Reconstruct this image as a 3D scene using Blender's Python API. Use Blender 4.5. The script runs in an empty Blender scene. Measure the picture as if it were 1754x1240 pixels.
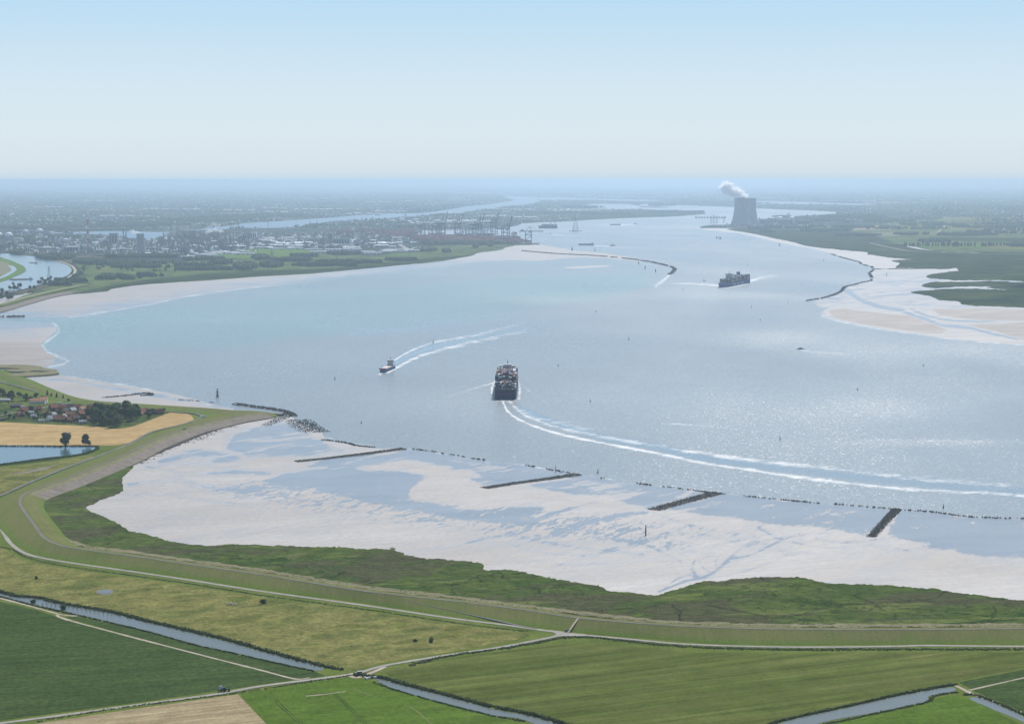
import bpy, bmesh, math, random
import numpy as np
from mathutils import Vector, Matrix
from math import radians, sin, cos, pi
random.seed(7)
RS = np.random.RandomState(11)
scene = bpy.context.scene
COL = scene.collection
# ------------------------------------------------------------------ camera
H, F, HORY, CX, CY = 380.0, 3200.0, 308.0, 877.0, 620.0
PITCH = math.atan((CY - HORY) / F)
cam = bpy.data.cameras.new('camera'); camo = bpy.data.objects.new('camera', cam); COL.objects.link(camo)
camo.location = (0, 0, H); camo.rotation_euler = (pi/2 - PITCH, 0, 0)
cam.sensor_width = 36; cam.lens = F/1754*36; cam.clip_start = 1; cam.clip_end = 2e6
scene.camera = camo
# ------------------------------------------------------------------ world, sun
SUN_EL, SUN_AZ = radians(52), radians(14)      # azimuth from +Y towards +X
w = bpy.data.worlds.new('World'); scene.world = w; w.use_nodes = True
nt = w.node_tree; bg = nt.nodes['Background']
sky = nt.nodes.new('ShaderNodeTexSky'); sky.sky_type = 'NISHITA'; sky.sun_disc = False
sky.sun_elevation = SUN_EL; sky.sun_rotation = SUN_AZ; sky.altitude = 380
sky.air_density = 1.0; sky.dust_density = 0.6; sky.ozone_density = 1.5
SKY = 0.09
tc = nt.nodes.new('ShaderNodeTexCoord'); sx = nt.nodes.new('ShaderNodeSeparateXYZ'); nt.links.new(tc.outputs['Generated'], sx.inputs[0])
def _ramp(stops):
    r = nt.nodes.new('ShaderNodeValToRGB'); el = r.color_ramp.elements
    while len(el) < len(stops): el.new(0.5)
    for e, (p, c) in zip(el, stops): e.position = p; e.color = (*c, 1)
    nt.links.new(sx.outputs[2], r.inputs[0]); return r
# summer haze low in the air whitens the band above the horizon, over the physical sky
air = _ramp([(0.0, (0.52, 0.66, 0.775)), (0.005, (0.645, 0.73, 0.78)), (0.024, (0.672, 0.768, 0.823)), (0.048, (0.631, 0.768, 0.847)), (0.071, (0.558, 0.723, 0.855)), (0.095, (0.468, 0.687, 0.860)), (0.35, (0.26, 0.46, 0.74))])
wgt = _ramp([(0.0, (1, 1, 1)), (0.12, (1, 1, 1)), (0.45, (0.0, 0.0, 0.0))])
dv = nt.nodes.new('ShaderNodeVectorMath'); dv.operation = 'SCALE'; nt.links.new(air.outputs[0], dv.inputs[0]); dv.inputs['Scale'].default_value = 1/SKY
mx = nt.nodes.new('ShaderNodeMix'); mx.data_type = 'RGBA'; nt.links.new(wgt.outputs[0], mx.inputs[0]); nt.links.new(sky.outputs[0], mx.inputs[6]); nt.links.new(dv.outputs[0], mx.inputs[7])
nt.links.new(mx.outputs[2], bg.inputs[0]); bg.inputs[1].default_value = SKY
sl = bpy.data.lights.new('sun', 'SUN'); sl.energy = 4.4; sl.angle = radians(0.53); sl.color = (1, 0.97, 0.93)
so = bpy.data.objects.new('sun', sl); COL.objects.link(so); so.location = (0, 0, 1000)
sd = Vector((sin(SUN_AZ)*cos(SUN_EL), cos(SUN_AZ)*cos(SUN_EL), sin(SUN_EL)))
so.rotation_euler = sd.to_track_quat('Z', 'Y').to_euler()
scene.view_settings.view_transform = 'Standard'; scene.view_settings.look = 'None'
scene.view_settings.exposure = 0.07; scene.view_settings.gamma = 1
cy = scene.cycles
cy.max_bounces = 9; cy.diffuse_bounces = 2; cy.glossy_bounces = 2; cy.volume_bounces = 7; cy.transparent_max_bounces = 8
cy.caustics_reflective = False; cy.caustics_refractive = False
HAZE = 3.7e-5
# ------------------------------------------------------------------ projection helpers (photo pixel -> point on a level plane)
def G(px, py, z=0.0):
    xx = (np.asarray(px, float) - CX) / F; yy = (CY - np.asarray(py, float)) / F
    dy = cos(PITCH) + yy*sin(PITCH); dz = -sin(PITCH) + yy*cos(PITCH)
    t = (z - H) / dz
    return xx*t, dy*t
def P(px, py, z=0.0):
    x, y = G(px, py, z); return Vector((float(x), float(y), z))
def ppm(py):                                     # metres that one photo pixel spans at the level ground of a row
    x0, _ = G(0, py); x1, _ = G(1, py); return float(x1 - x0)
# ------------------------------------------------------------------ noise
_lat = RS.rand(8, 256, 256)
def vnoise(x, y, k=0):
    L = _lat[k % 8]; xi = np.floor(x).astype(int); yi = np.floor(y).astype(int)
    fx = x - xi; fy = y - yi; fx = fx*fx*(3-2*fx); fy = fy*fy*(3-2*fy)
    a = L[yi % 256, xi % 256]; b = L[yi % 256, (xi+1) % 256]; c = L[(yi+1) % 256, xi % 256]; d = L[(yi+1) % 256, (xi+1) % 256]
    return (a*(1-fx)+b*fx)*(1-fy) + (c*(1-fx)+d*fx)*fy
def fbm(x, y, o=4, k=0):
    s = 0; a = 0.5; t = 0
    for i in range(o):
        s = s + a*vnoise(x*2**i + 17.3*i, y*2**i + 5.1*i, k+i); t += a; a *= 0.55
    return s/t*2 - 1
def smooth(a, b, x):
    t = np.clip((x-a)/(b-a), 0, 1); return t*t*(3-2*t)
def segdist(px, py, pts, closed=True):
    px = np.asarray(px, float); py = np.asarray(py, float)
    best = np.full(px.shape, 1e18); inside = np.zeros(px.shape, bool)
    n = len(pts)
    for i in range(n if closed else n-1):
        x0, y0 = pts[i]; x1, y1 = pts[(i+1) % n]
        dx, dy = x1-x0, y1-y0; l2 = dx*dx+dy*dy+1e-12
        t = np.clip(((px-x0)*dx+(py-y0)*dy)/l2, 0, 1)
        d = (px-x0-t*dx)**2 + (py-y0-t*dy)**2
        best = np.minimum(best, d)
        if closed and y0 != y1:
            c = ((y0 > py) != (y1 > py)) & (px < (x1-x0)*(py-y0)/(y1-y0)+x0)
            inside ^= c
    best = np.sqrt(best)
    return np.where(inside, best, -best) if closed else best
def inside(x, y, poly):
    c = False; n = len(poly)
    for i in range(n):
        x0, y0 = poly[i]; x1, y1 = poly[(i+1) % n]
        if (y0 > y) != (y1 > y) and x < (x1-x0)*(y-y0)/(y1-y0)+x0: c = not c
    return c
def catmull(pts, step, closed=False):
    pts = [np.array(p, float) for p in pts]; n = len(pts); out = []
    for i in range(n if closed else n-1):
        p0 = pts[(i-1) % n] if (closed or i > 0) else pts[i]
        p1 = pts[i]; p2 = pts[(i+1) % n]
        p3 = pts[(i+2) % n] if (closed or i < n-2) else p2
        m = max(1, int(np.linalg.norm((p2-p1)[:2])/step))
        for j in range(m):
            t = j/m
            out.append(0.5*((2*p1)+(-p0+p2)*t+(2*p0-5*p1+4*p2-p3)*t*t+(-p0+3*p1-3*p2+p3)*t**3))
    if not closed: out.append(pts[-1])
    return np.array(out)
def linear(pts, step, closed=False):
    pts = [np.array(p, float) for p in pts]; n = len(pts); out = []
    for i in range(n if closed else n-1):
        a, b = pts[i], pts[(i+1) % n]; m = max(1, int(np.linalg.norm((b-a)[:2])/step))
        for j in range(m): out.append(a+(b-a)*j/m)
    if not closed: out.append(pts[-1])
    return np.array(out)
# ------------------------------------------------------------------ object helpers
def link(o, parent=None):
    COL.objects.link(o)
    if parent is not None: o.parent = parent
    return o
def tag(o, label=None, cat=None, group=None, kind=None):
    if label: o['label'] = label
    if cat: o['category'] = cat
    if group: o['group'] = group
    if kind: o['kind'] = kind
    return o
def thing(name, label, cat, loc=(0, 0, 0), rz=0, group=None):
    o = bpy.data.objects.new(name, None); link(o); o.location = loc; o.rotation_euler = (0, 0, rz)
    o.empty_display_size = 1
    return tag(o, label, cat, group)
def mesh(name, V, Fc, mats, parent=None, mi=None, sm=False):
    me = bpy.data.meshes.new(name)
    V = np.asarray(V, np.float32).reshape(-1, 3)
    if isinstance(Fc, np.ndarray):
        me.vertices.add(len(V)); me.vertices.foreach_set('co', V.ravel())
        k = Fc.shape[1]; me.loops.add(Fc.size); me.loops.foreach_set('vertex_index', Fc.ravel().astype(np.int32))
        me.polygons.add(len(Fc)); me.polygons.foreach_set('loop_start', (np.arange(len(Fc))*k).astype(np.int32))
        me.update(calc_edges=True)
    else:
        me.from_pydata(V.tolist(), [], Fc)
    for m in (mats if isinstance(mats, (list, tuple)) else [mats]): me.materials.append(m)
    if mi is not None: me.polygons.foreach_set('material_index', np.asarray(mi, np.int32))
    if sm: me.polygons.foreach_set('use_smooth', np.ones(len(me.polygons), bool))
    me.update()
    o = bpy.data.objects.new(name, me); link(o, parent); return o
def copy_tree(root, loc=None, rz=None, scale=None, label=None, group=None):
    r = root.copy(); COL.objects.link(r)
    def rec(src, dst):
        for ch in KIDS.get(src.name, []):
            c = ch.copy(); COL.objects.link(c); c.parent = dst; rec(ch, c)
    rec(root, r)
    if loc is not None: r.location = loc
    if rz is not None: r.rotation_euler = (0, 0, rz)
    if scale is not None: r.scale = scale if isinstance(scale, (tuple, list)) else (scale,)*3
    if label: r['label'] = label
    if group: r['group'] = group
    return r
KIDS = {}
def reg(root):                                   # remember a prototype's children for quick copies
    for ch in root.children:
        KIDS.setdefault(root.name, []).append(ch); reg(ch)
    return root
class MB:                                        # collects shapes into one mesh
    def __init__(s): s.v = []; s.f = []; s.m = []
    def add(s, V, Fc, m=0):
        b = len(s.v); s.v.extend([tuple(map(float, p)) for p in V]); s.f.extend([tuple(i+b for i in f) for f in Fc]); s.m.extend([m]*len(Fc)); return s
    def box(s, x0, x1, y0, y1, z0, z1, m=0, rz=0, c=(0, 0)):
        V = [(x0,y0,z0),(x1,y0,z0),(x1,y1,z0),(x0,y1,z0),(x0,y0,z1),(x1,y0,z1),(x1,y1,z1),(x0,y1,z1)]
        if rz: V = [(c[0]+(x-c[0])*cos(rz)-(y-c[1])*sin(rz), c[1]+(x-c[0])*sin(rz)+(y-c[1])*cos(rz), z) for x, y, z in V]
        return s.add(V, [(0,3,2,1),(4,5,6,7),(0,1,5,4),(1,2,6,5),(2,3,7,6),(3,0,4,7)], m)
    def bar(s, a, b, r, m=0, n=4, r2=None):
        a = Vector(a); b = Vector(b); d = (b-a)
        if d.length < 1e-6: return s
        q = d.to_track_quat('Z', 'Y'); r2 = r if r2 is None else r2; V = []
        for p, rr in ((a, r), (b, r2)):
            for i in range(n):
                t = 2*pi*(i+.5)/n; V.append(p + q @ Vector((rr*cos(t), rr*sin(t), 0)))
        Fs = [(i, (i+1) % n, n+(i+1) % n, n+i) for i in range(n)] + [tuple(range(n-1, -1, -1)), tuple(range(n, 2*n))]
        return s.add(V, Fs, m)
    def lathe(s, prof, n=16, m=0, cx=0, cy=0, cap=True):
        V = []; Fs = []
        for r, z in prof:
            for i in range(n): V.append((cx+r*cos(2*pi*i/n), cy+r*sin(2*pi*i/n), z))
        k = len(prof)
        for j in range(k-1):
            for i in range(n): Fs.append((j*n+i, j*n+(i+1) % n, (j+1)*n+(i+1) % n, (j+1)*n+i))
        if cap: Fs.append(tuple(range(n-1, -1, -1))); Fs.append(tuple(range((k-1)*n, k*n)))
        return s.add(V, Fs, m)
    def ring(s, secs, m=0, caps=True):           # loft through equal closed sections
        n = len(secs[0]); V = [p for q in secs for p in q]; Fs = []
        for j in range(len(secs)-1):
            for i in range(n): Fs.append((j*n+i, j*n+(i+1) % n, (j+1)*n+(i+1) % n, (j+1)*n+i))
        if caps: Fs.append(tuple(range(n-1, -1, -1))); Fs.append(tuple(range((len(secs)-1)*n, len(secs)*n)))
        return s.add(V, Fs, m)
    def build(s, name, mats, parent=None, sm=False):
        return mesh(name, np.array(s.v) if s.v else np.zeros((0, 3)), s.f, mats, parent, s.m, sm)
# ------------------------------------------------------------------ materials
class NT:
    def __init__(s, name):
        s.m = bpy.data.materials.new(name); s.m.use_nodes = True; s.t = s.m.node_tree; s.b = s.t.nodes['Principled BSDF']
        s.b.inputs['Specular IOR Level'].default_value = 0.3
    def n(s, ty, **kw):
        nd = s.t.nodes.new(ty)
        for k, v in kw.items():
            if k.startswith('i_'):
                key = k[2:]; key = int(key) if key.isdigit() else key.replace('_', ' ')
                s.set(nd.inputs[key], v)
            else: setattr(nd, k, v)
        return nd
    def set(s, inp, v):
        if isinstance(v, bpy.types.NodeSocket): s.t.links.new(v, inp)
        else: inp.default_value = v
    def math(s, op, a, b=0.0, c=0.0, clamp=False):
        nd = s.n('ShaderNodeMath', operation=op, use_clamp=clamp)
        s.set(nd.inputs[0], a); s.set(nd.inputs[1], b); s.set(nd.inputs[2], c); return nd.outputs[0]
    def pos(s, sx=1, sy=1, rz=0, sz=1):
        g = s.n('ShaderNodeNewGeometry'); mp = s.n('ShaderNodeMapping', vector_type='TEXTURE')
        mp.inputs['Rotation'].default_value = (0, 0, rz); mp.inputs['Scale'].default_value = (sx, sy, sz)
        s.t.links.new(g.outputs['Position'], mp.inputs[0]); return mp.outputs[0]
    def noise(s, size=(10, 10), rz=0, detail=3, rough=0.55, dist=0.0, vec=None):
        v = vec or s.pos(size[0], size[1], rz, 1000)
        nd = s.n('ShaderNodeTexNoise'); s.t.links.new(v, nd.inputs['Vector']); nd.inputs['Scale'].default_value = 1
        nd.inputs['Detail'].default_value = detail; nd.inputs['Roughness'].default_value = rough; nd.inputs['Distortion'].default_value = dist
        return nd.outputs['Fac']
    def ramp(s, f, stops, interp='LINEAR'):
        r = s.n('ShaderNodeValToRGB'); r.color_ramp.interpolation = interp; el = r.color_ramp.elements
        while len(el) < len(stops): el.new(0.5)
        for e, (p, c) in zip(el, stops): e.position = p; e.color = (*c, 1) if len(c) == 3 else c
        s.t.links.new(f, r.inputs[0]); return r.outputs[0]
    def mix(s, f, a, b, mode='MIX'):
        nd = s.n('ShaderNodeMix', data_type='RGBA', blend_type=mode)
        s.set(nd.inputs['Factor'], f)
        for k, v in ((6, a), (7, b)): s.set(nd.inputs[k], (*v, 1) if isinstance(v, tuple) and len(v) == 3 else v)
        return nd.outputs[2]
    def attr(s, name): return s.n('ShaderNodeAttribute', attribute_name=name).outputs['Fac']
    def remap(s, v, a, b, c=0.0, d=1.0):
        nd = s.n('ShaderNodeMapRange', interpolation_type='SMOOTHSTEP'); s.t.links.new(v, nd.inputs[0])
        for i, x in enumerate((a, b, c, d)): nd.inputs[i+1].default_value = x
        return nd.outputs[0]
    def bump(s, h, strength, dist):
        nd = s.n('ShaderNodeBump'); nd.inputs['Strength'].default_value = strength; nd.inputs['Distance'].default_value = dist
        s.t.links.new(h, nd.inputs['Height']); s.t.links.new(nd.outputs[0], s.b.inputs['Normal']); return nd
    def out(s, col=None, rough=None, spec=None, metal=None):
        if col is not None: s.set(s.b.inputs['Base Color'], (*col, 1) if isinstance(col, tuple) and len(col) == 3 else col)
        if rough is not None: s.set(s.b.inputs['Roughness'], rough)
        if spec is not None: s.set(s.b.inputs['Specular IOR Level'], spec)
        if metal is not None: s.set(s.b.inputs['Metallic'], metal)
        return s.m
def plain(name, c, rough=0.6, var=0.15, size=3.0, spec=0.3, metal=0):
    t = NT(name); n = t.noise((size, size), detail=3, vec=t.pos(size, size, 0, size))
    a = tuple(x*(1-var) for x in c); b = tuple(min(1, x*(1+var)) for x in c)
    return t.out(t.ramp(n, [(0.3, a), (0.7, b)]), rough, spec, metal)
def ground(name, stops, size=(60, 60), rz=0, fine=4.0, fvar=0.25, rough=0.95, spec=0.0, rows=None, detail=5, bump=0.5, mott=0.16, tram=None):
    t = NT(name); n = t.noise(size, rz, detail, 0.62, 0.3); c = t.ramp(n, stops)
    f = t.noise((fine, fine), 0, 3, 0.7); c = t.mix(1.0, c, t.ramp(f, [(0.25, (1-fvar,)*3), (0.75, (1+fvar if fvar < 1 else 1,)*3)]), 'MULTIPLY')
    mo = t.noise((fine*6, fine*6), 0.4, 4, 0.75, 0.4); c = t.mix(1.0, c, t.ramp(mo, [(0.3, (1-mott,)*3), (0.7, (1+mott,)*3)]), 'MULTIPLY')
    if tram:                                     # wheel tracks: (spacing, angle, track share, darkness, wobble)
        g = t.n('ShaderNodeNewGeometry'); mp = t.n('ShaderNodeMapping', vector_type='TEXTURE'); mp.inputs['Rotation'].default_value = (0, 0, tram[1]); mp.inputs['Scale'].default_value = (tram[0], tram[0], 1)
        t.t.links.new(g.outputs['Position'], mp.inputs[0]); sp = t.n('ShaderNodeSeparateXYZ'); t.t.links.new(mp.outputs[0], sp.inputs[0])
        wv = t.math('ADD', sp.outputs[1], t.math('MULTIPLY', t.noise((120, 60), tram[1], 2, 0.5), tram[4])); fr = t.math('PINGPONG', wv, 0.5)
        ln = t.remap(fr, 0.0, tram[2], 1.0, 0.0); ln = t.math('MULTIPLY', ln, t.remap(t.noise((40, 8), tram[1], 4, 0.7), 0.35, 0.6))
        c = t.mix(t.math('MULTIPLY', ln, tram[3]), c, tram[5])
    if rows:                                     # crop rows: (length, width, angle, amount)
        r = t.noise((rows[0], rows[1]), rows[2], 2, 0.6)
        c = t.mix(1.0, c, t.ramp(r, [(0.35, (1-rows[3],)*3), (0.65, (1+rows[3],)*3)]), 'MULTIPLY')
    if bump: t.bump(f, bump, 1.0)
    return t.out(c, rough, spec)
# ------------------------------------------------------------------ sheets and ribbons
def outline(pts, jit=0.0, step=3.0, curve=True, seed=0, fr=0.12):
    q = (catmull if curve else linear)(pts, step, True)
    if jit:
        a = np.arange(len(q))*step*fr + seed*31.7
        dx = fbm(a, a*0+seed*3.3, 4, seed); dy = fbm(a, a*0+seed*7.7+50, 4, seed+3)
        q = q + np.stack([dx*jit*1.6, dy*jit*0.8], 1)
    return q
def sheet(name, pts, z, mat, thick=0.6, jit=0.0, step=3.0, curve=True, seed=0, kind='structure', parent=None, fr=0.12):
    q = outline(pts, jit, step, curve, seed, fr)
    x, y = G(q[:, 0], q[:, 1], z); n = len(q)
    if np.sum(x*np.roll(y, -1)-np.roll(x, -1)*y) < 0: x = x[::-1]; y = y[::-1]
    V = np.concatenate([np.stack([x, y, x*0+z], 1), np.stack([x, y, x*0+z-thick], 1)])
    Fs = [tuple(range(n))] + [(i, n+i, n+(i+1) % n, (i+1) % n) for i in range(n)]
    o = mesh(name, V, Fs, mat, parent)
    if kind: o['kind'] = kind
    return o
def ribbon(name, pts, width, z, mat, thick=0.3, step=4.0, kind='structure', zs=None, curve=True, parent=None, wob=0):
    """road of a width in metres along a traced line; zs: height per given point"""
    p3 = [(a[0], a[1], (zs[i] if zs else z)) for i, a in enumerate(pts)]
    q = (catmull if curve else linear)(p3, step)
    x, y = G(q[:, 0], q[:, 1], q[:, 2]); P2 = np.stack([x, y], 1)
    T = np.gradient(P2, axis=0); T /= np.linalg.norm(T, axis=1)[:, None]+1e-9; N = np.stack([-T[:, 1], T[:, 0]], 1)
    wd = width/2*np.ones(len(q))
    if wob: wd = wd*(1+wob*fbm(np.arange(len(q))*0.35, np.arange(len(q))*0+9, 3, 2))
    A = P2+N*wd[:, None]; B = P2-N*wd[:, None]; n = len(q); z_ = q[:, 2]
    V = np.concatenate([np.c_[A, z_], np.c_[B, z_], np.c_[A, z_-thick], np.c_[B, z_-thick]])
    Fs = []
    for i in range(n-1):
        Fs += [(n+i, n+i+1, i+1, i), (i, i+1, 2*n+i+1, 2*n+i), (n+i+1, n+i, 3*n+i, 3*n+i+1)]
    o = mesh(name, V, Fs, mat, parent)
    if kind: o['kind'] = kind
    return o
def gridmesh(name, x0, x1, y0, y1, dx, dy, zf, mat, attrs, keep=None, kind='structure', rows=None):
    gx = np.arange(x0, x1+dx, dx); gy = rows if rows is not None else np.arange(y0, y1+dy, dy)
    X, Y = np.meshgrid(gx, gy); Z = zf(X, Y) if callable(zf) else np.full(X.shape, zf)
    wx, wy = G(X, Y, 0.0); R, C = X.shape
    idx = np.arange(R*C).reshape(R, C)
    q = np.stack([idx[1:, :-1], idx[1:, 1:], idx[:-1, 1:], idx[:-1, :-1]], -1).reshape(-1, 4)
    if keep is not None:
        k = keep(X, Y, Z); kk = (k[1:, :-1] | k[1:, 1:] | k[:-1, 1:] | k[:-1, :-1]).reshape(-1); q = q[kk]
    used = np.unique(q); rm = -np.ones(R*C, int); rm[used] = np.arange(len(used)); q = rm[q]
    V = np.stack([wx.ravel(), wy.ravel(), Z.ravel()], 1)[used]
    o = mesh(name, V, q, mat, sm=True)
    for an, fn in attrs.items():
        A = np.clip(fn(X, Y), 0, 1).ravel()[used].astype(np.float32)
        at = o.data.attributes.new(an, 'FLOAT', 'POINT'); at.data.foreach_set('value', A)
    if kind: o['kind'] = kind
    return o
# ================================================================== SETTING
# ---- materials of the setting
def water_mat(name, deep, rough=0.22, bump=0.5, estuary=False):
    t = NT(name)
    if estuary:
        turq = t.attr('turquoise'); slick = t.attr('slick'); foam = t.attr('foam'); chop = t.attr('chop')
        c = t.mix(turq, (0.20, 0.238, 0.255), (0.155, 0.262, 0.265))
        n = t.noise((900, 900), 0.3, 4, 0.6, 0.5); c = t.mix(1.0, c, t.ramp(n, [(0.3, (0.9,)*3), (0.7, (1.1,)*3)]), 'MULTIPLY')
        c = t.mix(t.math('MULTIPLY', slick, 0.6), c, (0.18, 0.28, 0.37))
        f1 = t.noise((13, 9), 0.2, 5, 0.85); f2 = t.noise((55, 38), 0.6, 4, 0.65, 0.5)
        ff = t.math('ADD', t.math('MULTIPLY', t.math('SUBTRACT', f1, 0.5), 1.9), t.math('MULTIPLY', t.math('SUBTRACT', f2, 0.5), 1.7))
        fm = t.math('MULTIPLY', t.math('ADD', t.math('SUBTRACT', t.math('MULTIPLY', foam, 1.1), 0.36), ff), 1.15, clamp=True)
        fm = t.math('MULTIPLY', fm, t.math('MULTIPLY', foam, 4.0, clamp=True), clamp=True)
        wc = t.noise((6, 5), 0.2, 2, 0.8)        # scattered whitecaps
        cap = t.math('MULTIPLY', t.math('SUBTRACT', t.math('ADD', wc, t.math('MULTIPLY', chop, 0.07)), 0.70), 16.0, clamp=True)
        cap = t.math('MULTIPLY', cap, t.math('SUBTRACT', 1.0, slick), clamp=True)
        fm = t.math('MAXIMUM', fm, t.math('MULTIPLY', cap, 0.75))
        c = t.mix(fm, c, (0.75, 0.75, 0.73))
        r = t.math('ADD', t.math('ADD', rough, t.math('MULTIPLY', chop, 0.16)), t.math('MULTIPLY', fm, 0.4))
        r = t.math('SUBTRACT', r, t.math('MULTIPLY', slick, 0.14))
        # wave facets: slopes straight from a noise field in world metres, so the sun glitters off single facets
        nz = t.n('ShaderNodeTexNoise'); t.t.links.new(t.pos(3.6, 2.8, 0.25, 1000), nz.inputs['Vector']); nz.inputs['Scale'].default_value = 1; nz.inputs['Detail'].default_value = 2; nz.inputs['Roughness'].default_value = 0.7
        k = t.math('ADD', 1.0, t.math('MULTIPLY', chop, 0.85)); k = t.math('MULTIPLY', k, t.math('SUBTRACT', 1.0, t.math('MULTIPLY', slick, 0.7)))
        sb = t.n('ShaderNodeVectorMath', operation='SUBTRACT'); t.t.links.new(nz.outputs['Color'], sb.inputs[0]); sb.inputs[1].default_value = (0.5, 0.5, 0.5)
        sc = t.n('ShaderNodeVectorMath', operation='SCALE'); t.t.links.new(sb.outputs[0], sc.inputs[0]); t.t.links.new(k, sc.inputs['Scale'])
        fl = t.n('ShaderNodeVectorMath', operation='MULTIPLY'); t.t.links.new(sc.outputs[0], fl.inputs[0]); fl.inputs[1].default_value = (1, 1, 0)
        ad = t.n('ShaderNodeVectorMath', operation='ADD'); t.t.links.new(fl.outputs[0], ad.inputs[0]); ad.inputs[1].default_value = (0, 0, 1)
        nm = t.n('ShaderNodeVectorMath', operation='NORMALIZE'); t.t.links.new(ad.outputs[0], nm.inputs[0]); t.t.links.new(nm.outputs[0], t.b.inputs['Normal'])
        return t.out(c, r, 0.5)
    h = t.noise((9, 6), 0.4, 4, 0.7); t.bump(h, bump, 0.5)
    return t.out(deep, rough, 0.5)
M = {}
M['water'] = water_mat('estuary_water', None, 0.27, 1.0, True)
M['canal'] = water_mat('canal_water', (0.06, 0.11, 0.14), 0.15, 0.25)
M['dock'] = water_mat('dock_water', (0.11, 0.20, 0.28), 0.5, 0.6); M['dock'].node_tree.nodes['Principled BSDF'].inputs['Specular IOR Level'].default_value = 0.2
M['ditch'] = water_mat('ditch_water', (0.10, 0.115, 0.10), 0.25, 0.3)
def mud_mat():
    t = NT('tidal_mud')
    wet = t.attr('wet'); brown = t.attr('brown'); rip = t.attr('ripple')
    n1 = t.noise((190, 42), 0.85, 7, 0.68, 1.0)      # drainage streaks
    n4 = t.noise((60, 11), 1.05, 5, 0.65, 1.2)
    n5 = t.noise((9, 46), -0.45, 4, 0.65, 0.6)
    n2 = t.noise((7, 24), -0.35, 3, 0.65, 0.6)       # ripple troughs that hold water
    n3 = t.noise((420, 120), 0.35, 6, 0.65, 0.5)
    wv = t.math('ADD', wet, t.math('MULTIPLY', t.math('SUBTRACT', n1, 0.5), 1.6))
    wv = t.math('ADD', wv, t.math('MULTIPLY', t.math('SUBTRACT', n4, 0.5), 0.55))
    wv = t.math('ADD', wv, t.math('MULTIPLY', t.math('MULTIPLY', t.math('SUBTRACT', n2, 0.5), 4.2), rip))
    wv = t.math('ADD', wv, t.math('MULTIPLY', t.math('MULTIPLY', t.math('SUBTRACT', n5, 0.5), 1.3), t.math('ADD', rip, 0.25)))
    wm = t.remap(wv, 0.41, 0.64)
    dry = t.ramp(n3, [(0.3, (0.29, 0.265, 0.24)), (0.5, (0.355, 0.328, 0.30)), (0.7, (0.415, 0.388, 0.36))])
    dry = t.mix(brown, dry, t.ramp(t.noise((260, 60), 0.2, 6, 0.7, 0.6), [(0.3, (0.17, 0.13, 0.098)), (0.7, (0.27, 0.212, 0.165))]))
    st = t.noise((90, 8), 0.35, 4, 0.7, 0.6); dry = t.mix(1.0, dry, t.ramp(st, [(0.3, (0.88,)*3), (0.7, (1.10,)*3)]), 'MULTIPLY')
    fine = t.noise((9, 6), 0, 4, 0.8); dry = t.mix(1.0, dry, t.ramp(fine, [(0.25, (0.78,)*3), (0.75, (1.16,)*3)]), 'MULTIPLY')
    warm = t.noise((240, 70), 0.6, 4, 0.6, 0.4); dry = t.mix(t.remap(warm, 0.48, 0.68, 0, 0.55), dry, (0.345, 0.295, 0.25))
    damp = t.remap(wv, 0.05, 0.45)
    c = t.mix(t.math('MULTIPLY', damp, 0.65), dry, (0.255, 0.262, 0.275))
    pool = t.ramp(t.noise((130, 50), 0.3, 5, 0.65, 0.5), [(0.3, (0.185, 0.215, 0.25)), (0.7, (0.26, 0.285, 0.315))])
    c = t.mix(wm, c, pool)
    spk = t.noise((5, 4), 0, 2, 0.9); c = t.mix(t.remap(spk, 0.70, 0.76, 0, 0.5), c, (0.10, 0.10, 0.09))
    r = t.math('SUBTRACT', 0.55, t.math('MULTIPLY', wm, 0.27))
    hh = t.math('MULTIPLY', t.noise((14, 6), 0.9, 4, 0.75), t.math('SUBTRACT', 1.1, wm)); t.bump(hh, 0.7, 1.2)
    return t.out(c, r, 0.5)
M['mud'] = mud_mat()
M['farland'] = None
def far_mat():
    t = NT('farmland_ground')
    v = t.n('ShaderNodeTexVoronoi', voronoi_dimensions='2D'); t.t.links.new(t.pos(420, 620, 0.35, 1000), v.inputs['Vector']); v.inputs['Scale'].default_value = 1
    sep = t.n('ShaderNodeSeparateColor'); t.t.links.new(v.outputs['Color'], sep.inputs[0])
    c = t.ramp(sep.outputs[0], [(0.0, (0.014, 0.030, 0.020)), (0.25, (0.03, 0.052, 0.026)), (0.45, (0.018, 0.034, 0.022)), (0.62, (0.065, 0.078, 0.042)), (0.75, (0.11, 0.098, 0.065)), (0.88, (0.026, 0.045, 0.026))], 'CONSTANT')
    n = t.noise((900, 1800), 0.2, 6, 0.65, 0.5); wood = t.remap(n, 0.5, 0.56)
    c = t.mix(wood, c, (0.028, 0.048, 0.026))
    n2 = t.noise((1500, 2600), 0.5, 5, 0.6); town = t.remap(n2, 0.55, 0.65)
    f = t.noise((60, 140), 0, 4, 0.8); tc = t.ramp(f, [(0.35, (0.025, 0.035, 0.03)), (0.5, (0.07, 0.07, 0.07)), (0.66, (0.22, 0.21, 0.20))])
    c = t.mix(t.math('MULTIPLY', town, 0.5), c, tc)
    g = t.noise((50, 50), 0, 3, 0.8); c = t.mix(1.0, c, t.ramp(g, [(0.3, (0.65,)*3), (0.7, (1.25,)*3)]), 'MULTIPLY')
    return t.out(c, 0.95, 0.0)
M['farland'] = far_mat()
M['indland'] = ground('industrial_ground', [(0.3, (0.018, 0.032, 0.022)), (0.48, (0.035, 0.050, 0.034)), (0.58, (0.07, 0.078, 0.075)), (0.72, (0.15, 0.15, 0.15))], (160, 260), 0.2, 30, 0.5)
M['scrub'] = ground('scrub_ground', [(0.28, (0.035, 0.06, 0.02)), (0.45, (0.075, 0.11, 0.035)), (0.58, (0.125, 0.15, 0.05)), (0.72, (0.15, 0.145, 0.07))], (110, 190), 0.1, 14, 0.4, mott=0.25)
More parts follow.
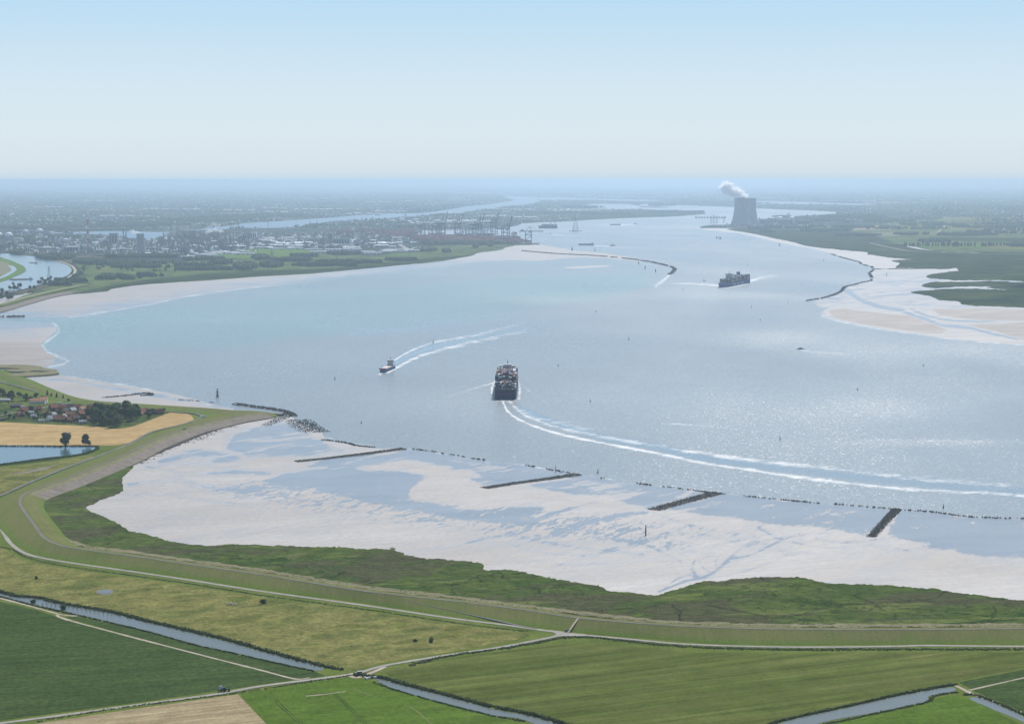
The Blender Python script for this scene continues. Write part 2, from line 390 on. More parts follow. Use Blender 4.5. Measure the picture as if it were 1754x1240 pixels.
M['marsh'] = None
def marsh_mat(name, dark=1.0):
    t = NT(name)
    n = t.noise((110, 75), 0.2, 7, 0.66, 0.9); m2 = t.noise((150, 90), 0.7, 6, 0.66, 0.7)
    c = t.ramp(n, [(0.32, (0.032, 0.055, 0.015)), (0.42, (0.052, 0.085, 0.020)), (0.50, (0.090, 0.120, 0.030)), (0.56, (0.055, 0.088, 0.022)), (0.68, (0.10, 0.125, 0.035))])
    c = t.mix(t.remap(m2, 0.50, 0.56, 0, 0.7), c, (0.082, 0.074, 0.044))
    g = t.noise((200, 50), 0.1, 5, 0.65, 0.4); c = t.mix(t.remap(g, 0.56, 0.62, 0, 0.75), c, (0.135, 0.165, 0.045))
    f = t.noise((14, 10), 0, 6, 0.85, 0.4); c = t.mix(1.0, c, t.ramp(f, [(0.3, (0.55*dark,)*3), (0.5, (1.1*dark,)*3), (0.7, (1.65*dark,)*3)]), 'MULTIPLY')
    cr = t.n('ShaderNodeTexVoronoi', feature='DISTANCE_TO_EDGE'); dn = t.noise((40, 40), 0, 3, 0.6); 
    mpv = t.n('ShaderNodeVectorMath', operation='ADD'); t.t.links.new(t.pos(95, 70, 0.4, 1000), mpv.inputs[0]); t.t.links.new(t.math('MULTIPLY', dn, 1.6), mpv.inputs[1]); t.t.links.new(mpv.outputs[0], cr.inputs['Vector']); cr.inputs['Scale'].default_value = 1
    c = t.mix(t.remap(cr.outputs['Distance'], 0.0, 0.022, 0.75, 0.0), c, (0.022, 0.028, 0.014))
    t.bump(f, 1.0, 3.0)
    return t.out(c, 0.95, 0.0)
M['marsh'] = marsh_mat('salt_marsh_plants')
M['farmarsh'] = ground('far_marsh', [(0.3, (0.018, 0.032, 0.014)), (0.5, (0.034, 0.054, 0.02)), (0.7, (0.075, 0.09, 0.032))], (260, 190), 0.2, 22, 0.55, mott=0.45)
M['meadow'] = ground('rough_meadow', [(0.28, (0.080, 0.10, 0.026)), (0.42, (0.125, 0.138, 0.04)), (0.52, (0.195, 0.185, 0.062)), (0.60, (0.12, 0.13, 0.036)), (0.72, (0.12, 0.14, 0.034))], (50, 34), 0.35, 3.5, 0.45, bump=1.0, mott=0.3)
M['grass'] = ground('dike_grass', [(0.3, (0.085, 0.115, 0.025)), (0.5, (0.115, 0.15, 0.032)), (0.7, (0.14, 0.16, 0.042))], (60, 60), 0.2, 3.0, 0.3)
M['lush'] = ground('lush_verge', [(0.3, (0.085, 0.155, 0.022)), (0.7, (0.125, 0.19, 0.038))], (60, 20), 0, 2, 0.25)
M['straw'] = ground('dry_dike_grass', [(0.3, (0.16, 0.155, 0.085)), (0.55, (0.22, 0.20, 0.12)), (0.75, (0.15, 0.16, 0.07))], (50, 12), 0.5, 2.5, 0.25)
M['crop'] = ground('dark_crop', [(0.3, (0.040, 0.068, 0.019)), (0.7, (0.060, 0.090, 0.027))], (90, 30), 0.3, 4.5, 0.45, rows=(200, 7, radians(12), 0.12), tram=(27, radians(12), 0.055, 0.6, 0.5, (0.02, 0.04, 0.01)), mott=0.14)
M['crop2'] = ground('mown_field', [(0.3, (0.070, 0.094, 0.020)), (0.5, (0.092, 0.116, 0.027)), (0.7, (0.125, 0.136, 0.040))], (120, 26), 0.35, 4, 0.22, rows=(350, 7.0, radians(24), 0.22), tram=(19, radians(24), 0.09, 0.35, 0.6, (0.17, 0.17, 0.07)))
M['crop3'] = ground('bright_crop', [(0.3, (0.072, 0.122, 0.016)), (0.7, (0.095, 0.15, 0.024))], (50, 26), 0.9, 4, 0.35, rows=(200, 9, radians(14), 0.12), mott=0.15)
M['stubble'] = ground('stubble_field', [(0.3, (0.26, 0.205, 0.115)), (0.7, (0.36, 0.295, 0.18))], (40, 14), 0.3, 3, 0.22, rows=(300, 6.0, radians(24), 0.22), tram=(14, radians(24), 0.10, 0.4, 0.3, (0.19, 0.14, 0.08)))
M['wheat'] = ground('wheat_field', [(0.3, (0.37, 0.255, 0.115)), (0.7, (0.45, 0.32, 0.155))], (90, 60), 0.1, 4, 0.14, rows=(300, 14, radians(8), 0.06), tram=(45, radians(10), 0.05, 0.4, 0.8, (0.25, 0.18, 0.09)))
M['garden'] = ground('village_gardens', [(0.3, (0.025, 0.045, 0.012)), (0.5, (0.06, 0.088, 0.022)), (0.7, (0.15, 0.145, 0.06))], (30, 50), 0.1, 5, 0.5)
M['reed'] = ground('reeds', [(0.3, (0.025, 0.04, 0.014)), (0.7, (0.05, 0.075, 0.022))], (9, 9), 0, 1.2, 0.5, bump=1.0)
M['road'] = ground('asphalt_road', [(0.3, (0.29, 0.27, 0.235)), (0.7, (0.35, 0.33, 0.295))], (30, 30), 0, 2, 0.1, bump=0)
M['path'] = ground('dike_road', [(0.3, (0.155, 0.148, 0.132)), (0.7, (0.21, 0.20, 0.18))], (30, 30), 0, 2, 0.1, bump=0)
M['dirt'] = ground('dirt_track', [(0.3, (0.34, 0.29, 0.22)), (0.7, (0.44, 0.39, 0.31))], (12, 12), 0, 2, 0.2, bump=0)
M['berm'] = ground('stone_berm', [(0.3, (0.18, 0.155, 0.125)), (0.7, (0.255, 0.225, 0.19))], (30, 10), 0.5, 2, 0.25)
M['rock'] = ground('groyne_rock', [(0.3, (0.08, 0.08, 0.072)), (0.7, (0.18, 0.172, 0.155))], (3, 3), 0, 0.9, 0.5, bump=0.6)
M['darkrock'] = ground('wet_dark_rock', [(0.3, (0.06, 0.058, 0.052)), (0.7, (0.14, 0.13, 0.11))], (3, 3), 0, 0.9, 0.5, bump=0.6)

# ---- the base ground out to the horizon
def base_ground():
    ys = [-3000, 0, 900, 2500, 5000, 9000, 15000, 25000, 45000, 80000, 150000, 300000, 600000]
    V = []; Fs = []
    for y in ys:
        wx = 9000 + max(y, 0)*0.9
        V += [(-wx, y, -1.0), (0, y, -1.0), (wx, y, -1.0)]
    for i in range(len(ys)-1):
        for j in range(2): a = i*3+j; Fs.append((a, a+1, a+4, a+3))
    o = mesh('ground', V, Fs, M['farland']); o['kind'] = 'structure'
base_ground()

# ---- estuary water
W_N = [(-300,546),(0,531),(100,510),(200,492),(300,484),(400,477),(560,464),(700,452),(800,438),(858,428),(868,420),(880,417),(884,414.5),(866,411),(850,408),(800,405),(711,401),(711,396),(800,394),(864,391.5),(886,387.5),(897,383),(925,381.5),(970.5,380),(1013,377),(1076,374),(1151,371.5),(1189,369),(1211,366),(1214,364.8),(1190,362.5),(1150,361),(1120,358.8),(1060,357.5),(1000,355),(996,352.5),(1020,350),(1100,350.5),(1170,352.5),(1230,354.5),(1300,358),(1380,361),(1431,364),(1431,366.5),(1400,368),(1340,371.5),(1300,377),(1260,382.5),(1225,384),(1203,386.5),(1200,390)]
W_ALL = W_N + [(1247,394),(1320,407),(1396,423),(1460,432),(1540,447),(1640,460),(1700,475),(1754,500),(2100,530),(2100,900),(1754,1010),(1500,980),(1200,980),(900,950),(500,900),(250,860),(200,830),(300,760),(430,718),(400,705),(330,700),(200,690),(100,670),(30,648),(0,632),(-300,600)]
def inpoly(poly): return lambda X, Y, Z: segdist(X, Y, poly) > np.where(Y < 432, -0.3, -3)
def lines(defs):
    def fn(X, Y):
        out = np.zeros(X.shape)
        for pts, w0, w1, a0, a1 in defs:
            q = catmull(pts, 12); n = len(q); best = np.full(X.shape, 9e9); tt = np.zeros(X.shape)
            lo = q.min(0)-32; hi = q.max(0)+32
            sel = (X > lo[0]) & (X < hi[0]) & (Y > lo[1]) & (Y < hi[1])
            xs, ys = X[sel], Y[sel]
            if xs.size == 0: continue
            b = np.full(xs.shape, 9e9); tl = np.zeros(xs.shape)
            for i in range(n-1):
                dx, dy = q[i+1]-q[i]; l2 = dx*dx+dy*dy+1e-9
                u = np.clip(((xs-q[i, 0])*dx+(ys-q[i, 1])*dy)/l2, 0, 1)
                d = np.hypot(xs-q[i, 0]-u*dx, ys-q[i, 1]-u*dy); k = d < b
                b = np.where(k, d, b); tl = np.where(k, (i+u)/(n-1), tl)
            wdt = w0+(w1-w0)*tl; am = a0+(a1-a0)*tl
            o = out[sel]; out[sel] = np.maximum(o, am*np.exp(-(b/wdt)**2))
        return out
    return fn
FOAM = [
 ([(861,686),(868,703),(890,719),(930,735),(980,748),(1050,762),(1130,777),(1200,792),(1280,804),(1350,815),(1450,827),(1560,838),(1640,842),(1690,844)],1.9,4.0,1.0,.62),
 ([(872,687),(885,700),(907,715),(960,733),(1040,749),(1110,761),(1200,776),(1300,789),(1400,800),(1500,812),(1600,822),(1754,834)],3,6.5,.72,.36),
 ([(880,696),(910,712),(960,726),(1020,738)],5,7,.5,.4),
 ([(1680,845),(1725,847),(1800,852)],4,5,.62,.5),
 ([(849,652),(842,664),(843,674),(847,682)],1.8,1.6,1.0,.9),([(846,656),(826,661),(800,669),(760,681)],1.4,1.4,.8,.3),
 ([(886,652),(891,664),(889,683)],2.8,2.2,.9,.7),([(889,655),(898,662),(912,675),(940,690)],1.5,2,.7,.25),
 ([(850,687),(866,686.5),(884,687)],1.6,1.6,.5,.45),
 ([(667,623),(685,611),(705,600),(742,587),(785,579),(828,571),(900,552)],1.7,4,.9,.3),
 ([(664,638),(672,634),(690,624),(714,612),(756,599),(813,585.6),(900,567)],2.2,5,.95,.35),
 ([(651,640),(653,638),(660,634)],2.0,1.5,1,1),([(654,642),(640,641),(632,640)],1,1,.6,.2),
 ([(1279,484),(1300,477),(1340,471)],3,4,.85,.1),([(1229,491),(1250,492.5),(1268,489),(1281,485)],1.2,1.2,.9,.9),
 ([(1232,489),(1200,487),(1160,485.5),(1110,488)],2.4,2,.75,.35),
 ([(1138,725),(1200,729),(1260,735),(1330,742.5)],1.0,1.6,.7,.3),
 ([(1372,600),(1385,602),(1420,604.5),(1450,606)],1.2,1.5,.95,.2),
 ([(1146,472),(1138,479),(1124,489)],2.5,3.5,.8,.6),
 ([(1019,421),(1045,422.5),(1120,426)],.9,.9,.8,.3),([(1064,385.6),(1088,384.6)],.8,.8,.8,.8),([(1023,385.6),(1060,386)],.8,.8,.5,.5),
 ([(943,402),(975,404),(1010,405)],.8,.8,.8,.2),
 ([(371,698),(340,690),(284,674),(220,661),(140,648),(104,643)],2.0,1.8,.7,.6),([(90,553),(101,562),(100,570),(84,582),(72,592),(80,602),(98,610),(118,618),(108,624),(84,628)],3,3,.62,.62),
 ([(440,491.5),(326,507),(251,522),(150,539),(118,544)],1.3,2.2,.75,.6),([(800,452),(701,463),(600,473),(500,486),(440,492)],1,1.3,.35,.6),
 ([(700,769),(756,777.5),(827,789),(900,797.5),(936,804)],1.3,1.3,.75,.8),([(1000,812),(1078,827)],.9,.9,.55,.5),([(1240,846),(1320,852)],.8,.8,.4,.4),
 ([(556,748),(590,757),(640,764)],1.2,1.2,.6,.5),([(1500,752),(1560,754),(1700,757)],1.2,1.2,.4,.5),
 ([(1407,541),(1427,548),(1469,557),(1516,565.5),(1579,573),(1640,582),(1754,591)],1.5,1.5,.6,.5),
 ([(240,556),(330,552),(400,549.5)],.9,.9,.35,.3),([(290,566),(310,573),(330,579)],.8,.8,.4,.3),([(363,549),(380,559),(400,566)],.8,.8,.4,.3)]
def turq(X, Y):
    b = np.interp(X, [-300,0,110,400,514,714,900,1040,1124,1150], [630,612,598,597,582,560,534,515,490,470])
    m = smooth(-5, 12, b-Y)*smooth(1150, 1090, X)
    up = np.interp(X, [0,150,251,440,600,900,1100], [545,545,530,512,500,470,470])
    m = m*(0.35+0.65*smooth(-3, 6, Y-up)); return m*smooth(425, 470, Y)*(0.85+0.3*fbm(X/160, Y/20, 3, 1))
def chopf(X, Y):
    wx, wy = G(X, Y, 0.0)
    n = fbm(wx/700+wy/5000, wy/1500, 4, 2)+0.5*fbm(wx/260-wy/3000, wy/1100, 4, 5)
    b = 0.38+0.75*n
    for cx, cy, rx, ry, a in [(1340,578,90,12,.7),(1560,600,200,16,.5),(1480,700,140,18,.5),(1600,758,160,6,.5),(1240,506,120,6,.6),(940,510,120,10,.5),(1330,660,300,60,.2),(640,700,180,30,.3),(800,680,70,40,.35),(1180,497,90,6,.5),(1080,445,60,10,.2)]:
        b = b+a*np.exp(-((X-cx)/rx)**2-((Y-cy)/ry)**2)
    return b*(0.35+0.65*smooth(450, 1200, X+ (Y-500)*0.8))
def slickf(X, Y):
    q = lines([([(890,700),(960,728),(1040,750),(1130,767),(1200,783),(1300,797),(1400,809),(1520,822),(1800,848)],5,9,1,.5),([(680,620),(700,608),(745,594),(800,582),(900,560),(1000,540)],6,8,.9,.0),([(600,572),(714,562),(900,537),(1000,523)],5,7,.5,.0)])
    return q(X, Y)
gridmesh('estuary_water', -160, 1920, 350, 1012, 2.5, 1.5, 0.0, M['water'], {'foam': lines(FOAM), 'turquoise': turq, 'chop': chopf, 'slick': slickf}, inpoly(W_ALL), rows=np.r_[np.arange(349, 432, .5), np.arange(432, 1013, 1.5)])
# ---- tidal flats: one height-field each, dipping under the water at its edge
def soft(pts, s): return lambda X, Y: smooth(-s, s, segdist(X, Y, pts))
def flat(name, poly, wetf, brownf=None, ripf=None, step=(2.5, 1.5), jit=2.0, top=0.6):
    xs = [p[0] for p in poly]; ys = [p[1] for p in poly]
    def zf(X, Y):
        sd = segdist(X, Y, poly)+jit*fbm(X/16, Y/7, 4, 3)
        return np.clip(sd*0.10, -0.7, 0.18)+np.clip((sd-1.8)*0.02, 0, top)
    zero = lambda X, Y: np.zeros(X.shape)
    return gridmesh(name, max(min(xs)-8, -200), min(max(xs)+8, 1960), min(ys)-5, max(ys)+5, step[0], step[1], zf, M['mud'],
        {'wet': wetf, 'brown': brownf or zero, 'ripple': ripf or zero}, lambda X, Y, Z: Z > -0.4)
BIG = [(395,728),(430,722),(465,713),(487,709),(503,716),(520,727),(551,741),(556,752),(600,762),(642,767),(654,768),(699,768.5),(756,777),(828,788.5),(900,797),(936,804),(990,812),(1078,827),(1178,838.5),(1229,844.5),(1350,857),(1393,861),(1538,873),(1588,876),(1657,885),(1754,889),(1960,893),(1960,1100),(1700,1070),(1400,1050),(1000,1030),(600,970),(300,950),(120,900),(100,860),(160,815),(219,797),(284,768),(335,747)]
_wp = [soft(p, s) for p, s in [
 ([(467,817),(493,806),(585,800),(641,806),(690,806),(730,816),(719,828),(700,847),(706,860),(752,864),(790,875),(850,879),(915,880),(860,897),(808,893),(752,884),(697,873),(623,860),(567,849),(530,839),(474,836),(450,826)], 8),
 ([(520,800),(560,784),(640,776),(699,771),(756,780),(828,791),(936,806),(985,815),(900,828),(828,834),(790,816),(740,800),(690,790),(640,796),(580,806)], 5),
 ([(860,838),(991,816),(1078,830),(1165,841),(1215,847),(1117,873),(1080,866),(1035,852),(970,846),(910,842)], 5),
 ([(1130,874),(1226,848),(1350,860),(1538,875),(1510,905),(1480,919),(1430,908),(1300,896),(1220,884)], 5),
 ([(1520,915),(1540,876),(1600,880),(1657,888),(1754,892),(1960,895),(1960,964),(1800,960),(1650,950),(1580,936)], 9),
 ([(400,742),(470,720),(510,722),(545,752),(570,764),(640,771),(520,785),(430,786),(380,770)], 8),
 ([(280,778),(340,768),(400,776),(420,792),(330,800),(260,800)], 7),
 ([(848,870),(900,862),(930,872),(925,884),(900,900),(850,895)], 10)]]
_wl = lines([([(905,902),(930,886),(975,872),(1024,860)],4,2.5,1,.8),([(950,912),(1010,896),(1060,884),(1108,878)],7,4,.9,.8),([(1128,1014),(1150,1006),(1175,996),(1205,990),(1230,976),(1250,958),(1270,938),(1300,925)],2.2,5,1,.55),([(1195,992),(1185,975),(1190,960)],5,3,.8,.6),([(1225,985),(1205,975),(1198,962)],3,3,.7,.5),
 ([(220,830),(300,825),(370,838),(450,838)],5,8,.6,.65),([(250,800),(330,812),(420,808)],3,5,.6,.6),([(870,915),(930,930),(1000,940),(1100,950)],6,6,.45,.5),([(1120,880),(1200,905),(1260,915)],4,4,.5,.4),([(1140,1008),(1160,992),(1185,985),(1215,986)],1.5,2,.7,.5),([(1195,992),(1170,978),(1165,962),(1150,950)],2.5,2,.6,.4),([(1230,976),(1225,962),(1240,945)],2.5,2,.6,.45),([(1250,958),(1290,950),(1330,930),(1370,915)],3,3,.6,.45),([(1205,992),(1250,985),(1310,968),(1350,950)],2.5,2.5,.6,.4),([(880,935),(930,948),(1000,952)],4,4,.5,.5),([(1050,925),(1110,935),(1150,955),(1175,965)],4,3,.5,.5),([(905,960),(960,968),(1040,965)],3,3,.4,.35),([(1300,905),(1340,925),(1420,940),(1500,935),(1560,945)],3,4,.55,.5),([(1400,925),(1450,930),(1500,925)],4,3,.55,.5),([(230,850),(270,835),(310,815),(350,800)],3,3,.6,.5),([(240,845),(300,850),(370,860),(430,868)],4,5,.55,.5),([(330,790),(390,805),(460,812)],4,5,.6,.6)])
def bigwet(X, Y):
    v = np.zeros(X.shape)+0.05
    for f, a in zip(_wp, (.78,.66,.62,.66,.72,.6,.5,.6)): v = np.maximum(v, a*f(X, Y))
    v = np.maximum(v, 0.75*_wl(X, Y))
    yl = np.interp(X, [551,600,642,699,756,828,900,990,1078,1178,1229,1350,1393,1538,1657,1754,1960], [741,762,767,768.5,777,788.5,797,812,827,838.5,844.5,857,861,873,885,889,893])
    v = np.maximum(v, 0.72*smooth(14, 6, Y-yl)*(X > 690))
    v = np.maximum(v, 0.22*smooth(60, 10, Y-yl)*(X > 380)+0.16*np.exp(-((Y-940)/30)**2)*(X > 800))
    v = v+0.27*bigrip(X, Y)
    dry = np.maximum.reduce([soft([(700,840),(720,826),(800,818),(830,838),(900,830),(960,846),(1060,866),(1110,876),(1010,856),(920,868),(840,872),(760,862),(712,858)],4)(X, Y), 0.9*soft([(655,795),(700,788),(800,806),(830,820),(760,818),(690,808)],5)(X, Y)])
    v = v*(1-dry*0.75)
    return np.clip(v+0.2*fbm(X/45+Y/30, Y/9-X/90, 4, 1)*smooth(990, 900, Y+(400-X)*0.05)+0.05, 0, 1)
def bigrip(X, Y):
    yc = np.interp(X, [150,330,560,760,900,1050,1200], [810,832,862,885,900,905,930]); return np.exp(-((Y-yc)/24)**2)*smooth(1250, 1000, X)*smooth(330, 450, X) + 0.25*np.exp(-((Y-905)/35)**2)*smooth(1000,1200,X)
def bigbrown(X, Y):
    return 0.35*np.clip(lines([([(690,800),(740,804),(800,808)],5,4,.9,.5),([(900,850),(1000,862),(1080,872)],5,5,.5,.4),([(1180,900),(1240,925),(1290,915)],5,5,.4,.5),([(1500,955),(1754,985)],8,10,.5,.5),([(600,930),(800,945),(1000,985)],6,8,.3,.3)])(X, Y), 0, 1)
flat('tidal_mudflat', BIG, bigwet, bigbrown, bigrip, (2.0, 1.25), 1.6)
NB = [(-200,520),(0,515),(125,495),(186,488),(226,480),(288,474),(376,468),(440,464),(525,458),(651,448),(751,440),(812,425),(858,420),(870,416),(913,415.5),(935,421.5),(986,429.5),(1031,433.5),(1060,438),(1110,445),(1090,446.5),(1040,443),(990,441),(940,445.5),(905,447),(875,446),(800,451),(701,461),(600,471),(500,483.5),(440,491),(326,506.5),(251,521.5),(150,538),(110,543),(41,545),(-200,548)]
def nbwet(X, Y):
    yb = np.interp(X, [0,41,116,150,251,326,440,600,800,1100], [545,545,543,537,521,506,491,470,451,446])
    return 0.12+0.42*smooth(-26, -2, Y-yb)*smooth(930, 830, X)+0.2*fbm(X/120, Y/6, 4, 0)+0.12*smooth(850,900,X)*smooth(1050,950,X)+0.25*smooth(130,0,X)
flat('north_mudflat', NB, nbwet, lambda X, Y: 0.30+0.3*fbm(X/200, Y/5, 3, 2), None, (2.5, 0.8), 0.7)
flat('sandbar', [(964,458),(990,456.5),(1020,455),(1052,454.8),(1030,457.5),(1000,459.5),(970,459.5)], lambda X, Y: 0.1*np.ones(X.shape), None, None, (1.5, 0.5), 0.4)
flat('sandbar', [(905,437),(950,436.5),(995,438.5),(985,441),(940,445),(905,445)], lambda X, Y: 0.1*np.ones(X.shape), None, None, (1.5, 0.5), 0.4)
WB = [(-200,551),(0,550.5),(60,551.5),(86,553.5),(96,560),(97,567),(80,580),(70,590),(78,603),(95,612),(94,621),(76,629),(40,632),(-200,632)]
flat('west_mudflat', WB, lambda X, Y: 0.62*smooth(600, 556, Y+X*0.12)+0.05+0.15*fbm(X/60, Y/8, 4, 1)+0.5*np.exp(-((Y-617)/2.5)**2)*smooth(60,80,X), lambda X, Y: 0.75*smooth(570, 600, Y)+0*X, None, (2.0, 1.2), 1.2)
VB = [(20,640),(60,643.5),(104,643),(165,653),(220,662),(260,668.5),(284,672),(310,678),(335,684),(371,694),(400,698.5),(400,712),(361,712),(260,706),(160,700),(90,688),(40,672),(15,655)]
flat('village_beach', VB, lambda X, Y: 0.12+0.5*np.exp(-((Y-np.interp(X,[100,165,260,335,371],[650,660,677,690,697]))/4)**2)+0.2*fbm(X/50, Y/5, 4, 1), lambda X, Y: 0.25+0*X, None, (2.0, 1.0), 1.0)
RB = [(1201,389.5),(1204,393.5),(1230,396.5),(1263,399.5),(1300,407),(1326,414),(1355,420),(1390,425),(1421,434),(1443,441),(1473,450),(1494,458),(1497,464),(1489,470),(1490,476),(1492,480),(1478,485),(1459,490),(1446,494),(1438,502),(1421,509),(1395,516),(1400,525),(1421,527),(1408,534),(1407,541),(1427,547),(1469,556.5),(1516,564.5),(1579,572.5),(1627,580),(1706,587),(1754,590),(1960,605),(1960,440),(1700,440),(1500,420),(1400,400),(1300,388),(1230,386)]
B1 = [(1421,531),(1446,529),(1478,533),(1516,538),(1557,541),(1598,555.5),(1622,565),(1611,571),(1579,570),(1532,563.5),(1469,554),(1424,543)]
B2 = [(1595,530),(1674,528.6),(1754,530),(1960,532),(1960,556),(1754,550.6),(1674,549),(1611,541)]
B3 = [(1655,557),(1754,552.5),(1960,556),(1960,600),(1754,583),(1706,568)]
_creek = lines([([(1446,494),(1470,512),(1500,524),(1545,532),(1563,541),(1590,549),(1615,558),(1660,562),(1700,572),(1745,581)],6,2.5,1,.9),([(1470,540),(1510,545),(1550,553),(1590,561)],0.1,0.1,0,0),([(1560,530),(1600,545),(1660,551),(1754,550)],3,2,.9,.8),([(1405,532),(1413,540),(1440,548),(1500,560)],2.5,2,.8,.3),([(1500,480),(1560,498),(1600,512),(1660,525)],5,4,.6,.6),([(1500,465),(1560,470),(1600,474)],4,3,.6,.5),([(1530,515),(1600,521)],5,4,.6,.4)])
def rwet(X, Y):
    b = np.maximum.reduce([soft(p, 2)(X, Y) for p in (B1, B2, B3)])
    v = 0.10+0.36*smooth(455, 475, Y)*smooth(545, 520, Y)+0.22*fbm(X/70, Y/7, 4, 2)
    return np.maximum(v, 0.8*_creek(X, Y))*(1-b*0.9)
flat('east_mudflat', RB, rwet, lambda X, Y: np.maximum.reduce([soft(p, 1.5)(X, Y) for p in (B1, B2, B3)]), None, (2.0, 0.8), 0.9)

# ---- land and marsh above the flats
S = lambda n, pts, z, m, **k: sheet(n, pts, z, M[m], **k)
NM = [(-200,560),(0,533.5),(30,526),(68,515),(125,503),(186,498),(186,495.5),(226,489),(288,484),(376,478.6),(440,473.6),(525,469),(600,462),(651,457),(700,452.6),(751,448),(790,441),(812,436.7),(819,433),(858,428),(868,422.5),(883,420),(905,419.3),(923,418.5),(923,416.6),(884,416),(880,412),(850,409.5),(800,408),(711,402),(700,412),(560,420),(440,428),(300,440),(240,450),(150,470),(60,500),(-60,540)]
S('north_shore_land', NM, 1.6, 'scrub', jit=0.8, step=2.5, thick=2.2, seed=1)
S('refinery_ground', [(-300,446),(0,432),(60,430),(120,436),(170,438),(230,447),(300,452),(360,447),(440,440),(470,427),(560,430),(640,438),(720,424),(800,420),(880,419.4),(922,417.8),(923,416.7),(884,416.2),(866,411.4),(800,408.3),(711,402.5),(711,395.8),(640,392),(588,378),(500,390),(440,391),(380,393),(300,397),(277,404),(240,411),(120,399),(0,392),(-300,395)], 2.2, 'indland', thick=2.8, jit=0.3, seed=2)
S('green_field', [(400,430),(440,426.5),(510,427.5),(540,431),(500,439),(470,445),(430,443),(350,441)], 2.8, 'lush', seed=3)
S('scrub_fields', [(130,447),(220,452),(300,449),(380,445),(470,448),(560,452),(640,449),(720,440),(800,431),(860,424),(880,421),(868,421.8),(812,434.5),(751,446),(651,455),(525,467),(440,471.5),(376,476.5),(288,482),(226,486),(186,493),(150,486),(100,492),(140,470)], 2.6, 'scrub', thick=1, seed=4, jit=0.4)
S('reed_strip', [(125,502.5),(186,497.5),(190,494),(240,487),(330,480),(440,472.5),(560,465),(700,452),(790,440.5),(800,437.5),(720,444),(640,452),(560,459.5),(470,463.5),(420,464.5),(330,471),(250,479),(190,489),(140,499)], 3.0, 'farmarsh', thick=1, seed=5, jit=0.4)
# far bank of the river and the tongues between the harbour reaches
S('south_bank_land', [(897,382.2),(925,380.8),(970,379.2),(1013,376.2),(1076,373.2),(1151,370.8),(1189,368.2),(1209,365.9),(1195,363.2),(1150,361.6),(1060,358.6),(1000,357),(940,358),(890,365),(860,372),(870,380)], 2.0, 'farmarsh', thick=2.5, seed=6, jit=0.3, step=2)
S('power_station_ground', [(1199,390.3),(1202,387.5),(1225,385),(1260,383.5),(1300,378),(1340,372),(1400,368.6),(1431,367),(1500,372),(1520,382),(1420,393),(1320,394),(1260,391),(1230,390.6)], 2.2, 'indland', thick=2.8, seed=7, jit=0.3)
S('east_marsh', [(1247,392.5),(1300,390.5),(1420,393),(1480,402),(1530,416),(1600,430),(1754,435),(1960,436),(1960,462),(1754,462),(1680,462),(1645,463.8),(1639,459),(1620,460.6),(1604,460.6),(1541,458.8),(1535,457.5),(1541,451),(1528,446),(1566,444),(1532,442),(1503,438),(1486,435),(1487.5,432),(1453,429),(1396,423),(1377,419.5),(1348,412),(1320,407),(1290,400),(1262,396)], 1.6, 'farmarsh', thick=2.0, seed=8, jit=1.3, step=2)
S('east_marsh', [(1645,463.8),(1700,461),(1960,460),(1960,492),(1754,496),(1718,495.5),(1690,492),(1750,488),(1754,482),(1705,480),(1642,480),(1595,476.5),(1588,471.7),(1615,467)], 1.5, 'farmarsh', thick=2.0, seed=9, jit=1.8, step=2)
S('east_marsh', [(1579,489),(1598,482.8),(1640,483),(1674,482),(1720,481.5),(1754,483.5),(1960,482),(1960,496),(1754,493),(1700,490.5),(1642,491),(1595,493)], 1.5, 'farmarsh', thick=2.0, seed=10, jit=1.3, step=2)
S('east_marsh', [(1560,500),(1592,497),(1642,494.6),(1700,495.5),(1754,496.5),(1960,492),(1960,540),(1754,527),(1706,524.5),(1652,522),(1642,516),(1608,513),(1592,506.5)], 1.5, 'farmarsh', thick=2.0, seed=12, jit=1.8, step=2)
S('east_polder', [(1300,388),(1420,392.5),(1482,401),(1530,414),(1565,422),(1620,431),(1754,432.5),(1960,432.5),(1960,385),(1700,380),(1500,376),(1400,380)], 1.9, 'scrub', thick=1.5, seed=13)
for i, (pts, m) in enumerate([([(1465,387),(1540,386),(1525,394),(1462,394)],'stubble'),([(1545,386),(1590,387),(1600,393),(1535,394)],'lush'),([(1610,386),(1700,388),(1754,390),(1754,396),(1620,395)],'meadow'),([(1380,388),(1455,387),(1452,393),(1400,392)],'lush'),([(1560,397),(1680,399),(1700,404),(1580,403)],'meadow'),([(1520,415),(1600,417),(1680,418),(1690,424),(1580,424)],'lush'),([(1700,418),(1760,418),(1760,428),(1690,426)],'meadow'),([(1480,398),(1545,398),(1540,404),(1500,405)],'straw'),([(1620,372),(1760,373),(1760,379),(1600,378)],'meadow'),([(1590,406),(1760,408),(1760,414),(1600,412)],'farmarsh')]):
    S('field', pts, 2.5, m, curve=False, seed=20+i)
ribbon('dike_road', [(1490,416),(1520,423),(1560,430),(1620,433),(1754,435),(1900,436)], 14, 3.0, M['dirt'])
ribbon('country_road', [(1605,399),(1612,393),(1620,385),(1626,381)], 14, 3.0, M['dirt'])
ribbon('country_road', [(1610,410),(1625,413),(1650,416)], 14, 3.0, M['dirt'])
